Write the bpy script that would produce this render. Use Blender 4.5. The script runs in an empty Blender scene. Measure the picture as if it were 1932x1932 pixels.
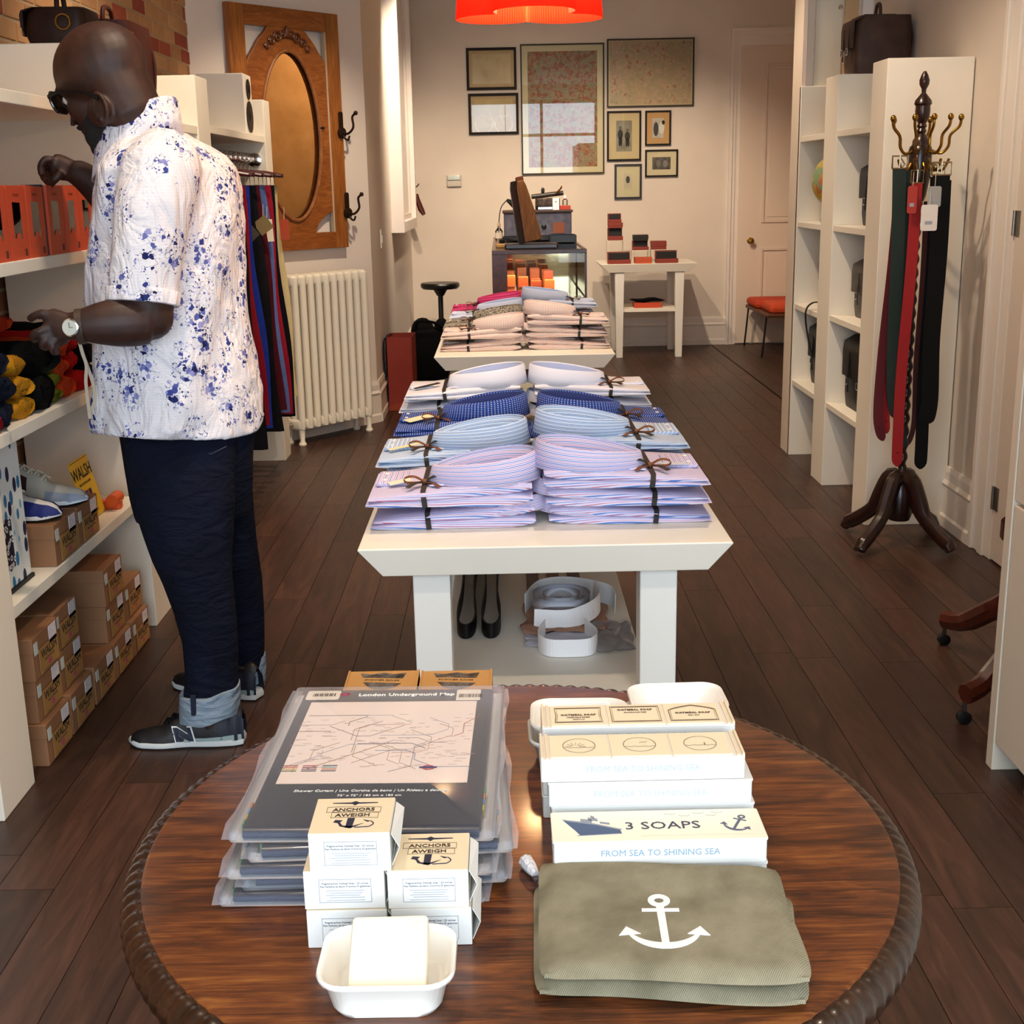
import bpy, math, random
from mathutils import Vector, Matrix, noise
from math import pi, sin, cos, sqrt
random.seed(7)
S = bpy.context.scene
COL = S.collection
# ------------------------------------------------------------------ camera
F, PITCH, ROLL, YAW, CAMH = 2400.0, math.radians(14.42), math.radians(-1.13), math.radians(-.22), 1.45
def cam_axes():
    cp, sp, cr, sr = cos(PITCH), sin(PITCH), cos(ROLL), sin(ROLL)
    f = Vector((0, cp, -sp)); u = Vector((0, sp, cp)); r = Vector((1, 0, 0))
    r, u = cr * r + sr * u, -sr * r + cr * u
    Z = Matrix.Rotation(YAW, 3, 'Z')
    return Z @ r, Z @ u, Z @ f
CR, CU, CF = cam_axes()
CAM = Vector((0, 0, CAMH))
cd = bpy.data.cameras.new('camera'); cam = bpy.data.objects.new('camera', cd); COL.objects.link(cam)
m = Matrix((CR, CU, -CF)).transposed().to_4x4(); m.translation = CAM; cam.matrix_world = m
cd.sensor_width = 36; cd.lens = 36 * F / 1932; cd.clip_start = .02; cd.clip_end = 200
S.camera = cam
def P(x, y, X=None, Y=None, Z=None):
    "point of the place seen at photo pixel x, y on the plane X=, Y= or Z="
    d = CF + CR * ((x - 966) / F) - CU * ((y - 966) / F)
    t = X / d.x if X is not None else Y / d.y if Y is not None else (Z - CAMH) / d.z
    return CAM + d * t
# ------------------------------------------------------------------ world, daylight, exposure
W = bpy.data.worlds.new('sky'); S.world = W; W.use_nodes = True
bg = W.node_tree.nodes['Background']; bg.inputs[0].default_value = (.74, .87, 1, 1); bg.inputs[1].default_value = 6.6
pl = bpy.data.lights.new('shop_window_portal', 'AREA'); pl.shape = 'RECTANGLE'; pl.size = 3.3; pl.size_y = 2.5; pl.cycles.is_portal = True
po = bpy.data.objects.new('shop_window_portal', pl); COL.objects.link(po); po.location = (.13, -1.0, 1.6); po.rotation_euler = (pi / 2, 0, 0)
S.view_settings.view_transform = 'Standard'; S.view_settings.look = 'None'; S.view_settings.gamma = 1
S.view_settings.exposure = 0.18
S.view_settings.use_curve_mapping = False
# ------------------------------------------------------------------ helpers
def lin(c):
    if isinstance(c, str):
        c = [int(c[i:i + 2], 16) / 255 for i in (0, 2, 4)]
    return tuple(((v + .055) / 1.055) ** 2.4 if v > .04045 else v / 12.92 for v in c) + (1,)
class NT:
    def __init__(s, name):
        s.m = bpy.data.materials.new(name); s.m.use_nodes = True; s.t = s.m.node_tree
        s.b = s.t.nodes['Principled BSDF']
    def n(s, typ, **k):
        nd = s.t.nodes.new(typ)
        for a, v in k.items():
            if a.startswith('i_'):
                q = a[2:]; nd.inputs[int(q) if q.isdigit() else q.replace('_', ' ')].default_value = v
            else: setattr(nd, a, v)
        return nd
    def l(s, a, b): s.t.links.new(a, b)
    def math(s, op, a, b=None, c=None):
        nd = s.n('ShaderNodeMath', operation=op)
        for i, v in enumerate((a, b, c)):
            if v is None: continue
            if isinstance(v, (int, float)): nd.inputs[i].default_value = v
            else: s.l(v, nd.inputs[i])
        return nd.outputs[0]
    def ramp(s, fac, stops, interp='LINEAR'):
        nd = s.n('ShaderNodeValToRGB'); cr = nd.color_ramp; cr.interpolation = interp
        while len(cr.elements) < len(stops): cr.elements.new(.5)
        for e, (p, c) in zip(cr.elements, stops): e.position = p; e.color = lin(c)
        s.l(fac, nd.inputs[0]); return nd.outputs[0]
    def mix(s, fac, a, b):
        nd = s.n('ShaderNodeMix', data_type='RGBA')
        for i, v in ((0, fac), (6, a), (7, b)):
            if isinstance(v, (int, float)): nd.inputs[i].default_value = v
            elif isinstance(v, (str, tuple, list)): nd.inputs[i].default_value = lin(v)
            else: s.l(v, nd.inputs[i])
        return nd.outputs[2]
    def coord(s, kind='Object', scale=(1, 1, 1), rot=(0, 0, 0), loc=(0, 0, 0)):
        tc = s.n('ShaderNodeTexCoord'); mp = s.n('ShaderNodeMapping')
        mp.inputs['Scale'].default_value = scale; mp.inputs['Rotation'].default_value = rot; mp.inputs['Location'].default_value = loc
        s.l(tc.outputs[kind], mp.inputs[0]); return mp.outputs[0]
    def noise(s, vec, scale, detail=3, rough=.5, dist=0, out=0):
        nd = s.n('ShaderNodeTexNoise'); nd.inputs['Scale'].default_value = scale; nd.inputs['Detail'].default_value = detail
        nd.inputs['Roughness'].default_value = rough; nd.inputs['Distortion'].default_value = dist
        if vec is not None: s.l(vec, nd.inputs['Vector'])
        return nd.outputs[out]
    def bump(s, h, strength=.3, dist=.01):
        nd = s.n('ShaderNodeBump'); nd.inputs['Strength'].default_value = strength; nd.inputs['Distance'].default_value = dist
        s.l(h, nd.inputs['Height']); s.l(nd.outputs[0], s.b.inputs['Normal'])
    def set(s, **k):
        for a, v in k.items():
            q = a.replace('_', ' '); i = s.b.inputs[q]
            if q in ('Base Color', 'Emission Color', 'Coat Tint', 'Sheen Tint'): v = lin(v)
            i.default_value = v
        return s
MC = {}
def mat(col, rough=.5, metal=0., noise=None, bump=None, name=None, **kw):
    key = (str(col), rough, metal, noise, bump, tuple(sorted(kw.items())))
    if key in MC: return MC[key]
    s = NT(name or 'surface_' + (col if isinstance(col, str) else 'mix')); s.set(Roughness=rough, Metallic=metal, **kw)
    s.b.inputs['Base Color'].default_value = lin(col)
    if noise or bump: v = s.coord()
    if noise:
        f = s.noise(v, noise[0], 4)
        dk = tuple(max(0, x - noise[1]) for x in [int(col[i:i + 2], 16) / 255 for i in (0, 2, 4)])
        lt = tuple(min(1, x + noise[1]) for x in [int(col[i:i + 2], 16) / 255 for i in (0, 2, 4)])
        s.l(s.ramp(f, [(.3, dk), (.7, lt)]), s.b.inputs['Base Color'])
    if bump: s.bump(s.noise(v, bump[0], 3), bump[1], bump[2] if len(bump) > 2 else .004)
    MC[key] = s.m; return s.m
class B:
    "collects shapes; built into ONE mesh object"
    def __init__(s): s.v = []; s.f = []; s.uv = {}
    def add(s, vs, fs, uvs=None):
        o = len(s.v); s.v += [tuple(p) for p in vs]
        for i, f in enumerate(fs):
            s.f.append(tuple(o + k for k in f))
            if uvs: s.uv[len(s.f) - 1] = [uvs[k] for k in f]
        return s
    def box(s, x0, x1, y0, y1, z0, z1, uv=True):
        vs = [(x, y, z) for z in (z0, z1) for y in (y0, y1) for x in (x0, x1)]
        return s.add(vs, [(0, 2, 3, 1), (4, 5, 7, 6), (0, 1, 5, 4), (2, 6, 7, 3), (0, 4, 6, 2), (1, 3, 7, 5)])
    def loft(s, rings, closed=True, caps=True, uv=False):
        n = len(rings[0]); vs = [p for r in rings for p in r]; fs = []; m = n if closed else n - 1
        for i in range(len(rings) - 1):
            for j in range(m):
                a = i * n + j; b = i * n + (j + 1) % n
                fs.append((a, b, b + n, a + n))
        if caps and closed:
            fs.append(tuple(range(n - 1, -1, -1))); o = (len(rings) - 1) * n; fs.append(tuple(range(o, o + n)))
        uvs = None
        if uv: uvs = [(i / max(1, len(rings) - 1), j / n) for i in range(len(rings)) for j in range(n)]
        return s.add(vs, fs, uvs)
    def tube(s, path, r, n=8, ry=None, caps=True, up=None):
        path = [Vector(p) for p in path]; k = len(path); rr = r if isinstance(r, (list, tuple)) else [r] * k
        r2 = ry if isinstance(ry, (list, tuple)) else [ry] * k if ry else rr
        rings = []; nrm = None
        for i, p in enumerate(path):
            t = (path[min(i + 1, k - 1)] - path[max(i - 1, 0)]).normalized()
            if nrm is None:
                nrm = Vector(up) if up else (Vector((0, 0, 1)) if abs(t.z) < .9 else Vector((1, 0, 0)))
            nrm = (nrm - t * nrm.dot(t)).normalized(); bi = t.cross(nrm)
            rings.append([p + nrm * (rr[i] * cos(2 * pi * j / n)) + bi * (r2[i] * sin(2 * pi * j / n)) for j in range(n)])
        return s.loft(rings, caps=caps)
    def strap(s, path, w, t, side):
        "flat band swept along path; side = direction of its width"
        path = [Vector(p) for p in path]; k = len(path); rings = []; sd = Vector(side).normalized()
        for i, p in enumerate(path):
            tn = (path[min(i + 1, k - 1)] - path[max(i - 1, 0)]).normalized()
            s2 = (sd - tn * sd.dot(tn)).normalized(); nm = tn.cross(s2)
            ww = w[i] if isinstance(w, (list, tuple)) else w
            rings.append([p + s2 * ww / 2 + nm * t / 2, p - s2 * ww / 2 + nm * t / 2, p - s2 * ww / 2 - nm * t / 2, p + s2 * ww / 2 - nm * t / 2])
        return s.loft(rings)
    def lathe(s, prof, n=16, c=(0, 0, 0), caps=True):
        return s.loft([[(c[0] + r * cos(2 * pi * j / n), c[1] + r * sin(2 * pi * j / n), c[2] + z) for j in range(n)] for r, z in prof], caps=caps)
    def prism(s, poly, z0, z1, T=None):
        n = len(poly); vs = [Vector((x, y, z0)) for x, y in poly] + [Vector((x, y, z1)) for x, y in poly]
        if T: vs = [T @ p for p in vs]
        return s.add(vs, [tuple(range(n - 1, -1, -1)), tuple(range(n, 2 * n))] + [(i, (i + 1) % n, n + (i + 1) % n, n + i) for i in range(n)])
    def ell(s, c, r, n=12, m=8, T=None):
        rings = []
        for i in range(m + 1):
            a = -pi / 2 + pi * i / m; q = max(cos(a), .02)
            rings.append([Vector((r[0] * q * cos(2 * pi * j / n), r[1] * q * sin(2 * pi * j / n), r[2] * sin(a))) for j in range(n)])
        c = Vector(c)
        return s.loft([[c + (T @ p if T else p) for p in R] for R in rings])
    def rbox(s, x0, x1, y0, y1, z0, z1, r=.02, n=4, ez=None):
        "box with rounded corners in plan and softened top and bottom"
        ez = r * .5 if ez is None else ez
        def ring(z, i): return [(x, y, z) for x, y in rrect(x0 + i, x1 - i, y0 + i, y1 - i, max(r - i, .001), n)]
        return s.loft([ring(z0, ez), ring(z0 + ez * .3, ez * .3), ring(z0 + ez, 0), ring(z1 - ez, 0), ring(z1 - ez * .3, ez * .3), ring(z1, ez)])
    def grid(s, fn, nu, nv, uvfn=None):
        vs = []; uvs = []
        for i in range(nu + 1):
            for j in range(nv + 1):
                vs.append(fn(i / nu, j / nv)); uvs.append(uvfn(i / nu, j / nv) if uvfn else (i / nu, j / nv))
        fs = [(i * (nv + 1) + j, (i + 1) * (nv + 1) + j, (i + 1) * (nv + 1) + j + 1, i * (nv + 1) + j + 1) for i in range(nu) for j in range(nv)]
        return s.add(vs, fs, uvs)
    def xf(s, T):
        s.v = [tuple(T @ Vector(p)) for p in s.v]; return s
def rrect(x0, x1, y0, y1, r, n=4):
    out = []
    for cx, cy, a in ((x1 - r, y1 - r, 0), (x0 + r, y1 - r, pi / 2), (x0 + r, y0 + r, pi), (x1 - r, y0 + r, 1.5 * pi)):
        out += [(cx + r * cos(a + pi / 2 * i / n), cy + r * sin(a + pi / 2 * i / n)) for i in range(n + 1)]
    return out
def off(o):
    v = Vector((0, 0, 0))
    while o: v += o.location; o = o.parent
    return v
def obj(name, b, m, parent=None, smooth=False, bev=0, local=False, T=None, sharp=35, sub=0, solid=0, label=None, seg=2):
    "one mesh object; world coordinates unless local"
    vs = [Vector(p) for p in b.v]
    if T is not None: vs = [T @ p for p in vs]
    loc = Vector((0, 0, 0))
    if parent is None:
        if not local:
            loc = Vector(((min(p.x for p in vs) + max(p.x for p in vs)) / 2, (min(p.y for p in vs) + max(p.y for p in vs)) / 2, min(p.z for p in vs)))
            vs = [p - loc for p in vs]
    elif not local:
        o = off(parent); vs = [p - o for p in vs]
    me = bpy.data.meshes.new(name); me.from_pydata([tuple(p) for p in vs], [], b.f)
    if b.uv:
        ul = me.uv_layers.new(name='UVMap')
        for i, p in enumerate(me.polygons):
            u = b.uv.get(i)
            for k, li in enumerate(p.loop_indices): ul.data[li].uv = u[k] if u else (0, 0)
    if smooth:
        for p in me.polygons: p.use_smooth = True
        me.set_sharp_from_angle(angle=math.radians(sharp))
    o = bpy.data.objects.new(name, me); COL.objects.link(o); o.location = loc
    if m is not None: me.materials.append(m)
    if parent is not None: o.parent = parent
    if bev:
        md = o.modifiers.new('bevel', 'BEVEL'); md.width = bev; md.segments = seg; md.limit_method = 'ANGLE'; md.angle_limit = .6
        md.harden_normals = False
    if solid: md = o.modifiers.new('thickness', 'SOLIDIFY'); md.thickness = solid
    if sub: md = o.modifiers.new('subdivision', 'SUBSURF'); md.levels = sub; md.render_levels = sub
    if label: o['label'] = label
    return o
def tag(o, label, cat, group=None, kind=None):
    if label: o['label'] = label
    if cat: o['category'] = cat
    if group: o['group'] = group
    if kind: o['kind'] = kind
    return o
def thing(name, label, cat, loc=(0, 0, 0), rz=0, group=None):
    o = bpy.data.objects.new(name, None); COL.objects.link(o); o.location = loc; o.rotation_euler = (0, 0, rz); o.empty_display_size = .1
    return tag(o, label, cat, group)
def struct(name, b, m, parent=None, **k):
    o = obj(name, b, m, parent, **k)
    if parent is None: o['kind'] = 'structure'
    return o
def dup(root, loc=None, rz=None, label=None, group=None, rot=None):
    r = root.copy(); COL.objects.link(r)
    if loc is not None: r.location = loc
    if rz is not None: r.rotation_euler = (0, 0, rz)
    if rot is not None: r.rotation_euler = rot
    if label: r['label'] = label
    if group: r['group'] = group
    for ch in root.children:
        c = ch.copy(); COL.objects.link(c); c.parent = r
        for g in ch.children:
            d = g.copy(); COL.objects.link(d); d.parent = c
    return r
TC = {}
def text(s, size, m, parent, T, name='lettering', align='CENTER', ext=.0002, res=2, sx=1, shear=0, bold=0):
    key = (s, size, align, ext, res, shear, bold)
    if key not in TC:
        cu = bpy.data.curves.new('lettering', 'FONT'); cu.body = s; cu.size = size; cu.align_x = align; cu.align_y = 'CENTER'
        cu.extrude = ext; cu.resolution_u = res; cu.shear = shear; cu.offset = bold
        o = bpy.data.objects.new('lettering', cu)
        me = bpy.data.meshes.new_from_object(o); bpy.data.objects.remove(o); TC[key] = me
    me = TC[key].copy(); me.materials.clear(); me.materials.append(m); me.transform(T @ Matrix.Diagonal((sx, 1, 1, 1)))
    o = bpy.data.objects.new(name, me); COL.objects.link(o); o.parent = parent; return o
def frame3(o, ex, ey):
    "matrix with origin o, x axis ex, y axis ey"
    ex = Vector(ex).normalized(); ey = Vector(ey).normalized(); ez = ex.cross(ey)
    M = Matrix((ex, ey, ez)).transposed().to_4x4(); M.translation = Vector(o); return M
def remesh(b, vox, sm=6, fac=.5):
    me = bpy.data.meshes.new('tmp'); me.from_pydata(b.v, [], b.f); o = bpy.data.objects.new('tmp', me); COL.objects.link(o)
    md = o.modifiers.new('r', 'REMESH'); md.mode = 'VOXEL'; md.voxel_size = vox
    ms = o.modifiers.new('s', 'SMOOTH'); ms.iterations = sm; ms.factor = fac
    dg = bpy.context.evaluated_depsgraph_get(); e = o.evaluated_get(dg); m2 = e.to_mesh()
    r = B(); r.v = [tuple(v.co) for v in m2.vertices]; r.f = [tuple(p.vertices) for p in m2.polygons]
    e.to_mesh_clear(); bpy.data.objects.remove(o); return r
def bez(pts, n=8):
    "smooth path through points (Catmull-Rom)"
    pts = [Vector(p) for p in pts]; out = []
    for i in range(len(pts) - 1):
        p0 = pts[max(i - 1, 0)]; p1 = pts[i]; p2 = pts[i + 1]; p3 = pts[min(i + 2, len(pts) - 1)]
        for k in range(n):
            t = k / n; out.append(.5 * ((2 * p1) + (p2 - p0) * t + (2 * p0 - 5 * p1 + 4 * p2 - p3) * t * t + (-p0 + 3 * p1 - 3 * p2 + p3) * t ** 3))
    return out + [pts[-1]]
# ------------------------------------------------------------------ shared materials
def wood(name, dark, light, scale=(1, 12, 12), rough=.4, ns=3, bump=.08, coat=0, fine=(2, 60, 60), stretch=True):
    s = NT(name); v = s.coord('Object', scale)
    f = s.noise(v, ns, 6, .6, 1.2); f2 = s.noise(s.coord('Object', fine), 4, 4, .6)
    g = s.math('ADD', s.math('MULTIPLY', f, .7), s.math('MULTIPLY', f2, .3))
    s.l(s.ramp(g, [(.3, dark), (.5, tuple((a + b) / 2 for a, b in zip([int(dark[i:i + 2], 16) / 255 for i in (0, 2, 4)], [int(light[i:i + 2], 16) / 255 for i in (0, 2, 4)]))), (.68, light)]), s.b.inputs['Base Color'])
    s.set(Roughness=rough, Coat_Weight=coat, Coat_Roughness=.12); s.bump(f2, bump, .002); return s.m
PAINT = mat('E9E2D2', .55, bump=(60, .05, .002), name='white_paint')
PAINT2 = mat('E6E0D3', .4, name='white_lacquer')
WALL = mat('D8CDBF', .85, noise=(3, .012), bump=(90, .06, .002), name='wall_plaster')
TRIM = mat('E4DBD0', .5, name='trim_paint')
CHROME = mat('D8D8D8', .12, 1.0, name='chrome')
BRASS = mat('9A7430', .3, 1.0, name='brass')
BLACKM = mat('0B0B0C', .35, name='black_enamel')
BLACKC = mat('08080A', .95, Specular_IOR_Level=.1, name='black_cloth')
INK = mat('23243A', .8, name='navy_ink')
GREYINK = mat('A9B0B8', .8, name='grey_ink')
BROWNINK = mat('5B4632', .8, name='brown_ink')
WHITEP = mat('F4F1EA', .7, name='white_card')
CERAMIC = mat('F3EEE4', .22, Coat_Weight=.3, name='glazed_ceramic')
LEATHER_D = mat('24120C', .5, noise=(14, .03), bump=(120, .15, .002), Specular_IOR_Level=.25, name='dark_brown_leather')
LEATHER_B = mat('0A0808', .5, noise=(14, .012), bump=(120, .15, .002), Specular_IOR_Level=.25, name='black_leather')
ORANGE = mat('C8431F', .6, name='orange_card')
DARKWOOD = wood('dark_mahogany', '140705', '33150E', (10, 10, 1.2), .3, coat=.3)
# ================================================================== THE SETTING
CEIL = 3.2; YB = 11.66; XR = 1.885; XL = -1.62; YF = -1.05
AW = Vector((-.81, 8.05, 0)); WE = Vector((-.6343, -.7731, 0)); WN = Vector((.7731, -.6343, 0))   # diagonal wall: corner, direction, normal
def plank_material():
    s = NT('dark_floor_wood'); oi = s.n('ShaderNodeObjectInfo')
    tc = s.n('ShaderNodeTexCoord'); add = s.n('ShaderNodeVectorMath', operation='ADD'); sc = s.n('ShaderNodeVectorMath', operation='SCALE')
    cmb = s.n('ShaderNodeCombineXYZ'); s.l(oi.outputs['Random'], cmb.inputs[0]); s.l(oi.outputs['Random'], cmb.inputs[1])
    s.l(cmb.outputs[0], sc.inputs[0]); sc.inputs['Scale'].default_value = 37
    s.l(tc.outputs['Object'], add.inputs[0]); s.l(sc.outputs[0], add.inputs[1])
    mp = s.n('ShaderNodeMapping'); mp.inputs['Scale'].default_value = (9, 1.1, 9); s.l(add.outputs[0], mp.inputs[0])
    mp2 = s.n('ShaderNodeMapping'); mp2.inputs['Scale'].default_value = (60, 3, 60); s.l(add.outputs[0], mp2.inputs[0])
    f = s.noise(mp.outputs[0], 2.2, 6, .62, 1.5); g = s.noise(mp2.outputs[0], 3, 4)
    h = s.math('ADD', s.math('MULTIPLY', f, .75), s.math('MULTIPLY', g, .25))
    c = s.ramp(h, [(.28, '22130D'), (.5, '3C251B'), (.72, '523528')])
    val = s.math('ADD', s.math('MULTIPLY', oi.outputs['Random'], .55), .72)
    hs = s.n('ShaderNodeHueSaturation'); s.l(c, hs.inputs['Color']); s.l(val, hs.inputs['Value'])
    s.l(hs.outputs[0], s.b.inputs['Base Color']); s.set(Roughness=.42)
    s.l(s.math('ADD', s.math('MULTIPLY', g, .2), .33), s.b.inputs['Roughness']); s.bump(h, .12, .003); return s.m
PLANK = plank_material()
fl = struct('floor', B().box(-2.0, 3.2, YF, YB + .05, -.08, -.016), mat('0D0806', .8))
PW = .1256; PCACHE = {}
def plank(x, y0, y1):
    L = round(y1 - y0, 3)
    if L not in PCACHE:
        b = B().box(-PW / 2 + .0009, PW / 2 - .0009, 0.0009, L - .0009, -.0155, 0)
        o = obj('plank', b, PLANK, fl, local=True); PCACHE[L] = o.data
    else:
        o = bpy.data.objects.new('plank', PCACHE[L]); COL.objects.link(o); o.parent = fl
    o.location = Vector((x, y0, 0)) - fl.location
row = 0; x = XL + PW / 2
while x < XR:
    y = YF + [0, -.55, -.9, -.3, -.75, -.15][row % 6] - .1 * (row % 4)
    while y < YB:
        a = max(y, YF); e = min(y + 1.42, YB)
        if x < -.9 and e > 8.05: e = min(e, 8.0)
        if e - a > .05: plank(x, a, e)
        y += 1.42
    x += PW; row += 1
b = B()
x = XR + PW / 2
while x < 3.1:
    b.box(x - PW / 2 + .001, x + PW / 2 - .001, 7.1, YB, -.0155, 0); x += PW
pf = obj('plank_field', b, PLANK, fl); pf['kind'] = 'stuff'
CEILM = mat('E9E2D8', .9)
struct('ceiling', B().box(-2.0, 3.2, YF - .1, YB + .15, CEIL, CEIL + .1), CEILM)
struct('wall_back', B().box(-.95, 3.2, YB, YB + .12, 0, CEIL), WALL)
# brick wall (left) ------------------------------------------------
def brick_back():
    s = NT('brick_wall'); bt = s.n('ShaderNodeTexBrick'); tc = s.n('ShaderNodeTexCoord'); sp = s.n('ShaderNodeSeparateXYZ'); cb = s.n('ShaderNodeCombineXYZ')
    s.l(tc.outputs['Object'], sp.inputs[0]); s.l(sp.outputs[1], cb.inputs[0]); s.l(sp.outputs[2], cb.inputs[1]); s.l(cb.outputs[0], bt.inputs[0])
    for k, v in (('Scale', 1), ('Brick Width', .212), ('Row Height', .072), ('Mortar Size', .006)): bt.inputs[k].default_value = v
    bt.inputs['Color1'].default_value = lin('A0714A'); bt.inputs['Color2'].default_value = lin('8A4A34'); bt.inputs['Mortar'].default_value = lin('B39A78')
    s.l(bt.outputs['Color'], s.b.inputs['Base Color']); s.set(Roughness=.9); s.bump(bt.outputs['Fac'], -.4, .01); return s.m
wl = struct('wall_left', B().box(XL - .12, XL, YF, 7.2, 0, CEIL), brick_back())
def brick_mat(name, a, c):
    s = NT(name); oi = s.n('ShaderNodeObjectInfo'); v = s.coord()
    f = s.noise(v, 18, 5, .6); f2 = s.math('ADD', s.math('MULTIPLY', oi.outputs['Random'], .6), s.math('MULTIPLY', f, .5))
    s.l(s.ramp(f2, [(.2, a), (.85, c)]), s.b.inputs['Base Color']); s.set(Roughness=.92); s.bump(f, .4, .006); return s.m
BR_T = brick_mat('tan_brick', 'A87B52', 'C39A6C'); BR_R = brick_mat('red_brick', '8E3B2A', 'A85238')
bm_ = [B().rbox(-.012, .006, 0, L - .011, 0, .0605, r=.004, n=1, ez=.003) for L in (.212, .106)]
bd = []
for q, L in enumerate((.212, .106)):
    for M_ in (BR_T, BR_R):
        me = bpy.data.meshes.new('brick'); me.from_pydata(bm_[q].v, [], bm_[q].f); me.materials.append(M_); bd.append(me)
rb = random.Random(3)
for r_ in range(13):
    z = 1.735 + r_ * .0718; y = 2.55 + (r_ % 2) * .106; 
    if z > 2.62: break
    while y < 6.98:
        red = rb.random() < (.36 if y < 4.4 else .16)
        o = bpy.data.objects.new('brick', bd[1 if red else 0]); COL.objects.link(o); o.parent = wl
        o.location = Vector((XL - .004 + rb.random() * .004, y, z)) - wl.location; y += .212
# diagonal wall with return to the back wall
poly = [(-.81, 8.05), (XL, 8.05 - (.81) * .7731 / .6343), (-2.0, 8.05 - .81 * .7731 / .6343), (-2.0, YB + .1), (-.81, YB + .1)]
struct('wall_left_rear', B().prism(poly, 0, CEIL), mat('E2D9CF', .85, bump=(90, .06, .002)))
# right wall, partition, rear right nook
struct('wall_right', B().box(XR, XR + .12, YF, 6.8, 0, CEIL), WALL)
struct('wall_partition', B().box(1.535, 3.2, 6.80, 6.97, 0, CEIL), mat('E4D6C4', .6))
struct('wall_nook', B().box(3.1, 3.2, 6.97, YB, 0, CEIL), mat('B88F5E', .9, noise=(6, .04)))
# front with the shop window opening
fw_ = B().box(-2.0, 3.2, YF - .1, YF, 0, .3).box(-2.0, 3.2, YF - .1, YF, 2.95, CEIL).box(-2.0, -1.55, YF - .1, YF, .3, 2.95).box(1.82, 3.2, YF - .1, YF, .3, 2.95)
struct('wall_front', fw_, PAINT)
wf = struct('window_2', B().box(-1.55, 1.82, YF - .09, YF - .03, .3, .37).box(-1.55, 1.82, YF - .09, YF - .03, 2.88, 2.95).box(-1.55, -1.48, YF - .09, YF - .03, .37, 2.88).box(1.75, 1.82, YF - .09, YF - .03, .37, 2.88), mat('2B2019', .5))
for xx in (-.55, .75): obj('mullion', B().box(xx, xx + .05, YF - .085, YF - .035, .37, 2.88), mat('2B2019', .5), wf)
obj('transom', B().box(-1.48, 1.75, YF - .085, YF - .035, 2.3, 2.35), mat('2B2019', .5), wf)
struct('pavement', B().box(-12, 12, -14, YF - .1, -.16, -.1), mat('B9B6AE', .9, noise=(2, .03)))
# ---- trim
def base_run(name, p0, p1, nrm, h=.255, lab=None):
    p0 = Vector(p0); p1 = Vector(p1); nrm = Vector(nrm)
    prof = [(0, 0), (.028, 0), (.028, .045), (.02, .055), (.02, .17), (.026, .185), (.014, .2), (.014, h - .02), (.008, h), (0, h)]
    b = B().loft([[p + nrm * a + Vector((0, 0, z)) for a, z in prof] for p in (p0, p1)])
    return struct(name, b, TRIM)
base_run('baseboard_back', (-.81, YB, 0), (2.03, YB, 0), (0, -1, 0))
base_run('baseboard_left', AW, (-.81, YB, 0), (1, 0, 0))
base_run('baseboard_diagonal', AW, AW + WE * .9, WN)
base_run('baseboard_right', (XR, 4.95, 0), (XR, 5.28, 0), (-1, 0, 0))
# back door
d1 = struct('door_1', B().box(2.11, 2.95, YB - .03, YB, .01, 2.58), mat('DCCBB9', .5), bev=.003)
for z0, z1 in ((1.08, 2.43), (.18, .86)):
    fr = B()
    for a, c, e, g in ((2.32, 2.345, z0, z1), (2.77, 2.795, z0, z1), (2.345, 2.77, z0, z0 + .025), (2.345, 2.77, z1 - .025, z1)): fr.box(a, c, YB - .042, YB - .03, e, g)
    obj('panel_moulding', fr, mat('D8C6B4', .5), d1, bev=.004)
    obj('panel', B().box(2.37, 2.745, YB - .036, YB - .03, z0 + .05, z1 - .05), mat('DCCBB9', .5), d1, bev=.004)
kn = obj('door_knob', B().lathe([(.028, 0), (.028, .006), (.01, .012), (.01, .035), (.024, .045), (.028, .06), (.02, .072), (.002, .076)], 16), BRASS, d1, smooth=True, T=frame3((2.225, YB - .03, .925), (1, 0, 0), (0, 0, 1)))
tr = B()
for x0, x1, th in ((2.02, 2.045, .045), (2.045, 2.075, .03), (2.075, 2.11, .02)): tr.box(x0, x1, YB - th, YB, 0, {.045: 2.72, .03: 2.695, .02: 2.665}[th])
for z0, z1, th in ((2.695, 2.72, .045), (2.665, 2.695, .03), (2.58, 2.665, .02)): tr.box({.045: 2.045, .03: 2.075, .02: 2.11}[th], 3.1, YB - th, YB, z0, z1)
struct('trim_1', tr, TRIM)
# side doorway on the right wall near the coat stand
tr = B()
for y0, y1, th in ((4.90, 4.935, .03), (4.845, 4.90, .018), (4.79, 4.845, .026), (4.735, 4.79, .014)): tr.box(XR - th, XR, y0, y1, 0, 2.5)
for y0, y1, th in ((3.75, 3.80, .014), (3.80, 3.86, .026)): tr.box(XR - th, XR, y0, y1, 0, 2.5)
tr.box(XR - .03, XR, 3.75, 4.935, 2.5, 2.6)
struct('trim_2', tr, mat('E3DCD2', .5), bev=.004)
d2 = struct('door_2', B().box(XR - .012, XR, 3.86, 4.73, .01, 2.5), mat('D9CFC2', .5))
for z in (.25, 1.28, 2.2): obj('hinge', B().box(XR - .016, XR - .012, 4.69, 4.73, z - .045, z + .045).tube([(XR - .018, 4.735, z - .045), (XR - .018, 4.735, z + .045)], .006), mat('8C867C', .35, .9), d2)
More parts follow.
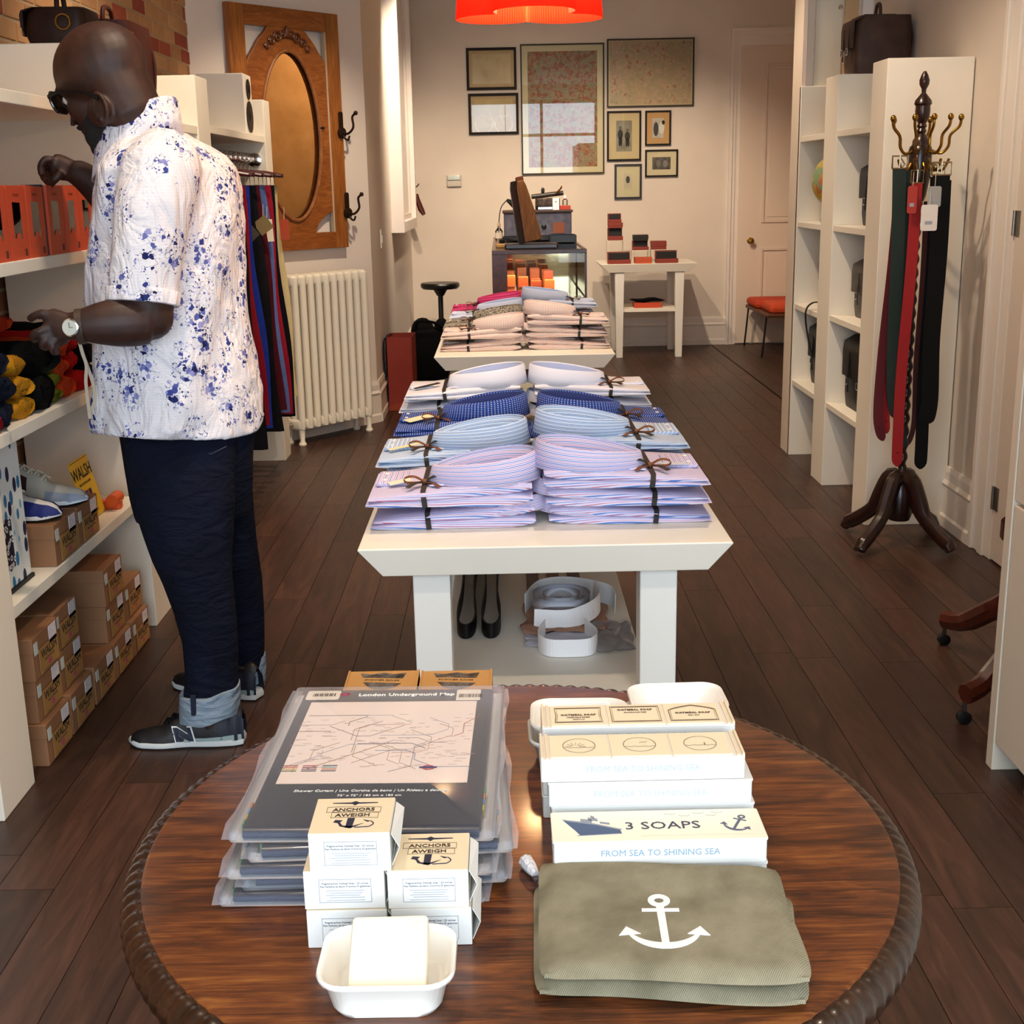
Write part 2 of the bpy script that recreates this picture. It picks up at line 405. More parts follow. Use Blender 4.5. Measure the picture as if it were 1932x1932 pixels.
# boards above the bookcase on the partition
tb = struct('trim_3', B().box(1.535, 1.56, 6.775, 6.80, 0, CEIL), mat('E8D6C6', .55), bev=.003)
struct('trim_4', B().box(1.60, 1.735, 6.788, 6.80, 1.9, CEIL), mat('D9D2C0', .6), bev=.002)
d3 = struct('door_3', B().box(1.745, 1.815, 6.786, 6.80, 1.9, CEIL), mat('C9A87C', .6), bev=.002)
obj('catch', B().lathe([(.012, 0), (.012, .01), (.006, .014), (.006, .022)], 10), CHROME, d3, T=frame3((1.72, 6.788, 2.28), (1, 0, 0), (0, 0, 1)), smooth=True)
struct('trim_5', B().box(1.83, XR, 6.77, 6.80, 0, CEIL), mat('E9E6E2', .55), bev=.003)
# shallow white wall cabinet frame on the return wall
w1 = struct('window_1', B().box(-.81, -.715, 9.62, 9.70, 1.12, 3.0).box(-.81, -.715, 11.02, 11.1, 1.12, 3.0).box(-.81, -.715, 9.70, 11.02, 1.12, 1.2).box(-.81, -.715, 9.7, 11.02, 2.92, 3.0), mat('EFE7E0', .5), bev=.004)
obj('panel', B().box(-.80, -.775, 9.70, 11.02, 1.2, 2.92), mat('EDE9E6', .3), w1)
obj('inner_moulding', B().box(-.775, -.755, 9.70, 9.74, 1.2, 2.92).box(-.775, -.755, 10.98, 11.02, 1.2, 2.92).box(-.775, -.755, 9.74, 10.98, 1.2, 1.24), mat('E9DDD2', .5), w1, bev=.003)
obj('latch', B().rbox(-.755, -.735, 9.78, 9.86, 1.235, 1.25, r=.006), BLACKM, w1)
# ---- ceiling spots (out of the frame; they light the shop and glint in the picture glass)
SPOTM = mat('E8E4DC', .4)
def spot(i, x, y, tx, ty, e, ang=80):
    t = thing('track_spot', 'white track spotlight on the ceiling aimed at ' + AIM[i - 1], 'spotlight', (x, y, CEIL), group='ceiling spotlights')
    obj('mount', B().box(-.05, .05, -.015, .015, -.03, 0), SPOTM, t, local=True)
    d = (Vector((tx, ty, 0)) - Vector((x, y, CEIL - .1))).normalized(); q = d.to_track_quat('-Z', 'Y').to_matrix().to_4x4(); q.translation = (0, 0, -.09)
    obj('lamp_can', B().lathe([(.02, .07), (.045, .06), (.05, -.05), (.044, -.05), (.04, .04)], 16, caps=False), SPOTM, t, local=True, T=q, smooth=True)
    L = bpy.data.lights.new('spot_lamp', 'SPOT'); L.energy = e; L.color = (1, .79, .585); L.spot_size = math.radians(ang); L.spot_blend = .7; L.shadow_soft_size = .045
    lo = bpy.data.objects.new('spot_lamp', L); COL.objects.link(lo); lo.parent = t; lo.matrix_local = q @ Matrix.Translation((0, 0, -.055))
i = 0; KS = .55
AIM = ['the maps on the round table', 'the soaps on the round table', 'the shoe boxes and neckties', 'the near shirt table', 'the bags above the shelving', 'the belt stand', 'the far shirt table', 'the oval mirror', 'the partition edge', 'the display case', 'the return wall', 'the cream side table', 'the nook wall, added to brighten the mirror view']  # last spot is added to brighten the nook wall the mirror reflects
for x, y, tx, ty, e in ((-.5, 1.2, -.1, 1.4, 50), (.55, 1.2, .15, 1.3, 50), (-.55, 2.9, -1.3, 3.5, 95), (.5, 2.7, .2, 3.0, 80), (-.45, 4.6, -1.5, 5.6, 150), (.6, 4.3, 1.6, 5.4, 120), (.1, 5.2, .1, 5.9, 110), (-.3, 6.4, -1.1, 7.6, 150), (.7, 6.6, 1.6, 6.9, 90), (.1, 8.2, .3, 11.5, 190), (-.3, 9.2, -.75, 11.3, 130), (.9, 9.0, 1.3, 11.5, 190), (2.2, 8.6, 4.35, 6.45, 260)):
    i += 1; spot(i, x, y, tx, ty, e)
# ================================================================== FURNITURE
def pane_material():
    s = NT('clear_pane'); t = s.t; out = t.nodes['Material Output']
    tr = s.n('ShaderNodeBsdfTransparent'); gl = s.n('ShaderNodeBsdfGlossy'); gl.inputs['Roughness'].default_value = .01
    tr.inputs[0].default_value = (.96, .97, .96, 1)
    fr = s.n('ShaderNodeFresnel'); fr.inputs[0].default_value = 1.5; mx = s.n('ShaderNodeMixShader')
    s.l(fr.outputs[0], mx.inputs[0]); s.l(tr.outputs[0], mx.inputs[1]); s.l(gl.outputs[0], mx.inputs[2]); s.l(mx.outputs[0], out.inputs[0]); return s.m
PANE = pane_material()
TOPM = mat('E6DFD0', .42, noise=(4, .008), name='table_paint_warm_lit')  # warm spot light on the tops is put into this paint colour
FRONTM = mat('E2DFD6', .42, name='table_paint_day_lit')  # same table paint, without the warm light tint of the tops
def white_table(name, label, x0, x1, y0, y1, zt, legs, ls, legtop, legbot, shelf, th=.062, inset=.05):
    cx = (x0 + x1) / 2; t = thing(name, label, 'table', (cx, (y0 + y1) / 2, 0))
    prof = [(0, zt), (0, zt - .004), (inset, zt - th)]
    R = lambda i, z: [(x0 + i, y0 + i * .3, z), (x1 - i, y0 + i * .3, z), (x1 - i, y1 - i * .3, z), (x0 + i, y1 - i * .3, z)]
    obj('table_top', B().loft([R(inset, zt - th), R(.002, zt - .003), R(.004, zt)]), TOPM, t, bev=.0015)
    for (lx, ly) in legs:
        a = legtop / 2; c = legbot / 2
        obj('leg', B().loft([[(lx - c, ly - c, 0), (lx + c, ly - c, 0), (lx + c, ly + c, 0), (lx - c, ly + c, 0)], [(lx - a, ly - a, zt - th), (lx + a, ly - a, zt - th), (lx + a, ly + a, zt - th), (lx - a, ly + a, zt - th)]]), FRONTM, t, bev=.003)
    if shelf: obj('lower_shelf', B().box(*shelf), TOPM, t, bev=.002)
    return t
ZT = .745
white_table('display_table', 'long white table covered with pastel and blue dress shirts, nearest white table', -.306, .457, 2.462, 4.10, ZT,
    [(-.159, 2.54), (.309, 2.54), (-.159, 4.01), (.309, 4.01)], 0, .077, .074, (-.15, .30, 2.53, 4.03, .375, .40))
white_table('display_table', 'white table with checked shirts in front of the glass display case', -.302, .478, 5.42, 7.06, ZT,
    [(-.155, 5.52), (.33, 5.52), (-.155, 6.95), (.33, 6.95)], 0, .085, .08, (-.15, .325, 5.5, 6.97, .375, .40))
white_table('side_table', 'small cream table with tapered legs against the back wall', .82, 1.64, 10.80, 11.45, .79,
    [(.985, 10.87), (1.49, 10.87), (.985, 11.37), (1.49, 11.37)], 0, .078, .055, (1.0, 1.48, 10.86, 11.36, .385, .413), th=.07, inset=.07)
# ---- left shelving
def shelving(name, label, ups, X0, X1, shelves, top=1.9, thick=.033):
    t = thing(name, label, 'shelving', ((X0 + X1) / 2, (ups[0][0] + ups[-1][1]) / 2, 0))
    for a, c in ups: obj('upright', B().box(X0, X1, a, c, 0, top), PAINT, t, bev=.003)
    for i, zs in shelves.items():
        for z in zs: obj('shelf', B().box(X0 + .004, X1 - .004, ups[i][1], ups[i + 1][0], z - thick, z), PAINT, t, bev=.002)
    return t
ZL = [.469, .888, 1.288, 1.704]
shelving('built_in_shelving', 'white built-in shelving along the brick wall holding shoe boxes, knitwear and neckties', [(2.77, 2.975), (4.16, 4.38), (5.37, 5.59), (6.88, 7.06)], -1.60, -1.215, {0: ZL, 1: ZL, 2: [1.718]})
shelving('bookcase', 'white cubby bookcase of bags on the right wall behind the belt stand', [(5.28, 5.485), (6.03, 6.255), (6.76, 6.80)], 1.535, 1.88, {0: [.412, .827, 1.24, 1.66], 1: [.412, .815, 1.237, 1.66]}, 1.905, .028)
# ---- right front cabinet
t = thing('drawer_cabinet', 'tall cream drawer cabinet cut off by the right edge of the photo', 'cabinet', (1.45, 2.2, 0))
CABM = mat('D9D0BE', .5, name='cream_cabinet_paint')
obj('side_panel', B().box(1.205, 1.85, 2.93, 2.97, 0, 2.05), CABM, t, bev=.002)
obj('side_panel', B().box(1.205, 1.85, 1.40, 1.44, 0, 2.05), CABM, t, bev=.002)
obj('plinth', B().box(1.235, 1.85, 1.44, 2.80, 0, .075), CABM, t)
obj('carcass', B().box(1.225, 1.85, 1.44, 2.93, .075, 2.05), CABM, t)
for z0, z1 in ((.075, .69), (.70, 1.02), (1.03, 1.36), (1.37, 2.04)):
    dr = obj('drawer', B().box(1.207, 1.225, 2.19, 2.925, z0, z1), CABM, t, bev=.003)
    obj('keyhole', B().lathe([(.009, 0), (.009, .003), (.004, .003)], 10), mat('4A4034', .4, .8), dr, T=frame3((1.207, 2.74, z1 - .045), (0, -1, 0), (0, 0, 1)), smooth=True)
    obj('drawer', B().box(1.207, 1.225, 1.445, 2.18, z0, z1), CABM, t, bev=.003)
# ---- diagonal-wall things
MW = frame3(AW, -WE, (0, 0, 1))
OAK = wood('golden_oak', '6A3412', 'A8642A', (3, 3, 14), .42, coat=.15)
OAKV = wood('golden_oak_upright', '6E3A14', 'B06E30', (14, 14, 1.4), .42, coat=.15, fine=(60, 60, 2))
def wbox(b, s0, s1, z0, z1, o0, o1): return b.box(-s1, -s0, z0, z1, o0, o1)
t = thing('wall_mirror', 'oval mirror set in a carved golden oak door frame on the diagonal wall', 'mirror', AW + WE * .64 + WN * .03 + Vector((0, 0, 1.106)))
obj('stile', wbox(B(), .93, 1.042, 1.106, 2.422, .012, .05), OAKV, t, T=MW, bev=.003)
obj('stile', wbox(B(), .236, .335, 1.106, 2.422, .012, .05), OAKV, t, T=MW, bev=.003)
obj('bead', wbox(B(), .335, .347, 1.16, 2.32, .02, .046), mat('B9A68C', .6), t, T=MW)
obj('rail', wbox(B(), .335, .93, 2.318, 2.422, .014, .048), OAK, t, T=MW, bev=.003)
obj('rail', wbox(B(), .335, .93, 1.106, 1.20, .014, .048), OAK, t, T=MW, bev=.003)
cx, cz = -.63, 1.737
octo = [(.297, .40), (.25, .45), (.20, .52), (.135, .575), (.12, .60), (-.12, .60), (-.135, .575), (-.20, .52), (-.25, .45), (-.297, .40), (-.297, -.42), (-.25, -.43), (-.17, -.48), (-.14, -.54), (.14, -.54), (.17, -.48), (.25, -.43), (.297, -.42)]
def ray(a):
    d = (cos(a), sin(a)); best = 9
    for i in range(len(octo)):
        p = octo[i]; q = octo[(i + 1) % len(octo)]; ex, ey = q[0] - p[0], q[1] - p[1]; det = d[0] * -ey + d[1] * ex
        if abs(det) < 1e-9: continue
        tt = (p[0] * -ey + p[1] * ex) / det; uu = (d[0] * p[1] - d[1] * p[0]) / det
        if tt > 0 and -.001 <= uu <= 1.001: best = min(best, tt)
    return best
rings = []; N = 96
for k, z in ((0, .02), (1, .02), (1, .044), (0, .044), (0, .02)):
    R = []
    for j in range(N):
        a = 2 * pi * j / N
        if k: r_ = ray(a); R.append((cx + r_ * cos(a), cz + r_ * sin(a), z))
        else: r_ = 1 / sqrt((cos(a) / .218) ** 2 + (sin(a) / .464) ** 2); R.append((cx + r_ * cos(a), cz + r_ * sin(a), z))
    rings.append(R)
obj('carved_panel', B().loft(rings, caps=False), OAK, t, T=MW, bev=.004)
obj('mirror_glass', B().loft([[(cx + .222 * cos(2 * pi * j / 64), cz + .468 * sin(2 * pi * j / 64), z) for j in range(64)] for z in (.022, .026)]), mat('B8A890', .02, 1.0, name='silvered_glass'), t, T=MW)
obj('oval_moulding', B().tube([(cx + .216 * cos(2 * pi * j / 64), cz + .462 * sin(2 * pi * j / 64), .046) for j in range(65)], .011, 8, caps=False), wood('pale_moulding', '7A4420', 'A26B3C', (8, 8, 8)), t, T=MW, smooth=True)
cv = B()
for sx in (-1, 1):
    for k, (dx, dz, r_) in enumerate(((.03, .545, .024), (.07, .53, .03), (.115, .508, .024), (.15, .478, .018))):
        pth = [(cx + sx * (dx + r_ * (1 - i / 16) * cos(i * .75)), cz + dz + r_ * (1 - i / 16) * sin(i * .75), .05) for i in range(14)]
        cv.tube(pth, .0075, 6)
cv.ell((cx, cz + .56, .05), (.018, .035, .014))
obj('carving', cv, wood('carved_oak', '4A200C', '7A431C', (8, 8, 8)), t, T=MW, smooth=True)
for s_, z_ in ((.405, 1.79),): obj('clip', B().ell((-s_, z_, .055), (.02, .008, .008)), BLACKM, t, T=MW, smooth=True)
IRON = mat('2A1A12', .5, .6, name='dark_iron')
for s_, z_, w_ in ((.255, 1.765, 'upper'), (.238, 1.305, 'lower')):
    h = thing('coat_hook', w_ + ' cast iron double coat hook on the oak mirror frame', 'hook', AW + WE * s_ + WN * .05 + Vector((0, 0, z_)))
    obj('back_plate', B().rbox(-s_ - .016, -s_ + .016, z_ - .03, z_ + .12, .05, .056, r=.012).lathe([(.03, 0), (.032, .012), (.012, .02)], 14, c=(-s_, z_, .052)), IRON, h, T=MW, smooth=True)
    obj('upper_hook', B().tube(bez([(-s_, z_, .06), (-s_ + .01, z_ - .005, .10), (-s_ + .02, z_ + .03, .135), (-s_ + .015, z_ + .085, .135), (-s_ + .02, z_ + .105, .155)], 5), .007, 8).ell((-s_ + .02, z_ + .108, .16), (.013, .013, .013)), IRON, h, T=MW, smooth=True)
    obj('lower_hook', B().tube(bez([(-s_, z_ - .005, .06), (-s_ + .005, z_ - .035, .08), (-s_ + .008, z_ - .04, .10), (-s_ + .008, z_ - .018, .112)], 5), .006, 8), IRON, h, T=MW, smooth=True)
# radiator
RADM = mat('E7E0CE', .4, name='cream_radiator_enamel')
t = thing('radiator', 'cream cast iron column radiator on the diagonal wall under the mirror', 'radiator', AW + WE * .57 + WN * .15)
def rad_section(s0):
    b = B(); w = .023
    for o0 in (.085, .145, .205):
        b.tube(bez([(-s0, .10, o0), (-s0, .16, o0), (-s0, .55, o0), (-s0, .92, o0), (-s0, .965, o0)], 4), [.02] * 3 + [.024] * 11 + [.022] * 2 + [.012], 10, ry=[.018] * 3 + [.021] * 11 + [.02] * 2 + [.012], up=(0, 0, 1))
    for zc in (.125, .945): b.rbox(-s0 - .026, -s0 + .026, zc - .035, zc + .035, .07, .22, r=.02, ez=.02)
    return b
for i in range(10):
    s0 = .285 + i * .0605
    sec = obj('section', rad_section(s0), RADM, t, T=MW, smooth=True, sharp=60)
for s0 in (.285, .285 + 9 * .0605):
    for o0 in (.09, .2): obj('foot', B().lathe([(.02, 0), (.024, .01), (.014, .03), (.018, .09), (.02, .12)], 10), RADM, t, smooth=True, T=MW @ Matrix.Translation((-s0, 0, o0)) @ Matrix.Rotation(-pi / 2, 4, 'X'))
obj('valve', B().tube([(-.93, 0, .15), (-.93, .12, .15), (-.86, .125, .15)], .013).lathe([(.022, 0), (.022, .03)], 10, c=(-.93, .13, .15)), mat('B5AFA2', .3, .8), t, T=MW, smooth=True)
# ---- back wall pictures
def art(name, cols, scale, seed, kind='map'):
    s = NT(name); v = s.coord('Object', (1, 1, 1), loc=(seed, seed * 2, 0))
    if kind == 'map':
        vo = s.n('ShaderNodeTexVoronoi'); vo.inputs['Scale'].default_value = scale; s.l(v, vo.inputs['Vector'])
        f = s.math('ADD', s.math('MULTIPLY', s.noise(v, scale * .35, 5), .6), s.math('MULTIPLY', s.noise(vo.outputs['Color'], 3, 0), .4))
    else: f = s.noise(v, scale, 5, .6)
    s.l(s.ramp(f, [(.25 + .5 * i / (len(cols) - 1), c) for i, c in enumerate(cols)]), s.b.inputs['Base Color']); s.set(Roughness=.7); return s.m
FRB = mat('160C08', .6, Specular_IOR_Level=.2, name='black_brown_frame'); FRS = mat('3E362C', .6, Specular_IOR_Level=.2, name='slim_grey_frame')
def picture(label, x0, x1, z0, z1, fw, fm, am, border=0, bm=None, figs=None):
    t = thing('framed_picture', label, 'picture', ((x0 + x1) / 2, YB - .01, z0), group='framed pictures on the back wall')
    y = YB
    obj('frame', B().box(x0, x1, y - .025, y - .002, z0, z0 + fw).box(x0, x1, y - .025, y - .002, z1 - fw, z1).box(x0, x0 + fw, y - .025, y - .002, z0 + fw, z1 - fw).box(x1 - fw, x1, y - .025, y - .002, z0 + fw, z1 - fw), fm, t)
    if border: obj('mount_board', B().box(x0 + fw, x1 - fw, y - .012, y - .004, z0 + fw, z1 - fw), bm or mat('D9C7A2', .8), t)
    k = fw + border; pc = obj('print', B().box(x0 + k, x1 - k, y - .014, y - .006, z0 + k, z1 - k), am, t)
    for (cx_, cz_, rx_, rz_, c_) in figs or []:
        obj('printed_figure', B().lathe([(1, 0), (1, .001)], 14, caps=True), mat(c_, .8), pc, T=Matrix.Translation((cx_, y - .0142, cz_)) @ Matrix.Rotation(pi / 2, 4, 'X') @ Matrix.Diagonal((rx_, rz_, 1, 1)))
    obj('glass', B().box(x0 + fw * .6, x1 - fw * .6, y - .0185, y - .0165, z0 + fw * .6, z1 - fw * .6), PANE, t)
    return t
TAN = mat('C2A476', .8)
picture('black-framed tan print, upper left of the picture group', -.275, .159, 2.254, 2.602, .022, FRB, art('tan_print', ['A98A5C', 'CDB588', 'D8C6A0'], 4, 1, 'n'), .03, TAN)
t = picture('black-framed tan drawing of a bicycle, lower left of the picture group', -.267, .171, 1.881, 2.226, .022, FRB, art('bicycle_print', ['B08F5E', 'C9AE7C', 'D4BE92'], 3, 4, 'n'), .03, TAN)
WLINE = mat('EFE8DA', .7)
for k, (xc, r_) in enumerate(((-.135, .075), (.04, .075))): obj('printed_wheel', B().tube([(xc + r_ * cos(a * pi / 12), YB - .0145, 1.965 + r_ * sin(a * pi / 12)) for a in range(25)], .004, 5), WLINE, t)
obj('printed_bicycle_frame', B().tube([(-.135, YB - .0145, 1.965), (-.085, YB - .0145, 2.06), (.0, YB - .0145, 2.05), (-.04, YB - .0145, 1.965), (-.135, YB - .0145, 1.965)], .004, 5).tube([(-.04, YB - .0145, 1.965), (-.085, YB - .0145, 2.08), (-.11, YB - .0145, 2.085)], .004, 5).tube([(.04, YB - .0145, 1.965), (.0, YB - .0145, 2.09), (.03, YB - .0145, 2.1)], .004, 5), WLINE, t)
picture('largest framed print, tall red and grey patchwork map behind glass', .193, .921, 1.533, 2.624, .012, FRS, art('patchwork_map', ['3E4A4A', '7E6A54', '9A4A34', 'A88A66', '7A8272', 'B89A66', '8A5A40'], 62, 2), .05, mat('D8CBA6', .8))
picture('wide framed pale map behind glass, upper right of the picture group', .945, 1.702, 2.088, 2.653, .012, FRS, art('pale_map', ['8C7A66', 'C2AC86', 'B4A184', 'CDB190', 'A8705E', 'A8A088'], 48, 6), .012, mat('CDBB94', .8))
picture('black-framed old photograph of two standing figures beside the large map', .945, 1.245, 1.636, 2.058, .016, FRB, mat('8C8676', .8, noise=(12, .08)), .065, mat('CDB98E', .8), [(1.062, 1.86, .022, .042, '2C2A28'), (1.055, 1.80, .009, .04, '2A2826'), (1.070, 1.80, .009, .04, '2E2B29'), (1.062, 1.915, .012, .016, '6A6056'), (1.125, 1.845, .024, .038, '3A3733'), (1.117, 1.79, .010, .036, '33302D'), (1.134, 1.79, .010, .036, '35322E'), (1.125, 1.895, .012, .015, '70665C')])
picture('small black-framed photo of a couple on tan mount, top right of the small frames', 1.28, 1.506, 1.762, 2.056, .014, FRB, mat('B9B2A6', .8, noise=(10, .1)), .05, mat('C79C6A', .8), [(1.375, 1.90, .022, .06, '42464C'), (1.425, 1.91, .025, .05, 'DDD7CC'), (1.44, 1.955, .014, .018, '2A2622')])
picture('lowest framed picture with a small dark portrait on cream', 1.011, 1.252, 1.308, 1.609, .018, mat('0F0B09', .35), mat('C9BFA6', .8, noise=(12, .04)), .065, mat('D3C7A4', .8), [(1.13, 1.475, .018, .032, '4A4844')])
picture('small landscape-format framed group photo at the right below the couple', 1.282, 1.571, 1.494, 1.726, .014, FRB, mat('4E4A45', .8, noise=(24, .14)), .05, mat('D6C8A6', .8), [(1.40, 1.61, .022, .03, '7A746C'), (1.46, 1.605, .022, .03, '8A837A')])
# wall control box
t = thing('wall_thermostat', 'small white domed plastic box on the back wall left of the pictures', 'thermostat', (-.41, YB, 1.44))
obj('housing', B().rbox(-.475, -.345, YB - .03, YB, 1.445, 1.545, r=.012), mat('CFC6B8', .4), t, smooth=True)
obj('cover', B().rbox(-.468, -.352, YB - .045, YB - .03, 1.50, 1.54, r=.01), mat('C9D2CC', .1, Coat_Weight=.6), t, smooth=True)
# light switch on the return wall
t = thing('light_switch', 'narrow white light switch plate on the return wall', 'switch', (-.808, 8.72, 1.06))
obj('plate', B().rbox(-.81, -.802, 8.685, 8.755, 1.055, 1.175, r=.003), WHITEP, t)
obj('rocker', B().box(-.802, -.797, 8.705, 8.735, 1.09, 1.14), WHITEP, t, bev=.001)
# hook with red shoe trees in the back corner
t = thing('wall_hook', 'chrome hook high in the back left corner', 'hook', (-.805, 11.3, 1.44))
obj('rose', B().lathe([(.022, 0), (.02, .012), (.008, .014)], 12), CHROME, t, T=frame3((-.81, 11.3, 1.46), (0, 1, 0), (0, 0, 1)), smooth=True)
obj('arm', B().tube(bez([(-.80, 11.3, 1.46), (-.76, 11.3, 1.45), (-.72, 11.3, 1.452), (-.70, 11.3, 1.475)], 4), .007, 8), CHROME, t, smooth=True)
for k, (x, dy, lab) in enumerate(((-.765, .0, 'red-brown wooden shoe tree hanging straight from the chrome hook'), (-.725, .03, 'red-brown wooden shoe tree hanging tilted from the chrome hook'))):
    t = thing('shoe_tree', lab, 'shoe tree', (x, 11.3, 1.22), group='shoe trees on the hook')
    dx = .035 * k
    obj('block', B().tube([(x, 11.3, 1.39), (x + dx * .3, 11.3, 1.33), (x + dx, 11.29, 1.26), (x + dx * 1.7, 11.28, 1.215)], [.014, .022, .026, .016], 10), mat('4E140E', .35), t, smooth=True)
    obj('loop', B().tube([(x, 11.3, 1.385), (x - .005, 11.3, 1.45), (-.755, 11.3, 1.462)], .002, 5), mat('B8B0A4', .5), t)
# ---- pendant lamp: three-lobed red fabric shade
PC = Vector((.09, 3.6, 1.882))
def shade_mat():
    s = NT('red_pleated_fabric'); tc = s.n('ShaderNodeTexCoord'); sp = s.n('ShaderNodeSeparateXYZ'); s.l(tc.outputs['UV'], sp.inputs[0])
    w = s.math('SINE', s.math('MULTIPLY', sp.outputs[1], 1100)); s.bump(w, .3, .002)
    s.b.inputs['Base Color'].default_value = lin('D83412'); s.set(Roughness=.8)
    tl = s.n('ShaderNodeBsdfTranslucent'); tl.inputs[0].default_value = lin('FF5A18'); mx = s.n('ShaderNodeMixShader'); mx.inputs[0].default_value = .5
    s.l(s.b.outputs[0], mx.inputs[1]); s.l(tl.outputs[0], mx.inputs[2]); s.l(mx.outputs[0], s.t.nodes['Material Output'].inputs[0]); return s.m
def rimr(a):
    # three lobes: one towards the shop window, two to the sides
    best = 0
    for k in range(3):
        c = -pi / 2 + .06 + k * 2 * pi / 3; d = .105; rr = .108
        q = d * cos(a - c); disc = rr * rr - (d * sin(a - c)) ** 2
        if disc > 0: best = max(best, q + sqrt(disc))
    return best
t = thing('pendant_lamp', 'red three-lobed pendant lamp hanging over the white shirt table', 'lamp', PC + Vector((0, 0, 0)))
NN = 180
b = B(); rg = []
for k in range(7):
    z = .28 * k / 6; sc_ = 1 - .12 * k / 6
    rg.append([PC + Vector((rimr(2 * pi * j / NN) * sc_ * cos(2 * pi * j / NN), rimr(2 * pi * j / NN) * sc_ * sin(2 * pi * j / NN), z)) for j in range(NN)])
obj('shade', B().loft(rg, caps=False, uv=True), shade_mat(), t, smooth=True, sharp=50, solid=.003)
obj('top_ring', B().tube([p + Vector((0, 0, .002)) for p in rg[-1]] + [rg[-1][0]], .003, 5), mat('C43A1A', .6), t)
obj('cord', B().tube([PC + Vector((0, 0, .2)), (PC.x, PC.y, CEIL)], .004, 6), BLACKM, t)
obj('lamp_holder', B().lathe([(.02, 0), (.022, .05), (.008, .06)], 12, c=PC + Vector((0, 0, .15))), BLACKM, t, smooth=True)
bm2 = NT('lamp_glow'); bm2.set(Emission_Color='FFC070', Emission_Strength=40.0)
obj('bulb', B().ell(PC + Vector((0, 0, .075)), (.036, .036, .045)), bm2.m, t, smooth=True)
for k in range(3): obj('frame_arm', B().tube([PC + Vector((0, 0, .2)), PC + Vector((.19 * cos(-pi / 2 + k * 2 * pi / 3), .19 * sin(-pi / 2 + k * 2 * pi / 3), .27))], .0025, 5), BLACKM, t)
L = bpy.data.lights.new('pendant_bulb_light', 'POINT'); L.energy = 14; L.color = (1, .62, .30); L.shadow_soft_size = .045
lo = bpy.data.objects.new('pendant_bulb_light', L); COL.objects.link(lo); lo.parent = t; lo.location = (0, 0, .02)
# ---- stool
t = thing('stool', 'black round swivel stool in the back left corner', 'stool', (-.56, 11.05, 0))
obj('seat', B().lathe([(.15, .60), (.165, .615), (.168, .635), (.16, .65), (.02, .652)], 24, c=(-.535, 11.05, 0)), BLACKM, t, smooth=True)
obj('seat_plate', B().lathe([(.03, .54), (.06, .59), (.10, .60)], 16, c=(-.535, 11.05, 0)), BLACKM, t, smooth=True)
obj('column', B().lathe([(.028, .06), (.028, .3), (.022, .32), (.022, .56)], 14, c=(-.535, 11.05, 0)), BLACKM, t, smooth=True)
for k in range(5): obj('leg', B().tube([(-.535, 11.05, .07), (-.535 + .22 * cos(k * 1.2566), 11.05 + .22 * sin(k * 1.2566), .02)], [.02, .014], 8), BLACKM, t, smooth=True)
# ---- glass display case
t = thing('display_case', 'wood and glass display case full of orange leather goods at the back', 'display case', (.25, 9.7, 0))
CW = wood('red_walnut', '3A1608', '6E3418', (6, 6, 6), .35, coat=.3)
x0, x1, y0, y1, z0, z1 = -.067, .563, 8.6, 10.9, .0, 1.03
obj('base', B().box(x0, x1, y0, y1, 0, .42), CW, t, bev=.004)
obj('side_panel', B().box(x0, x0 + .015, y0, y1, .42, z1 - .02), CW, t)
obj('front_post', B().box(x0 + .015, x0 + .10, y0, y0 + .02, .42, z1 - .025), CW, t)
obj('corner_post', B().box(x1 - .014, x1, y0, y0 + .014, .42, z1 - .025).box(x1 - .014, x1, y1 - .014, y1, .42, z1 - .025), CW, t)
obj('back_panel', B().box(x0 + .015, x1 - .014, y1 - .015, y1, .42, z1 - .02), CW, t)
obj('mirror_back', B().box(x0 + .016, x1 - .015, y0 + 1.05, y0 + 1.055, .43, z1 - .03), mat('D8C49A', .06, 1.0, name='gilt_mirror'), t)
obj('top_frame', B().box(x0, x1, y0 - .004, y0 + .03, z1 - .028, z1).box(x0, x1, y1 - .03, y1, z1 - .028, z1).box(x0, x0 + .12, y0 + .03, y1 - .03, z1 - .028, z1).box(x1 - .022, x1, y0 + .03, y1 - .03, z1 - .028, z1), CW, t, bev=.003)
obj('glass_top', B().box(x0 + .12, x1 - .022, y0 + .03, y1 - .03, z1 - .012, z1 - .005), PANE, t)
obj('glass_front', B().box(x0 + .10, x1 - .014, y0 + .004, y0 + .009, .42, z1 - .028), PANE, t)
obj('glass_side', B().box(x1 - .008, x1 - .003, y0 + .014, y1 - .014, .42, z1 - .028), PANE, t)
obj('glass_shelf', B().box(x0 + .016, x1 - .016, y0 + .06, y1 - .02, .70, .707), PANE, t)
obj('case_floor', B().box(x0 + .015, x1 - .014, y0 + .01, y1 - .015, .42, .43), mat('E6D9B8', .5), t)
cl_ = bpy.data.lights.new('added_case_light', 'AREA'); cl_.shape = 'RECTANGLE'; cl_.size = .5; cl_.size_y = .03; cl_.energy = 9; cl_.color = (1, .8, .5)  # added light that brightens the leather goods, no known lamp in the case
clo = bpy.data.objects.new('added_case_light', cl_); COL.objects.link(clo); clo.parent = t; clo.location = Vector((.25, y0 + .045, z1 - .035)) - t.location
obj('added_light_strip', B().box(-.02, .52, y0 + .03, y0 + .06, z1 - .03, z1 - .024), CHROME, t)  # made-up housing for the added case light
rr = random.Random(5)
cols_ = ['A8431A', 'B9561E', '7A2A12', 'C0602A', '8E3818']
k = 0
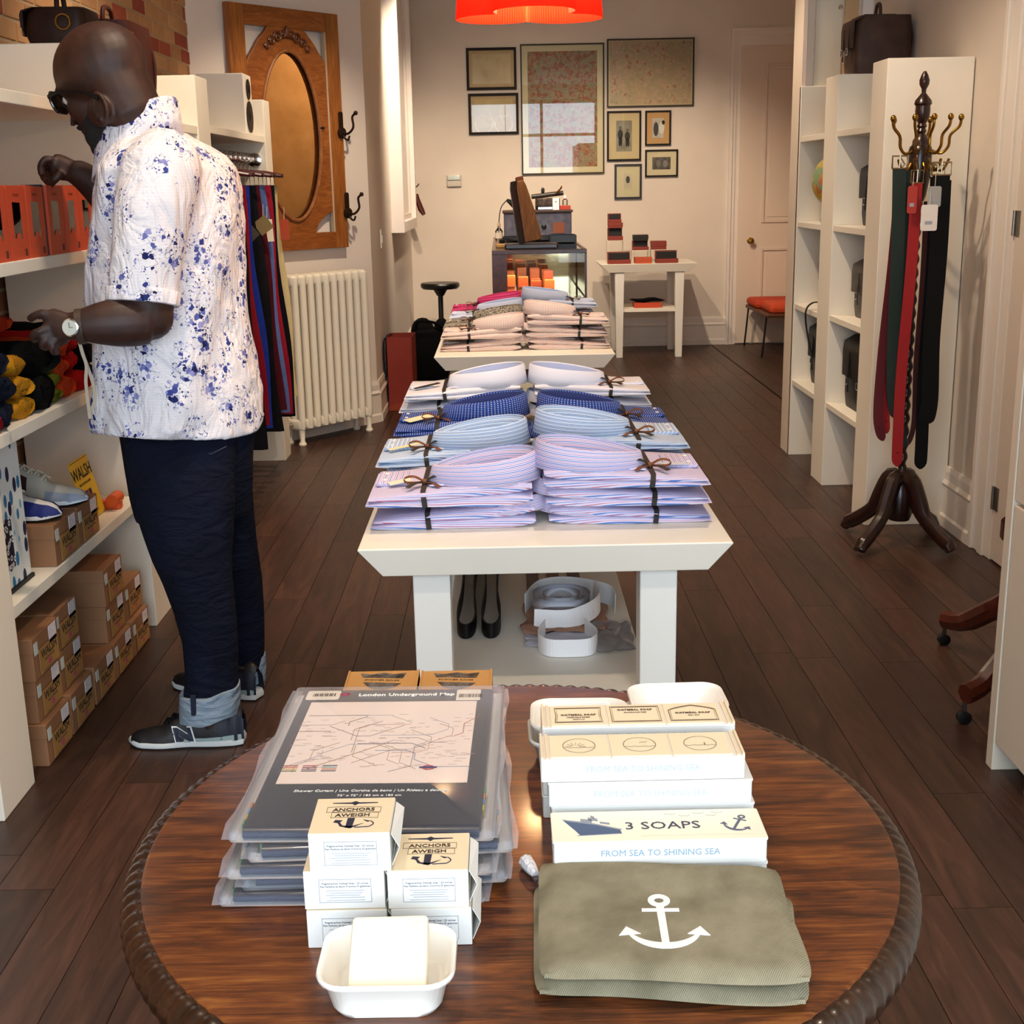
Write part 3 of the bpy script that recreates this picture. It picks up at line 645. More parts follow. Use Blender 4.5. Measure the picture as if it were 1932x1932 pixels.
for zz in (.43, .707):
    for ix in range(5):
        for iy in range(4):
            if zz > .5 and ix == 4: continue
            xx = x0 + .12 + ix * .088; yy = y0 + .10 + iy * .22; w_ = .066; d_ = .12; h_ = .10 + .07 * rr.random(); k += 1
            where = ('on the case floor', 'on the glass shelf')[zz > .5] + ', ' + ('front', 'second', 'third', 'rear')[iy] + ' row, ' + ('first', 'second', 'third', 'fourth', 'fifth')[ix] + ' from the wooden side'
            w = thing('leather_wallet', 'orange-brown leather case ' + where, 'wallet', (xx, yy, zz), group='leather goods in the display case')
            obj('body', B().rbox(xx - w_ / 2, xx + w_ / 2, yy - .012, yy + .012, zz, zz + h_, r=.006).rbox(xx - w_ / 2, xx + w_ / 2, yy - .015, yy - .011, zz + h_ * .5, zz + h_ * .98, r=.002), mat(cols_[k % 5], .4), w)
            obj('stand', B().box(xx - .02, xx + .02, yy + .012, yy + .05, zz, zz + .012), mat('D8D4CC', .2), w)
# ---- on top of the case
zc = 1.031
t = thing('tool_box', 'worn blue-grey metal box standing on the display case', 'box', (.28, 10.2, zc))
BG = mat('4A4A58', .5, .3, noise=(20, .06))
obj('body', B().box(.02, .545, 10.1, 10.4, zc + .03, zc + .205), BG, t, bev=.006)
obj('lid', B().box(.01, .555, 10.09, 10.41, zc + .205, zc + .225), mat('3C2A22', .5, .3), t, bev=.004)
obj('foot_rail', B().box(.02, .56, 10.08, 10.11, zc, zc + .03).box(.02, .56, 10.39, 10.42, zc, zc + .03), BLACKM, t)
obj('label_plate', B().box(.40, .49, 10.096, 10.1, zc + .05, zc + .13), mat('6E3A22', .6), t)
obj('clasp', B().ell((.33, 10.095, zc + .10), (.02, .01, .02)), BLACKM, t, smooth=True)
z2 = zc + .2255
t = thing('typewriter', 'small vintage machine with black handle on top of the metal box', 'machine', (.38, 10.25, z2))
obj('body', B().rbox(.27, .46, 10.18, 10.34, z2, z2 + .09, r=.02), mat('3A2C22', .4, .5, noise=(30, .1)), t, smooth=True)
obj('roller', B().tube([(.24, 10.26, z2 + .10), (.49, 10.26, z2 + .125)], .018, 12), mat('2A241E', .4), t, smooth=True)
obj('handle', B().lathe([(.008, 0), (.013, .02), (.014, .045), (.006, .06)], 10, c=(.33, 10.26, z2 + .11)), BLACKM, t, smooth=True)
obj('crank', B().tube([(.43, 10.24, z2 + .12), (.47, 10.22, z2 + .16), (.475, 10.2, z2 + .175)], .007, 6), BRASS, t, smooth=True)
obj('front_plate', B().box(.29, .44, 10.172, 10.18, z2 + .005, z2 + .02), CHROME, t)
t = thing('sign_card', 'small white price card standing on the metal box', 'card', (.425, 10.13, z2))
obj('card', B().box(.40, .45, 10.115, 10.12, z2, z2 + .09), WHITEP, t)
obj('foot', B().box(.405, .445, 10.12, 10.15, z2, z2 + .006), WHITEP, t)
obj('printed_mark', B().ell((.425, 10.1145, z2 + .06), (.006, .0006, .004)), INK, t)
t = thing('glass_bottle', 'small clear bottle with white cap on a red box', 'bottle', (.50, 10.2, z2 + .031))
obj('body', B().lathe([(.018, 0), (.02, .005), (.02, .04), (.008, .05), (.008, .055)], 12, c=(.50, 10.2, z2 + .0312)), PANE, t, smooth=True)
obj('cap', B().lathe([(.01, .055), (.01, .075), (.004, .078)], 10, c=(.50, 10.2, z2 + .0312)), WHITEP, t, smooth=True)
tag(obj('small_box', B().rbox(.455, .54, 10.13, 10.26, z2, z2 + .03, r=.004), mat('A8361C', .5)), 'flat red box under the small clear bottle', 'box')
t = thing('glass_bottle', 'clear bottle with pale label at the left end of the display case', 'bottle', (-.02, 10.3, zc))
obj('body', B().lathe([(.028, 0), (.03, .006), (.03, .07), (.012, .095), (.012, .115)], 14, c=(-.02, 10.2, zc)), PANE, t, smooth=True)
obj('label', B().lathe([(.031, .015), (.031, .06)], 14, c=(-.02, 10.2, zc), caps=False), mat('D9CFC0', .7), t, smooth=True)
obj('cap', B().lathe([(.014, .11), (.014, .13), (.005, .132)], 10, c=(-.02, 10.2, zc)), mat('C9B08A', .4), t, smooth=True)
# wooden form
t = thing('tailors_board', 'tall tapered wooden board leaning on a dark wooden stand on the display case', 'board', (.17, 9.0, zc))
obj('foot_block', B().rbox(.02, .38, 8.75, 9.0, zc, zc + .03, r=.01), DARKWOOD, t)
pr = [(-.058, 0), (.058, 0), (.063, .02), (.05, .22), (.03, .37), (.018, .41), (-.028, .41), (-.04, .36), (-.058, .02)]
MB_ = frame3((.215, 8.86, zc + .03), (1, .05, .16), (-.22, .12, 1))
MB_ = frame3((.215, 8.86, zc + .045), Vector((1, .25, .17)), Vector((-.19, .1, 1)) - Vector((1, .25, .17)).normalized() * Vector((-.19, .1, 1)).dot(Vector((1, .25, .17)).normalized()))
obj('board', B().prism(pr, -.012, .012), wood('worn_oak_board', '5A3218', '8E6234', (14, 14, 2)), t, T=MB_, bev=.005)
obj('back_board', B().prism([(x * 1.06 - .035, y * 1.02) for x, y in pr], -.045, -.016), DARKWOOD, t, T=MB_, bev=.004)
obj('top_cap', B().rbox(-.028, .02, .405, .438, -.03, .01, r=.006), wood('cap_wood', '5A2A12', '7E4420'), t, T=MB_)
tag(obj('leather_strap_roll', B().lathe([(.035, 0), (.05, .01), (.05, .03), (.03, .04), (.03, .028)], 16, c=(.03, 9.5, zc)), BLACKM, smooth=True), 'coiled black strap at the left side of the display case', 'strap')
tag(obj('wooden_block', B().rbox(-.04, .06, 8.95, 9.1, zc, zc + .022, r=.008), mat('C9A060', .6)), 'small pale wooden block at the front left of the display case', 'block')
tag(obj('black_tray', B().box(.36, .555, 9.62, 9.9, zc, zc + .012).box(.36, .555, 9.62, 9.63, zc + .012, zc + .05).box(.36, .555, 9.89, 9.9, zc + .012, zc + .05).box(.36, .37, 9.63, 9.89, zc + .012, zc + .05).box(.545, .555, 9.63, 9.89, zc + .012, zc + .05), BLACKM), 'shallow black tray on the right of the display case', 'tray')
t = thing('desk_lamp', 'black desk lamp head with curved cable behind the wooden board', 'lamp', (.02, 10.6, zc))
obj('head', B().tube([(.05, 10.6, zc + .30), (.10, 10.58, zc + .27), (.14, 10.57, zc + .25)], [.012, .03, .038], 10), BLACKM, t, smooth=True)
obj('cable', B().tube(bez([(.05, 10.6, zc + .30), (-.0, 10.6, zc + .24), (-.02, 10.6, zc + .12), (-.02, 10.6, zc + .03), (.0, 10.6, zc + .01)], 5), .004, 6), BLACKM, t)
obj('base', B().lathe([(.05, 0), (.05, .012), (.01, .018)], 14, c=(.02, 10.6, zc)), BLACKM, t, smooth=True)
# ---- bench in the rear right nook
t = thing('bench', 'low bench with orange cushions and thin black legs near the back door', 'bench', (2.55, 11.05, 0))
for q in ((2.20, 10.68), (2.83, 10.68), (2.20, 11.48), (2.83, 11.48)): obj('leg', B().tube([(q[0] - .03, q[1], 0), (q[0], q[1], .345)], .008, 6), BLACKM, t)
obj('seat', B().rbox(2.18, 2.88, 10.62, 11.54, .34, .37, r=.02), mat('5A3018', .5), t)
obj('cushion', B().rbox(2.22, 2.86, 10.64, 11.05, .37, .45, r=.04, ez=.03), mat('C4451C', .8), t, smooth=True)
obj('cushion', B().rbox(2.18, 2.86, 11.08, 11.52, .37, .44, r=.04, ez=.03), mat('B8380F', .8), t, smooth=True)
# ---- wooden swivel chair peeking out behind the drawer cabinet
t = thing('swivel_chair', 'reddish wooden swivel chair base on casters behind the cream cabinet', 'chair', (1.60, 3.42, 0))
RW = wood('red_mahogany', '2E0D07', '5E2413', (6, 6, 6), .35, coat=.3)
cx_, cy_ = 1.585, 3.40
for k, (fx, fy) in enumerate(((1.385, 3.82), (1.235, 3.215), (1.78, 2.995), (1.80, 3.62))):
    d = Vector((fx - cx_, fy - cy_, 0)); p = [Vector((cx_, cy_, .33)), Vector((cx_, cy_, .27)) + d * .25, Vector((cx_, cy_, .19)) + d * .55, Vector((cx_, cy_, .105)) + d * .82, Vector((cx_, cy_, .085)) + d]
    lg = obj('leg', B().tube(bez(p, 4), [.05] * 4 + [.042] * 4 + [.034] * 4 + [.03] * 5, 8, ry=[.026] * 17, up=(0, 0, 1)), RW, t, smooth=True)
    obj('caster', B().lathe([(.006, -.012), (.019, -.01), (.019, .01), (.006, .012)], 14), BLACKM, lg, smooth=True, T=Matrix.Translation((fx, fy, .019)) @ Matrix.Rotation(pi / 2, 4, 'X'))
    obj('caster_stem', B().tube([(fx, fy, .019), (fx, fy, .06)], .007, 6), mat('5A544C', .4, .8), lg)
obj('column', B().lathe([(.045, .25), (.05, .32), (.03, .34), (.03, .44)], 14, c=(cx_, cy_, 0)), RW, t, smooth=True)
obj('seat', B().rbox(1.42, 1.85, 3.19, 3.6, .44, .48, r=.09), RW, t)
for k in range(5): obj('spindle', B().tube([(1.83, 3.23 + k * .085, .48), (1.86, 3.23 + k * .085, .82)], .01, 6), RW, t, smooth=True)
obj('back_rail', B().rbox(1.845, 1.875, 3.2, 3.6, .80, .90, r=.012), RW, t)
# ================================================================== COAT STAND AND BELTS
RX, RY = 1.595, 5.0
t = thing('coat_stand', 'dark turned wooden coat stand with barley-twist pole, hung with belts', 'coat stand', (RX, RY, 0))
prof = [(.005, 1.832), (.012, 1.82), (.019, 1.80), (.018, 1.785), (.009, 1.768), (.008, 1.755), (.016, 1.745), (.03, 1.728), (.033, 1.716), (.027, 1.708), (.028, 1.69), (.026, 1.665), (.015, 1.645), (.019, 1.635), (.014, 1.627), (.019, 1.617), (.014, 1.608), (.022, 1.598), (.031, 1.582), (.032, 1.568), (.04, 1.56), (.044, 1.545), (.042, 1.45), (.03, 1.38), (.022, 1.36)]
obj('finial', B().lathe(prof[::-1], 20, c=(RX, RY, 0)), DARKWOOD, t, smooth=True)
rg = []
for i in range(221):
    z = .28 + i * (1.08 / 220); a0 = z * 2 * pi / .052
    rg.append([(RX + (.017 + .0035 * cos(2 * pi * j / 12 - a0)) * cos(2 * pi * j / 12), RY + (.017 + .0035 * cos(2 * pi * j / 12 - a0)) * sin(2 * pi * j / 12), z) for j in range(12)])
obj('twisted_pole', B().loft(rg), DARKWOOD, t, smooth=True, sharp=80)
obj('collar', B().lathe([(.04, .10), (.055, .14), (.05, .22), (.035, .26), (.04, .275), (.04, .295), (.024, .305)], 18, c=(RX, RY, 0)), DARKWOOD, t, smooth=True)
for fx, fy in ((1.44, 5.19), (1.40, 4.83), (1.735, 4.80), (1.79, 5.17)):
    d = Vector((fx - RX, fy - RY, 0)); c = Vector((RX, RY, 0))
    pth = bez([c + Vector((0, 0, .26)), c + d * .18 + Vector((0, 0, .27)), c + d * .34 + Vector((0, 0, .20)), c + d * .5 + Vector((0, 0, .13)), c + d * .78 + Vector((0, 0, .075)), c + d * .98 + Vector((0, 0, .045)), c + d * 1.06 + Vector((0, 0, .024))], 4)
    obj('leg', B().tube(pth, [.03 + .012 * sin(min(1, i / 12) * pi) for i in range(len(pth) - 4)] + [.024, .023, .022, .02], 10, ry=[.03] * 12 + [.026] * (len(pth) - 12), up=(0, 0, 1)), DARKWOOD, t, smooth=True)
hk = []
for a in (-155, -118, -90, -62, -25, 60, 120):
    a = math.radians(a); d = Vector((cos(a), sin(a), 0)); c = Vector((RX, RY, 0)); up = 1 if int(math.degrees(a)) % 2 else 0
    h = obj('hook', B().tube(bez([c + d * .04 + Vector((0, 0, 1.545)), c + d * .075 + Vector((0, 0, 1.535)), c + d * .10 + Vector((0, 0, 1.56)), c + d * .105 + Vector((0, 0, 1.60)), c + d * .135 + Vector((0, 0, 1.63)), c + d * .14 + Vector((0, 0, 1.655))], 4), .0055, 8).ell(c + d * .14 + Vector((0, 0, 1.662)), (.011, .011, .013)), BRASS, t, smooth=True)
    obj('lower_hook', B().tube(bez([c + d * .042 + Vector((0, 0, 1.50)), c + d * .06 + Vector((0, 0, 1.475)), c + d * .085 + Vector((0, 0, 1.475)), c + d * .10 + Vector((0, 0, 1.50)), c + d * .105 + Vector((0, 0, 1.515))], 4), .005, 8), BRASS, t, smooth=True)
def belt(label, top, bot, w, m, Y, tail=None, buckle=True, ang=0):
    "strap hanging from pixel top to pixel bot at depth Y"
    a = P(*top, Y=Y); c = P(*bot, Y=Y); L = a.z - c.z
    tg = thing('leather_belt', label, 'belt', (a.x, Y, c.z), group='belts on the coat stand')
    side = (cos(ang), sin(ang), 0)
    sway = (c.x - a.x)
    pts = [a, a.lerp(c, .3) + Vector((0, -.006, 0)), a.lerp(c, .65) + Vector((-.004, .004, 0)), a.lerp(c, .9), c + Vector((tail or 0, 0, 0))]
    q = bez(pts, 6); ws = [w] * (len(q) - 3) + [w * .95, w * .7, w * .2]
    st = obj('strap', B().strap(q, ws, .004, side), m, tg)
    obj('belt_hole', B().box(0, 0, 0, 0, 0, 0) if False else B().tube([q[-5] + Vector((0, -.003, 0)), q[-5] + Vector((0, .003, 0))], .003, 6), BLACKM, st)
    if buckle:
        bz = a + Vector((0, 0, .02)); hw = w * .55
        obj('buckle', B().tube([bz + Vector((hw * sx, 0, dz)) for sx, dz in ((-1, -.02), (-1, .025), (1, .025), (1, -.02), (-1, -.02))], .0035, 6), mat('B8A888', .25, 1.0), tg, smooth=True)
        obj('prong', B().tube([bz + Vector((0, 0, -.02)), bz + Vector((0, -.004, .028))], .0025, 5), mat('B8A888', .25, 1.0), tg, smooth=True)
        obj('hanging_loop', B().tube([bz + Vector((0, 0, .025)), Vector((bz.x * .7 + RX * .3, (Y + RY) / 2, 1.50))], .0022, 5), mat('C8BCA0', .3, .9), tg)
    return tg
belt('dark red leather belt with punched tail, leftmost on the stand', (1697, 345), (1652, 832), .036, mat('5E0F18', .45), 4.935, .03)
belt('bright red belt hanging behind the green belts', (1704, 350), (1668, 818), .03, mat('A81418', .5), 4.955, .01)
belt('wide dark green belt, front left of the stand', (1697, 318), (1684, 790), .05, mat('10261E', .6), 4.90, .02)
belt('second dark green belt tucked behind the first green one', (1708, 322), (1696, 845), .04, mat('12291F', .6), 4.925, .02, False)
belt('red belt hanging straight down in front of the pole', (1730, 345), (1690, 880), .042, mat('A01216', .5), 4.885, .005)
belt('thin maroon belt behind the twisted pole', (1748, 380), (1722, 840), .02, mat('4A0F16', .5), 5.05, -.02, False)
belt('wide black belt on the right of the stand', (1776, 330), (1752, 800), .065, mat('070909', .55, Specular_IOR_Level=.2), 4.89, -.015)
belt('black belt with pointed tail reaching lowest on the right', (1768, 335), (1736, 885), .05, mat('080A0B', .55, Specular_IOR_Level=.2), 4.915, .0)
belt('narrow dark charcoal belt at the far right of the stand', (1785, 340), (1757, 790), .04, mat('090B0C', .55, Specular_IOR_Level=.2), 4.94, -.01, False)
for px, py, w_, h_, c_, lab in ((1721, 377, .036, .10, 'B33A2E', 'red swing tag tied to the red belt'), (1763, 371, .05, .075, 'A8ABA8', 'grey printed swing tag on the black belts'), (1753, 411, .062, .095, 'F0ECE4', 'white rounded swing tag hanging lowest among the belts')):
    p = P(px, py, Y=4.865 if w_ < .06 else 4.855); tg = thing('swing_tag', lab, 'tag', p)
    obj('card', B().rbox(p.x - w_ / 2, p.x + w_ / 2, p.z - h_ / 2, p.z + h_ / 2, -.001, .001, r=.008, ez=.0004), mat(c_, .6), tg, T=Matrix.Translation((0, p.y, 0)) @ Matrix(((1, 0, 0, 0), (0, 0, -1, 0), (0, 1, 0, 0), (0, 0, 0, 1))))
    obj('string', B().tube([p + Vector((0, 0, h_ / 2 - .004)), p + Vector((.004, .01, h_ / 2 + .05))], .001, 4), mat('D8D0C0', .7), tg)
    obj('printed_mark', B().box(p.x - w_ * .25, p.x + w_ * .2, p.y - .0016, p.y - .001, p.z - h_ * .25, p.z - h_ * .12), GREYINK, tg)
# ================================================================== BAGS
def satchel(name, label, cat, x0, x1, y0, y1, z0, h, m, flap=True, handle=True, straps=True, face='-X', lean=0):
    "soft leather bag; its front looks towards -X"
    t = thing(name, label, cat, ((x0 + x1) / 2, (y0 + y1) / 2, z0))
    dx = x1 - x0
    def ring(k): # taper to the top
        z = z0 + h * k; i = .01 + .012 * abs(2 * k - 1) ** 4; yy = .02 * sin(pi * k)
        r_ = min(.03, dx * .3)
        return [(x, y, z) for x, y in rrect(x0 + i * (1 + .8 * k), x1 - i * .4, y0 - yy * .3 + .01 * k, y1 + yy * .3 - .01 * k, r_, 3)]
    bd_ = obj('body', B().loft([ring(k) for k in (0, .04, .2, .4, .6, .8, .94, 1)]), m, t, smooth=True, sharp=70)
    if flap:
        obj('flap', B().loft([[(x0 + dx * .7, y, z0 + h * 1.01), (x0 + dx * .2, y, z0 + h * 1.015), (x0 + .006, y, z0 + h * .93), (x0 + .0, y, z0 + h * .8), (x0 + .001, y, z0 + h * .45), (x0 + .010, y, z0 + h * .45), (x0 + .012, y, z0 + h * .9), (x0 + dx * .22, y, z0 + h), (x0 + dx * .7, y, z0 + h)] for y in (y0 + .012, y0 + .03, y1 - .03, y1 - .012)]), m, t, smooth=True, sharp=60)
        for q in (.3, .7):
            yy = y0 + (y1 - y0) * q; st = obj('strap', B().strap([(x0 + .0, yy, z0 + h * .8), (x0 - .005, yy, z0 + h * .5), (x0 - .002, yy, z0 + h * .25)], .02, .004, (0, 1, 0)), m, t)
            obj('buckle', B().tube([(x0 - .007, yy + a * .014, z0 + h * .4 + b_ * .014) for a, b_ in ((-1, -1), (-1, 1), (1, 1), (1, -1), (-1, -1))], .0025, 6), CHROME, st, smooth=True)
    if handle: obj('handle', B().tube(bez([((x0 + x1) / 2, y0 + (y1 - y0) * .3, z0 + h * .98), ((x0 + x1) / 2, y0 + (y1 - y0) * .38, z0 + h * 1.0 + .05), ((x0 + x1) / 2, y0 + (y1 - y0) * .62, z0 + h * 1.0 + .05), ((x0 + x1) / 2, y0 + (y1 - y0) * .7, z0 + h * .98)], 5), .008, 8), m, t, smooth=True)
    if straps:
        for s_ in (0, 1):
            yy = (y0 + .03, y1 - .03)[s_]; obj('shoulder_strap', B().strap(bez([(x1 - .02, yy, z0 + h * .95), (x1 + .0, yy, z0 + h * .6), (x1 - .015, yy, z0 + h * .1)], 5), .025, .004, (0, 1, 0)), m, t)
    return t
GREYL = mat('3A332D', .5, noise=(16, .05), bump=(120, .15, .002))
satchel('camera_bag', 'upright black bag in the top cubby nearest the belt stand', 'bag', 1.69, 1.86, 5.55, 5.9, 1.66, .22, LEATHER_B, flap=False, straps=False)
satchel('backpack', 'black backpack with drawstring in the second cubby from the top nearest the belt stand', 'bag', 1.625, 1.86, 5.52, 5.95, 1.24, .27, mat('16161C', .6, noise=(16, .02)))
satchel('backpack', 'grey-brown bag with hanging buckles in the third cubby nearest the belt stand', 'bag', 1.61, 1.86, 5.52, 5.95, .827, .26, GREYL)
satchel('backpack', 'black leather backpack in the lowest cubby nearest the belt stand', 'bag', 1.585, 1.86, 5.52, 5.95, .412, .33, LEATHER_B)
satchel('backpack', 'black leather backpack in the lowest cubby beside the partition', 'bag', 1.60, 1.86, 6.30, 6.70, .412, .31, LEATHER_B)
sb = satchel('shoulder_bag', 'dark brown shoulder bag with its strap hanging out of the third cubby beside the partition', 'bag', 1.64, 1.86, 6.30, 6.70, .815, .27, LEATHER_D, handle=False)
obj('hanging_strap', B().strap(bez([(1.66, 6.45, .88), (1.60, 6.42, .855), (1.545, 6.4, .85), (1.515, 6.4, .815), (1.518, 6.4, .74), (1.535, 6.38, .64), (1.548, 6.38, .60)], 5), .022, .004, (0, 1, 0)), LEATHER_B, sb)
satchel('leather_pouch', 'tan leather pouch in the top cubby beside the partition', 'bag', 1.68, 1.86, 6.32, 6.68, 1.66, .17, mat('6A3E22', .5, noise=(14, .04)), straps=False, handle=False)
satchel('backpack', 'brown waxed backpack with folded top standing on the bookcase', 'bag', 1.59, 1.87, 6.04, 6.245, 1.906, .25, mat('3E2415', .6, noise=(12, .04)))
t = satchel('duffel_bag', 'dark brown leather bag with top handle on the shelving above the man', 'bag', -1.47, -1.265, 4.17, 4.37, 1.901, .105, LEATHER_D, straps=False)
obj('brass_ring', B().tube([(-1.33 + .022 * cos(a * pi / 10), 4.158, 1.96 + .022 * sin(a * pi / 10)) for a in range(21)], .003, 6), BRASS, t, smooth=True)
t = satchel('messenger_bag', 'tall brown leather messenger bag on the top shelf behind the man', 'bag', -1.42, -1.195, 4.40, 4.72, 1.705, .29, mat('3E1810', .5, noise=(14, .03), Specular_IOR_Level=.25))
obj('clasp', B().rbox(-1.206, -1.196, 4.43, 4.46, 1.92, 1.96, r=.004), BRASS, t)
# globe
GC = Vector((1.68, 6.50, 1.44))
t = thing('globe', 'small desk globe in the second cubby from the top beside the partition', 'globe', (GC.x, GC.y, 1.238))
s = NT('globe_map'); v = s.coord(); f = s.noise(v, 9, 5, .6); vo = s.n('ShaderNodeTexVoronoi'); vo.inputs['Scale'].default_value = 22; s.l(v, vo.inputs['Vector'])
land = s.ramp(s.noise(vo.outputs['Color'], 4, 0), [(.3, 'D8A23A'), (.5, 'C8B04A'), (.7, 'C86A3A')])
s.l(s.mix(s.ramp(f, [(.46, '000000'), (.52, 'FFFFFF')]), '7F9A72', land), s.b.inputs['Base Color']); s.set(Roughness=.35)
obj('sphere', B().ell(GC, (.135, .135, .135), 28, 18), s.m, t, smooth=True)
obj('meridian_ring', B().tube([GC + Vector((0, .15 * cos(a * pi / 20), .15 * sin(a * pi / 20))) for a in range(-10, 31)], .004, 6), BRASS, t, smooth=True)
obj('base', B().lathe([(.085, 0), (.085, .012), (.03, .025), (.012, .03), (.012, .06)], 20, c=(GC.x, GC.y, 1.238)), DARKWOOD, t, smooth=True)
# ================================================================== LEFT SHELVING GOODS
# speaker
t = thing('loudspeaker', 'white bookshelf loudspeaker with two black drivers on top of the shelving', 'speaker', (-1.35, 6.59, 1.719))
obj('cabinet', B().box(-1.465, -1.235, 6.50, 6.69, 1.7185, 2.0), mat('E6DFD0', .35), t, bev=.006)
for z_, r_ in ((1.80, .075), (1.93, .048)): obj('driver', B().lathe([(r_, 0), (r_, .005), (r_ * .9, .006), (r_ * .4, -.006 + .01), (r_ * .3, .008), (.005, .01)], 20), BLACKM, t, smooth=True, T=frame3((-1.235, 6.595, z_), (0, 1, 0), (0, 0, 1)))
# shoe boxes
KRAFT = mat('8E6240', .75, noise=(9, .02), bump=(200, .1, .001), name='kraft_board'); KLAB = mat('A5793F', .7, name='kraft_label')
KIN = mat('2A1C10', .8); STICK = mat('DAD2D6', .6); STICK2 = mat('C9CFC6', .6); PINKP = mat('B04A62', .7)
def shoe_box(label, y, z, x=-1.212, w=.186, h=.117, d=.33, dx=0):
    x += dx
    t = thing('shoe_box', label, 'box', (x - d / 2, y + w / 2, z), group='kraft shoe boxes on the left shelving')
    obj('body', B().box(x - d + .002, x - .002, y + .002, y + w - .002, z + .0005, z + h - .032), KRAFT, t, bev=.0015)
    obj('lid', B().box(x - d, x, y, y + w, z + h - .04, z + h - .0005), KRAFT, t, bev=.002)
    M_ = frame3((x, y, z), (0, 1, 0), (0, 0, 1))
    lb = obj('front_label', B().box(.038, w - .008, .006, h - .042, 0, .0012), KLAB, t, T=M_)
    text('WALSH', .034, KIN, lb, Matrix.Translation(-off(t)) @ M_ @ Matrix.Translation((.108, .055, .0013)), sx=1.0, bold=.0006)
    text('MADE IN ENGLAND', .008, KIN, lb, Matrix.Translation(-off(t)) @ M_ @ Matrix.Translation((.108, .036, .0013)), res=1)
    obj('flag_print', B().box(.096, .12, .016, .030, .0012, .0015), PINKP, lb, T=M_)
    obj('printed_line', B().box(.06, .155, .0095, .0105, .0012, .0014), KIN, lb, T=M_)
    obj('size_sticker', B().box(w - .068, w - .014, h - .052, h - .006, .0003, .0012), STICK, t, T=M_)
    text('7 1/2', .012, GREYINK, t, Matrix.Translation(-off(t)) @ M_ @ Matrix.Translation((w - .041, h - .022, .0014)), res=1)
    obj('small_sticker', B().box(.008, .034, h - .048, h - .016, .0003, .0012), STICK2, t, T=M_)
    return t
names_c = ['nearest column', 'second column', 'third column', 'fourth column', 'farthest column']; names_r = ['bottom', 'middle', 'top']
for c_, (n_, y_) in enumerate(((3, 3.065), (3, 3.262), (1, 3.47), (3, 3.665), (2, 3.862))):
    for r_ in range(n_):
        rn = names_r[r_] if n_ == 3 else ('only' if n_ == 1 else ('lower', 'upper')[r_])
        shoe_box('kraft shoe box on the floor under the shelving, %s box of the %s' % (rn, names_c[c_]), y_ + (.006 if r_ % 2 else 0), r_ * .1172, dx=(-.012 if r_ == 1 else 0.004 if r_ == 0 else -.006) - (.0 if c_ != 1 else .006 * r_))
for k, y_ in enumerate((3.315, 3.508)): shoe_box('kraft shoe box on the lower shelf, ' + ('under the white and blue sneaker', 'beside the yellow sign')[k], y_, .4695, x=-1.222)
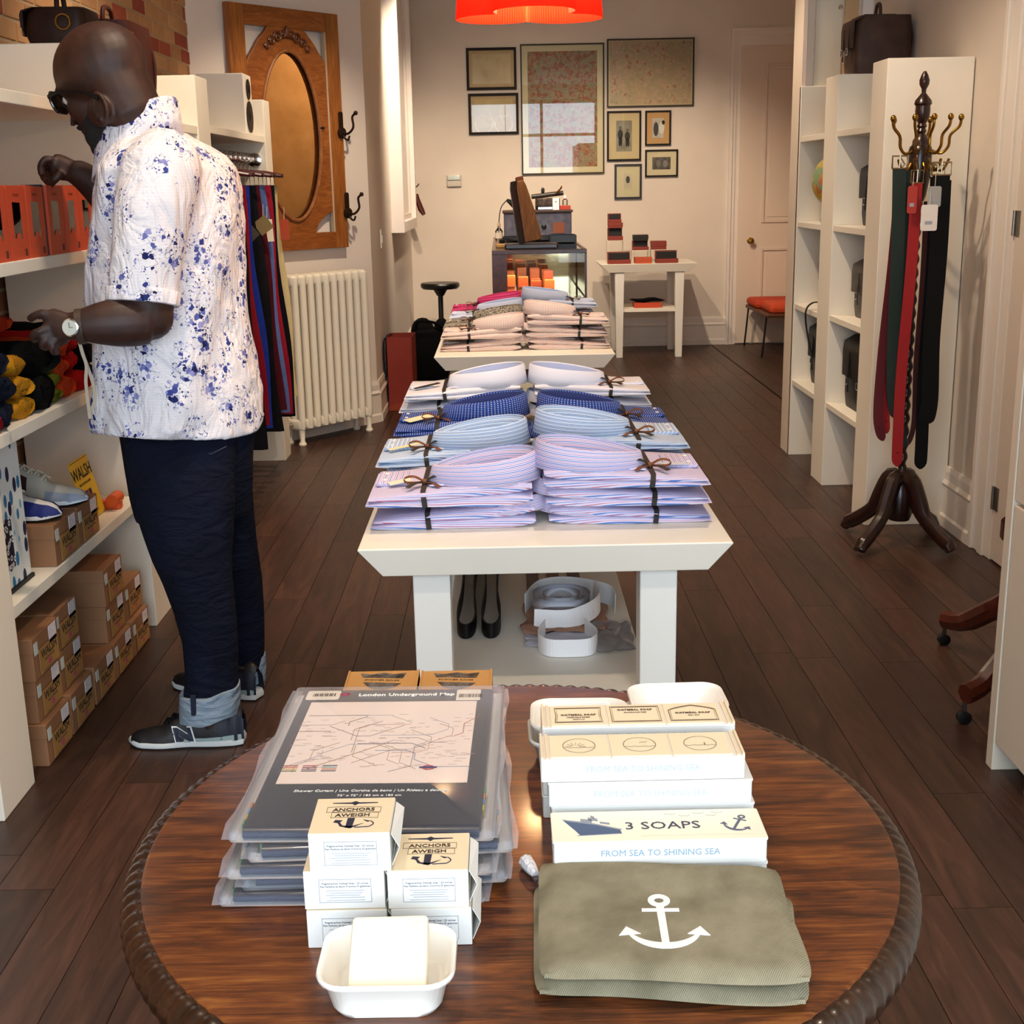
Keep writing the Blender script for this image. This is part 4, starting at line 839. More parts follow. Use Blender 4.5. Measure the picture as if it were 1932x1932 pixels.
# sneakers
def smooth1(pts, t):
    for i in range(len(pts) - 1):
        if pts[i][0] <= t <= pts[i + 1][0]:
            k = (t - pts[i][0]) / (pts[i + 1][0] - pts[i][0]); k = k * k * (3 - 2 * k); return pts[i][1] + (pts[i + 1][1] - pts[i][1]) * k
    return pts[-1][1]
def sneaker(name, label, M4, L, upper, mid, out, over, tongue, lace, extra=None, group=None, letter=None, high=1, owner=None):
    "toe towards +x"
    t = owner or thing(name, label, 'shoe', M4.translation, group=group)
    Wp = [(0, .20), (.08, .30), (.25, .33), (.45, .31), (.7, .40), (.88, .35), (.97, .20), (1, .04)]
    Hp = [(0, .24), (.06, .29), (.2, .25), (.34, .235), (.42, .25), (.55, .21), (.72, .135), (.9, .11), (.97, .085), (1, .03)]
    W_ = lambda q: smooth1(Wp, q) * .34 * L
    Hh = lambda q: smooth1(Hp, q) * L * high
    zs = lambda q: (.075 - .03 * min(1, q * 1.6)) * L + max(0, q - .85) * .12 * L
    def outline(sc, n=22): 
        a = [((i / n - .5) * L * sc, W_(i / n) * sc) for i in range(n + 1)]; b_ = [(x, -y) for x, y in a[::-1]]; return a + b_
    def sole(z0f, z1f, sc): 
        o = outline(sc); return B().loft([[(x, y, z0f((x / L / sc) + .5)) for x, y in o], [(x * 1.01, y * 1.02, (z0f((x / L / sc) + .5) + z1f((x / L / sc) + .5)) / 2) for x, y in o], [(x * .985, y * .95, z1f((x / L / sc) + .5)) for x, y in o]])
    toe = lambda q: max(0, q - .85) * .13 * L
    TT = M4
    def O(nm, b, m, par=t, sm=True): return obj(nm, b, m, par, smooth=sm, sharp=50, T=TT)
    def shell(t0, t1, a0, a1, sc, n=18, k=12, gap=None):
        rings = []
        for i in range(n + 1):
            q = t0 + (t1 - t0) * i / n; w = W_(q) * .93 * sc; h = (Hh(q)) * sc; z0 = zs(q) - .01 * L; R = []
            for j in range(k + 1):
                a = a0 + (a1 - a0) * j / k; cs = cos(a); sn = max(0, sin(a))
                pinch = 1 - .38 * sn ** 2 if q > .12 else 1 - .2 * sn ** 2
                R.append(((q - .5) * L * (1 + (sc - 1) * .5), w * (abs(cs) ** .75) * (1 if cs > 0 else -1) * pinch, z0 + (h - z0) * sn ** .85))
            rings.append(R)
        return B().loft(rings, closed=False, caps=False)
    up_ = O('upper' if not owner else name, shell(0, 1, 0, pi, 1.0, 26, 16), upper, t)
    if owner: t = up_; up_['label'] = label
    def O(nm, b, m, par=t, sm=True): return obj(nm, b, m, par, smooth=sm, sharp=50, T=TT)
    O('outsole', sole(lambda q: toe(q), lambda q: .018 * L + toe(q), .99), out)
    O('midsole', sole(lambda q: .016 * L + toe(q), lambda q: zs(q) + .004, 1.0), mid)
    O('opening_shade', B().ell(((.2 - .5) * L, 0, Hh(.2) - .012 * L), (.16 * L, .075 * L, .02 * L)), mat('1A1714', .9))  # dark ellipse stands in for the shade inside the shoe opening
    for nm, t0, t1, a0, a1, m_ in over: O(nm, shell(t0, t1, a0, a1, 1.05, 16, 12), m_)
    tg = O('tongue', shell(.36, .62, 1.22, pi - 1.22, 1.03, 8, 6), tongue)
    lb = B()
    for i in range(5):
        q = .40 + i * .058; z = Hh(q) * 1.02 + .006 * L; y_ = W_(q) * .36
        lb.tube([((q - .5) * L, -y_, z - .02 * L), ((q + .02 - .5) * L, 0, z + .008 * L), ((q + .04 - .5) * L, y_, z - .024 * L)], .009 * L, 6)
        lb.tube([((q - .5) * L, y_, z - .02 * L), ((q + .02 - .5) * L, 0, z + .004 * L), ((q + .04 - .5) * L, -y_, z - .024 * L)], .009 * L, 6)
    O('laces', lb, lace)
    if letter:
        pts = [(-.075, -.058), (-.04, -.058), (-.04, .0), (.035, -.058), (.075, -.058), (.075, .062), (.04, .062), (.04, .004), (-.035, .062), (-.075, .062)]
        for sgn in letter:
            def onface(x, z, e):
                q = .50 + x * 1.0; w = W_(q) * .93; h = Hh(q); z0 = zs(q) - .01 * L; zz = .128 * L + z * L * 1.0
                sn = min(.98, ((zz - z0) / (h - z0)) ** (1 / .85)); cs = sqrt(1 - sn * sn)
                return Vector(((q - .5) * L, sgn * (w * cs ** .75 * (1 - .38 * sn ** 2) + e), zz))
            for nm, k, e, m_ in (('letter_outline', 1.16, .0025, mat('E8E8E8', .6)), ('letter', 1.0, .0042, mat('10182E', .6))):
                vs = [onface(-sgn * (x * k - z * .25 * k * -sgn * -1), z * k, e) for x, z in pts]; n_ = len(vs)
                b_ = B().add(vs, [tuple(range(n_)) if sgn < 0 else tuple(range(n_ - 1, -1, -1))]); obj(nm, b_, m_, up_, T=TT, solid=.0012)
    return t
def shoe_m(loc, yaw, pitch=0): return Matrix.Translation(loc) @ Matrix.Rotation(yaw, 4, 'Z') @ Matrix.Rotation(pitch, 4, 'Y')
WHT = mat('D9D4CE', .6, noise=(30, .02)); BLU = mat('16246A', .7); REDS = mat('9E1A1E', .6); GRY = mat('9A9893', .75, noise=(40, .03)); MAR = mat('2E0A0C', .8)
sneaker('sneaker', 'white running shoe with royal blue toe and red panel, on the near shoe box', shoe_m((-1.385, 3.405, .588), -.20), .34, WHT, mat('E4E0D8', .6), BLACKM,
        [('toe_guard', .66, 1, 0, .95, BLU), ('toe_guard', .66, 1, pi - .95, pi, BLU), ('side_panel', .28, .5, .25, .95, REDS), ('side_panel', .28, .5, pi - .95, pi - .25, REDS), ('eyestay', .36, .62, .98, 1.25, BLU), ('eyestay', .36, .62, pi - 1.25, pi - .98, BLU)], mat('20306E', .8), mat('D8CFC2', .8), high=1.3)
sneaker('sneaker', 'grey and cream running shoe with dark maroon panel, behind the blue one', shoe_m((-1.37, 3.565, .588), -.10), .34, mat('B8B0A2', .75), mat('DDE4E8', .6), BLACKM,
        [('toe_guard', .68, 1, 0, .6, mat('8F97A6', .6)), ('toe_guard', .68, 1, pi - .6, pi, mat('8F97A6', .6)), ('side_panel', .18, .52, .3, .85, MAR), ('side_panel', .18, .52, pi - .85, pi - .3, MAR)], GRY, mat('D2C6AE', .8), high=1.3)
# yellow sign
t = thing('display_card', 'yellow card with black lettering leaning behind the shoe boxes', 'sign', (-1.28, 3.74, .47))
MY = frame3(P(206, 963, Z=.4705) + Vector((-.012, -.085, .002)), (0, 1, 0), Vector((-.24, 0, 1)).normalized())
YEL = mat('D9B01E', .6)
obj('card', B().box(-.085, .085, 0, .19, -.002, 0), YEL, t, T=MY)
BK = mat('15120C', .7)
MO = Matrix.Translation(-off(t)) @ MY
text('WALSH', .052, BK, t, MO @ Matrix.Translation((0, .145, .0005)), bold=.0008)
text('MADE IN ENGLAND', .012, BK, t, MO @ Matrix.Translation((0, .112, .0005)), res=1)
text('Est. 1961', .016, BK, t, MO @ Matrix.Translation((.01, .02, .0005)), res=1)
b = B().box(-.03, .03, .045, .09, .0002, .0006); fl_ = obj('flag_print', b, INK, t, T=MY)
obj('flag_cross', B().box(-.03, .03, .063, .072, .0006, .001).box(-.006, .006, .045, .09, .0006, .001), mat('C23A30', .7), fl_, T=MY)
obj('border_print', B().box(-.08, .08, .184, .186, .0002, .0006), BK, t, T=MY)
# orange tape holder
t = thing('tape_dispenser', 'small orange plastic clip at the far end of the lower shelf', 'clip', (-1.27, 4.02, .47))
OR = mat('D2551A', .4)
obj('arm', B().rbox(-1.40, -1.235, 3.95, 3.985, .4695, .498, r=.008), OR, t)
obj('head', B().tube([(-1.255, 3.93, .502), (-1.255, 4.0, .502)], .02, 12), OR, t, smooth=True)
# patterned box at the left edge
s = NT('blue_drop_print'); v = s.coord('Object', (1, 26, 15)); vo = s.n('ShaderNodeTexVoronoi'); vo.inputs['Scale'].default_value = 1.15; vo.inputs['Randomness'].default_value = .65; s.l(v, vo.inputs['Vector'])
sp = s.n('ShaderNodeSeparateColor'); s.l(vo.outputs['Color'], sp.inputs[0])
ink = s.ramp(sp.outputs[0], [(0, '1A1F48'), (.3, '2A78A8'), (.6, '6FB8CC'), (.8, '22406E')], 'CONSTANT')
s.l(s.mix(s.math('LESS_THAN', vo.outputs['Distance'], .34), 'EDEFEA', ink), s.b.inputs['Base Color']); s.set(Roughness=.6)
t = thing('gift_box', 'white box printed with blue drops at the left edge of the lower shelf', 'box', (-1.38, 3.07, .47))
obj('body', B().box(-1.50, -1.262, 2.985, 3.235, .4795, .84), s.m, t, bev=.003)
obj('base', B().box(-1.505, -1.257, 2.98, 3.24, .4695, .4795), mat('1A1714', .6), t)
s2 = NT('navy_ring_print'); v2 = s2.coord('Object', (1, 60, 60)); vo2 = s2.n('ShaderNodeTexVoronoi'); vo2.inputs['Scale'].default_value = 1; s2.l(v2, vo2.inputs['Vector'])
s2.l(s2.mix(s2.math('LESS_THAN', s2.math('ABSOLUTE', s2.math('SUBTRACT', vo2.outputs['Distance'], .33)), .12), '141830', 'D9D6D0'), s2.b.inputs['Base Color'])
obj('printed_patch', B().rbox(-1.262, -1.2605, 3.0, 3.13, .53, .66, r=.003), s2.m, t)
# orange necktie boxes
TIE = mat('BF4420', .55, name='orange_tie_box')
win = ['4A4038', '3A3C44', '5A4A42', '6E6A48', '7A6A50', '3E4250']
for k, y_ in enumerate((3.13, 3.262, 3.395, 3.55, 3.685, 3.815)):
    lab = ('first', 'second', 'third', 'fourth', 'fifth', 'sixth')[k]
    t = thing('necktie_box', 'orange windowed necktie box, %s from the left edge of the photo' % lab, 'box', (-1.26, y_ + .06, 1.2885), group='orange necktie boxes')
    MQ = Matrix.Translation((-1.228, y_, 1.2885)) @ Matrix.Rotation(-.04, 4, 'X') @ frame3((0, 0, 0), (0, 1, 0), (0, 0, 1))
    w_, h_ = .122, .185
    obj('case', B().box(0, .03, 0, h_, -.05, 0).box(w_ - .035, w_, 0, h_, -.05, 0).box(.03, w_ - .035, 0, .055, -.05, 0).box(.03, w_ - .035, h_ - .04, h_, -.05, 0).box(.03, w_ - .035, .055, h_ - .04, -.05, -.03), TIE, t, T=MQ)
    obj('necktie', B().rbox(.032, w_ - .037, .057, h_ - .042, -.03, -.006, r=.01), mat(win[k], .6, noise=(30, .12)), t, T=MQ)
    obj('window_film', B().box(.03, w_ - .035, .055, h_ - .04, -.0015, -.0008), PANE, t, T=MQ)
    obj('tab', B().lathe([(.014, 0), (.014, .0012)], 14), TIE, t, T=MQ @ Matrix.Translation((.058, .055, 0)))
    obj('printed_code', B().box(w_ - .03, w_ - .014, .012, .03, 0, .0006), mat('5A2A1A', .7), t, T=MQ)
    text('NECKTIE', .009, mat('6E2412', .7), t, Matrix.Translation(-off(t)) @ MQ @ Matrix.Translation((.06, h_ - .022, .0004)), res=1)
tag(obj('necktie_box', B().box(-1.285, -1.232, 3.520, 3.545, 1.2885, 1.475), mat('161A30', .5), bev=.002), 'slim navy necktie box between the third and fourth orange boxes', 'box')
# knitwear bundles
def knit(label, y, w, h, c, z0=.8885, x0=-1.58, x1=-1.25, n=3, seed=0):
    r0 = random.Random(seed); m_ = mat(c, .95, noise=(25, .03), bump=(160, .8, .006), Specular_IOR_Level=.1)
    t = thing('knit_scarf', label, 'knitwear', ((x0 + x1) / 2, y, z0), group='knitwear on the middle shelf')
    hh = h / n
    for i in range(n):
        zc_ = z0 + hh * (i + .5); pth = [(x0, y, zc_)]; 
        ln = 10
        pth = [(x0 + (x1 - x0) * k / ln, y + r0.uniform(-.006, .006), zc_ + r0.uniform(-.003, .003) * (1 if 0 < i else .3)) for k in range(ln + 1)]
        jx = r0.uniform(-.012, .012); pth = [(q[0] + (jx if k == ln else 0) - (.012 if k == ln else 0), q[1], q[2]) for k, q in enumerate(pth)]
        rr_ = [hh * .5] * (ln + 1); rw = [w * .5 * r0.uniform(.95, 1.04) for _ in range(ln + 1)]
        for dx_, k_ in ((.006, .93), (.010, .75), (.013, .4)): pth.append((x1 + jx - .012 + dx_, y, zc_)); rr_.append(hh * .5 * k_); rw.append(w * .5 * (k_ * .3 + .7))
        kb = B().tube(pth, rr_, 18, ry=rw, up=(0, 0, 1))
        kb.v = [(v[0] + .010 * noise.noise(Vector((v[0] * 9, v[1] * 40, v[2] * 40 + seed))), v[1] + .007 * noise.noise(Vector((v[0] * 30, v[1] * 30, v[2] * 30 + seed + 5))), max(z0 + .0005, v[2] + .006 * noise.noise(Vector((v[0] * 30, v[1] * 40, v[2] * 30 + seed + 9))))) for v in kb.v]
        obj('fold', kb, m_, t, smooth=True, sharp=80)
    return t
knit('crimson knit at the very left edge of the middle shelf', 3.03, .10, .15, '8E1220', seed=1, x1=-1.235)
knit('dark navy knitted scarf bundle next to the mustard one', 3.135, .125, .19, '111625', seed=2, n=3, x1=-1.24)
knit('mustard yellow knitted scarf bundle', 3.262, .125, .165, 'B07818', seed=3, n=3)
knit('large black knitted bundle between mustard and green', 3.40, .15, .185, '060708', seed=4, n=2, x1=-1.235)
knit('olive green knitted scarf bundle beside the black one', 3.515, .075, .165, '666C1E', seed=5, n=4)
knit('orange knitted scarf bundle', 3.60, .10, .17, 'B83E18', seed=6, n=3)
knit('red knitted scarf bundle beside the orange one', 3.715, .13, .18, '961212', seed=7, n=3)
knit('black knit at the far end of the middle shelf by the man', 3.86, .12, .19, '0A0A0C', seed=8, n=3)
knit('orange and red scarf laid on top along the back of the knitwear', 3.40, .30, .05, 'B0341A', z0=1.085, x0=-1.58, x1=-1.36, n=1, seed=9)
# clothes rail, hangers and trousers
t = thing('clothes_rail', 'chrome clothes rail between the shelving uprights', 'rail', (-1.275, 6.2, 1.59))
obj('bar', B().tube([(-1.275, 5.59, 1.60), (-1.275, 6.88, 1.60)], .016, 14), CHROME, t, smooth=True)
for y_ in (5.59, 6.865): obj('flange', B().lathe([(.036, 0), (.036, .01), (.02, .015)], 16), CHROME, t, smooth=True, T=frame3((-1.275, y_ if y_ < 6 else 6.88, 1.60), (1, 0, 0), (0, 0, 1 if y_ > 6 else -1)))
HANG = mat('3E0E12', .35)
tr_c = [('black', '0C0C10'), ('crimson', '6E101C'), ('royal blue', '18287A'), ('black', '08090C'), ('charcoal black', '0D0E12'), ('dark maroon', '3E0C16'), ('slate blue', '4A5A8A'), ('cherry red', '7E1426'), ('midnight black', '0A0B10'), ('beige', 'B7A67C')]
ords = ['nearest', 'second', 'third', 'fourth', 'fifth', 'sixth', 'seventh', 'eighth', 'ninth', 'farthest']
for k, (cn, c_) in enumerate(tr_c):
    y_ = 5.72 + k * .108; tw = 0.02 * ((k * 7) % 5 - 2)
    h = thing('hanger', 'dark red wooden clip hanger, %s along the chrome rail' % ords[k], 'hanger', (-1.275, y_, 1.5), group='hangers on the rail')
    obj('hook', B().tube(bez([(-1.275, y_, 1.535), (-1.275, y_, 1.575), (-1.25, y_, 1.592), (-1.253, y_, 1.622), (-1.275, y_, 1.628), (-1.292, y_, 1.615)], 5), .0025, 6), CHROME, h, smooth=True)
    obj('bar', B().tube([(-1.45, y_ + tw, 1.515), (-1.36, y_ + tw * .5, 1.53), (-1.275, y_, 1.535), (-1.19, y_ - tw * .5, 1.53), (-1.10, y_ - tw, 1.515)], [.009, .013, .014, .013, .009], 8), HANG, h, smooth=True)
    obj('clip_wire', B().tube([(-1.40, y_, 1.525), (-1.40, y_, 1.47), (-1.15, y_, 1.47), (-1.15, y_, 1.525)], .003, 6), CHROME, h, smooth=True)
    tt = thing('trousers', '%s trousers hanging %s on the rail' % (cn, ords[k]), 'trousers', (-1.27, y_, .33), group='trousers on the rail')
    m_ = mat(c_, .95, noise=(20, .015), bump=(200, .3, .002), Specular_IOR_Level=.1); zb = .30 + .03 * ((k * 3) % 4); rgs = []
    for i in range(13):
        q = i / 12; z = 1.47 + (zb - 1.47) * q; x0_ = -1.41 - .02 * q; x1_ = -1.14 + .05 * q + .008 * sin(q * 9 + k); th = .016 + .012 * sin(pi * min(1, q * 1.3)) 
        wv = .012 * sin(q * 6 + k * 2)
        rgs.append([(x0_, y_ - th + wv, z), ((x0_ + x1_) / 2, y_ - th * .5 + wv * 1.4, z), (x1_ - .02, y_ - th + wv, z), (x1_, y_ + wv, z), (x1_ - .02, y_ + th + wv, z), ((x0_ + x1_) / 2, y_ + th * .5 + wv, z), (x0_, y_ + th + wv, z)])
    obj('cloth', B().loft(rgs), m_, tt, smooth=True, sharp=70)
for px, py, Y_, w_, h_, c_, rot, lab in ((473, 441, 5.99, .06, .06, '3A2E24', .7, 'dark diamond-shaped swing tag on the blue trousers'), (497, 425, 6.2, .07, .07, '7A6438', .6, 'bronze diamond-shaped swing tag on the black trousers'), (505, 435, 6.35, .052, .105, 'E8DCC4', .04, 'cream rectangular swing tag on the maroon trousers'), (537, 433, 6.68, .045, .10, 'B4431C', 0, 'orange swing tag on the beige trousers')):
    p = P(px, py, Y=Y_ - .06); tg = thing('swing_tag', lab, 'tag', p)
    obj('card', B().box(-w_ / 2, w_ / 2, -h_ / 2, h_ / 2, -.001, .001), mat(c_, .6), tg, T=Matrix.Translation(p) @ Matrix.Rotation(pi / 2, 4, 'X') @ Matrix.Rotation(rot, 4, 'Z'))
    obj('string', B().tube([p + Vector((0, 0, h_ / 2)), p + Vector((0, .02, h_ / 2 + .06))], .001, 4), mat('D8D0C0', .7), tg)
# ---- shopping bag and black bag at the back left
t = thing('shopping_bag', 'tall red-orange paper carrier bag on the floor past the radiator', 'bag', (-.66, 8.5, 0))
RB = mat('8E2A14', .6, noise=(5, .02)); RB2 = mat('9A3A1A', .6)
bx0, bx1, by0, by1, bh = -.775, -.61, 8.42, 8.70, .49
wall_ = B()
for q in (((bx0, by0), (bx1, by0)), ((bx1, by0), (bx1 + .01, by1)), ((bx1 + .01, by1), (bx0, by1)), ((bx0, by1), (bx0, by0))):
    (ax, ay), (cx__, cy__) = q; wall_.add([(ax, ay, 0), (cx__, cy__, 0), (cx__, cy__, bh), (ax, ay, bh)], [(0, 1, 2, 3)])
wall_.add([(bx0, by0, 0), (bx1, by0, 0), (bx1 + .01, by1, 0), (bx0, by1, 0)], [(3, 2, 1, 0)])
obj('bag_body', wall_, RB, t, solid=.002)
obj('bottom_fold', B().prism([(bx0, 0), (bx1, 0), (bx1, .03), ((bx0 + bx1) / 2, .055), (bx0, .03)], 0, .002, T=frame3((0, by0 - .0005, .002), (1, 0, 0), (0, 0, 1))), RB2, t)
for y_ in (by0 + .04, by1 - .04): obj('handle', B().tube(bez([(bx0 + .02, y_, bh - .01), (bx0 - .02, y_, bh - .03), (bx0 - .022, y_, .25), (bx0 - .018, y_, .1)], 5), .006, 6), mat('14141E', .8), t, smooth=True)
t = thing('tote_bag', 'slumped black cloth bag beside the red carrier bag', 'bag', (-.55, 10.0, 0))
obj('body', B().rbox(-.70, -.42, 9.6, 9.95, 0, .40, r=.08, ez=.06).ell((-.62, 9.8, .38), (.09, .14, .10)).ell((-.47, 9.75, .40), (.06, .12, .08)), BLACKC, t, smooth=True)
obj('handle', B().tube(bez([(-.66, 9.62, .40), (-.64, 9.6, .47), (-.52, 9.6, .46), (-.46, 9.62, .42)], 5), .012, 6), BLACKC, t, smooth=True)
# ---- things on the back table
zt = .7905
DKR = mat('7E2A18', .55); BLK2 = mat('120C0C', .6)
def wallet_box(label, x, y, z, w, h, d, open_=True, c=DKR):
    t = thing('wallet_box', label, 'box', (x, y, z), group='small red gift boxes on the cream back table')
    obj('tray', B().box(x - w / 2, x + w / 2, y - d / 2, y + d / 2, z, z + h * .35), c, t, bev=.002)
    if open_:
        obj('lid', B().box(x - w / 2, x + w / 2, y + d / 2 - .012, y + d / 2, z + h * .35, z + h), c, t, bev=.002)
        obj('wallet', B().rbox(x - w / 2 + .01, x + w / 2 - .01, y - d * .1, y + d / 2 - .013, z + h * .36, z + h * .92, r=.004), BLK2, t)
    else:
        obj('lid', B().box(x - w / 2 - .002, x + w / 2 + .002, y - d / 2 - .002, y + d / 2 + .002, z + h * .36, z + h), c, t, bev=.002)
    return t
wallet_box('open red box with black wallet at the front left of the cream back table', .985, 10.90, zt, .19, .095, .12)
wallet_box('open red box with black wallet at the front right of the cream back table', 1.385, 10.90, zt, .185, .10, .12)
wallet_box('flat closed orange box at the front centre of the cream back table', 1.185, 10.89, zt, .14, .05, .10, False, mat('B44A22', .55))
def riser(label, x, y, w, h):
    t = thing('display_riser', label, 'stand', (x, y, zt)); m_ = mat('D8CCB8', .2)
    obj('shelf', B().box(x - w / 2, x + w / 2, y - .06, y + .06, zt + h - .006, zt + h), m_, t)
    for q in (-1, 1): obj('leg', B().box(x + q * (w / 2 - .006) - .004, x + q * (w / 2 - .006) + .004, y - .06, y + .06, zt, zt + h - .006), m_, t)
riser('tall clear riser at the left of the cream back table', .97, 11.10, .15, .185)
riser('low clear riser at the centre of the cream back table', 1.185, 11.10, .15, .10)
riser('low clear riser at the right of the cream back table', 1.345, 11.14, .14, .10)
wallet_box('closed red box under the tall clear riser', .97, 11.08, zt, .115, .06, .08, False)
wallet_box('open red box with striped wallets on the tall clear riser', .97, 11.10, zt + .186, .125, .10, .10)
wallet_box('closed red box topmost on the tall clear riser', .97, 11.10, zt + .2865, .12, .045, .09, False)
wallet_box('upright maroon and black wallet display above the tall riser', .965, 11.11, zt + .332, .115, .075, .06)
wallet_box('red box with black wallet on the centre riser', 1.185, 11.10, zt + .101, .135, .075, .10)
wallet_box('black wallet box stacked on the red one on the centre riser', 1.185, 11.10, zt + .1765, .125, .05, .09, False, BLK2)
wallet_box('closed dark red box on the right riser', 1.345, 11.14, zt + .101, .125, .07, .10, False)
t = thing('gift_box', 'orange box on the lower shelf of the cream back table', 'box', (1.24, 11.0, .4135))
obj('box', B().box(1.12, 1.35, 10.92, 11.1, .4135, .455), mat('B8401C', .55), t, bev=.002)
tag(obj('leather_glove', B().loft([[(1.235 + .16 * q, 11.0 + .06 * cos(a * pi / 6) * (1 - abs(q) ** 3), .474 + .017 * sin(a * pi / 6) * (1 - abs(q) ** 3) + .006 * sin(q * 5)) for a in range(12)] for q in (-.99, -.8, -.5, -.2, .1, .4, .7, .9, .99)]), BLACKC, smooth=True), 'flat black leather glove on the orange box of the lower shelf', 'glove')
# ================================================================== ROUND TABLE
TX, TY, TZ = .006, 1.30, .745
def quarter_oak():
    s = NT('quarter_sawn_oak'); v = s.coord('Object', (1.6, 14, 14)); f = s.noise(v, 2.4, 6, .62, 1.6)
    f2 = s.noise(s.coord('Object', (5, 160, 160)), 3, 3, .6); fl_ = s.noise(s.coord('Object', (3.2, 8, 8), loc=(3, 1, 0)), 2.2, 2, .5, 2.5)
    g = s.math('ADD', s.math('ADD', s.math('MULTIPLY', f, .5), s.math('MULTIPLY', f2, .28)), s.math('MULTIPLY', fl_, .22))
    c = s.ramp(g, [(.34, '1C0A04'), (.44, '42200D'), (.52, '643314'), (.59, '7E481E'), (.68, '98602C')])
    s.l(c, s.b.inputs['Base Color']); s.set(Roughness=.38, Coat_Weight=.35, Coat_Roughness=.14); s.bump(f2, .12, .002); return s.m
t = thing('round_table', 'round carved-edge oak table in the foreground with soaps, maps and pouches', 'table', (TX, TY, 0))
el = lambda r, z, n=128: [(TX + (r - .01) * cos(2 * pi * j / n), TY + (r + .008) * sin(2 * pi * j / n), z) for j in range(n)]
obj('table_top', B().loft([el(.40, TZ - .03), el(.418, TZ - .026), el(.422, TZ - .006), el(.42, TZ - .001), el(.416, TZ)]), quarter_oak(), t, smooth=True, sharp=30)
rg = []; NR = 1040; nl = 130
for k in range(9):
    ph = -.3 + 2.6 * k / 8
    R = []
    for j in range(NR):
        a = 2 * pi * j / NR; lob = abs(sin(a * nl / 2 + ph * .5)) ** .7 * min(1, k / 2); rr_ = .020 + .0032 * lob
        x = .420 + rr_ * 1.0 * sin(ph); z = TZ - .024 + rr_ * 1.05 * cos(ph)
        R.append((TX + (x - .01) * cos(a), TY + (x + .008) * sin(a), z))
    rg.append(R)
obj('carved_rim', B().loft(rg, caps=False), wood('dark_carved_oak', '1A0C06', '3E2412', (8, 8, 8), .3, coat=.4), t, smooth=True, sharp=70)
obj('apron', B().loft([el(.36, TZ - .10), el(.37, TZ - .03)]), DARKWOOD, t, smooth=True)
obj('pedestal', B().lathe([(.09, .10), (.11, .16), (.05, .26), (.06, .42), (.085, .5), (.06, .58), (.13, .66)], 20, c=(TX, TY, 0)), DARKWOOD, t, smooth=True)
for k in range(4):
    d = Vector((cos(pi / 4 + k * pi / 2), sin(pi / 4 + k * pi / 2), 0)); c = Vector((TX, TY, 0))
    obj('foot', B().tube(bez([c + Vector((0, 0, .17)), c + d * .14 + Vector((0, 0, .14)), c + d * .26 + Vector((0, 0, .06)), c + d * .34 + Vector((0, 0, .03))], 5), [.05] * 6 + [.036] * 6 + [.03] * 4, 8), DARKWOOD, t, smooth=True)
# ---- folded maps in plastic sleeves
def sleeve_mat():
    s = NT('plastic_sleeve'); out = s.t.nodes['Material Output']; tr = s.n('ShaderNodeBsdfTransparent'); tr.inputs[0].default_value = (1, 1, 1, 1)
    s.set(Base_Color='E4E6EE', Roughness=.12); fr = s.n('ShaderNodeFresnel'); fr.inputs[0].default_value = 1.4; ad = s.math('ADD', fr.outputs[0], .03)
    mx = s.n('ShaderNodeMixShader'); s.l(ad, mx.inputs[0]); s.l(tr.outputs[0], mx.inputs[1]); s.l(s.b.outputs[0], mx.inputs[2]); s.l(mx.outputs[0], out.inputs[0]); return s.m
SLV = sleeve_mat(); SLE = mat('C9CBD8', .25, Alpha=.35, name='plastic_edge')
NAVY = mat('33343F', .35, name='slate_map_cover'); NAVY2 = mat('1B2740', .25, Coat_Weight=.5, name='navy_map_fold')
MAPW = mat('FBF3F3', .5, name='pale_map_panel')
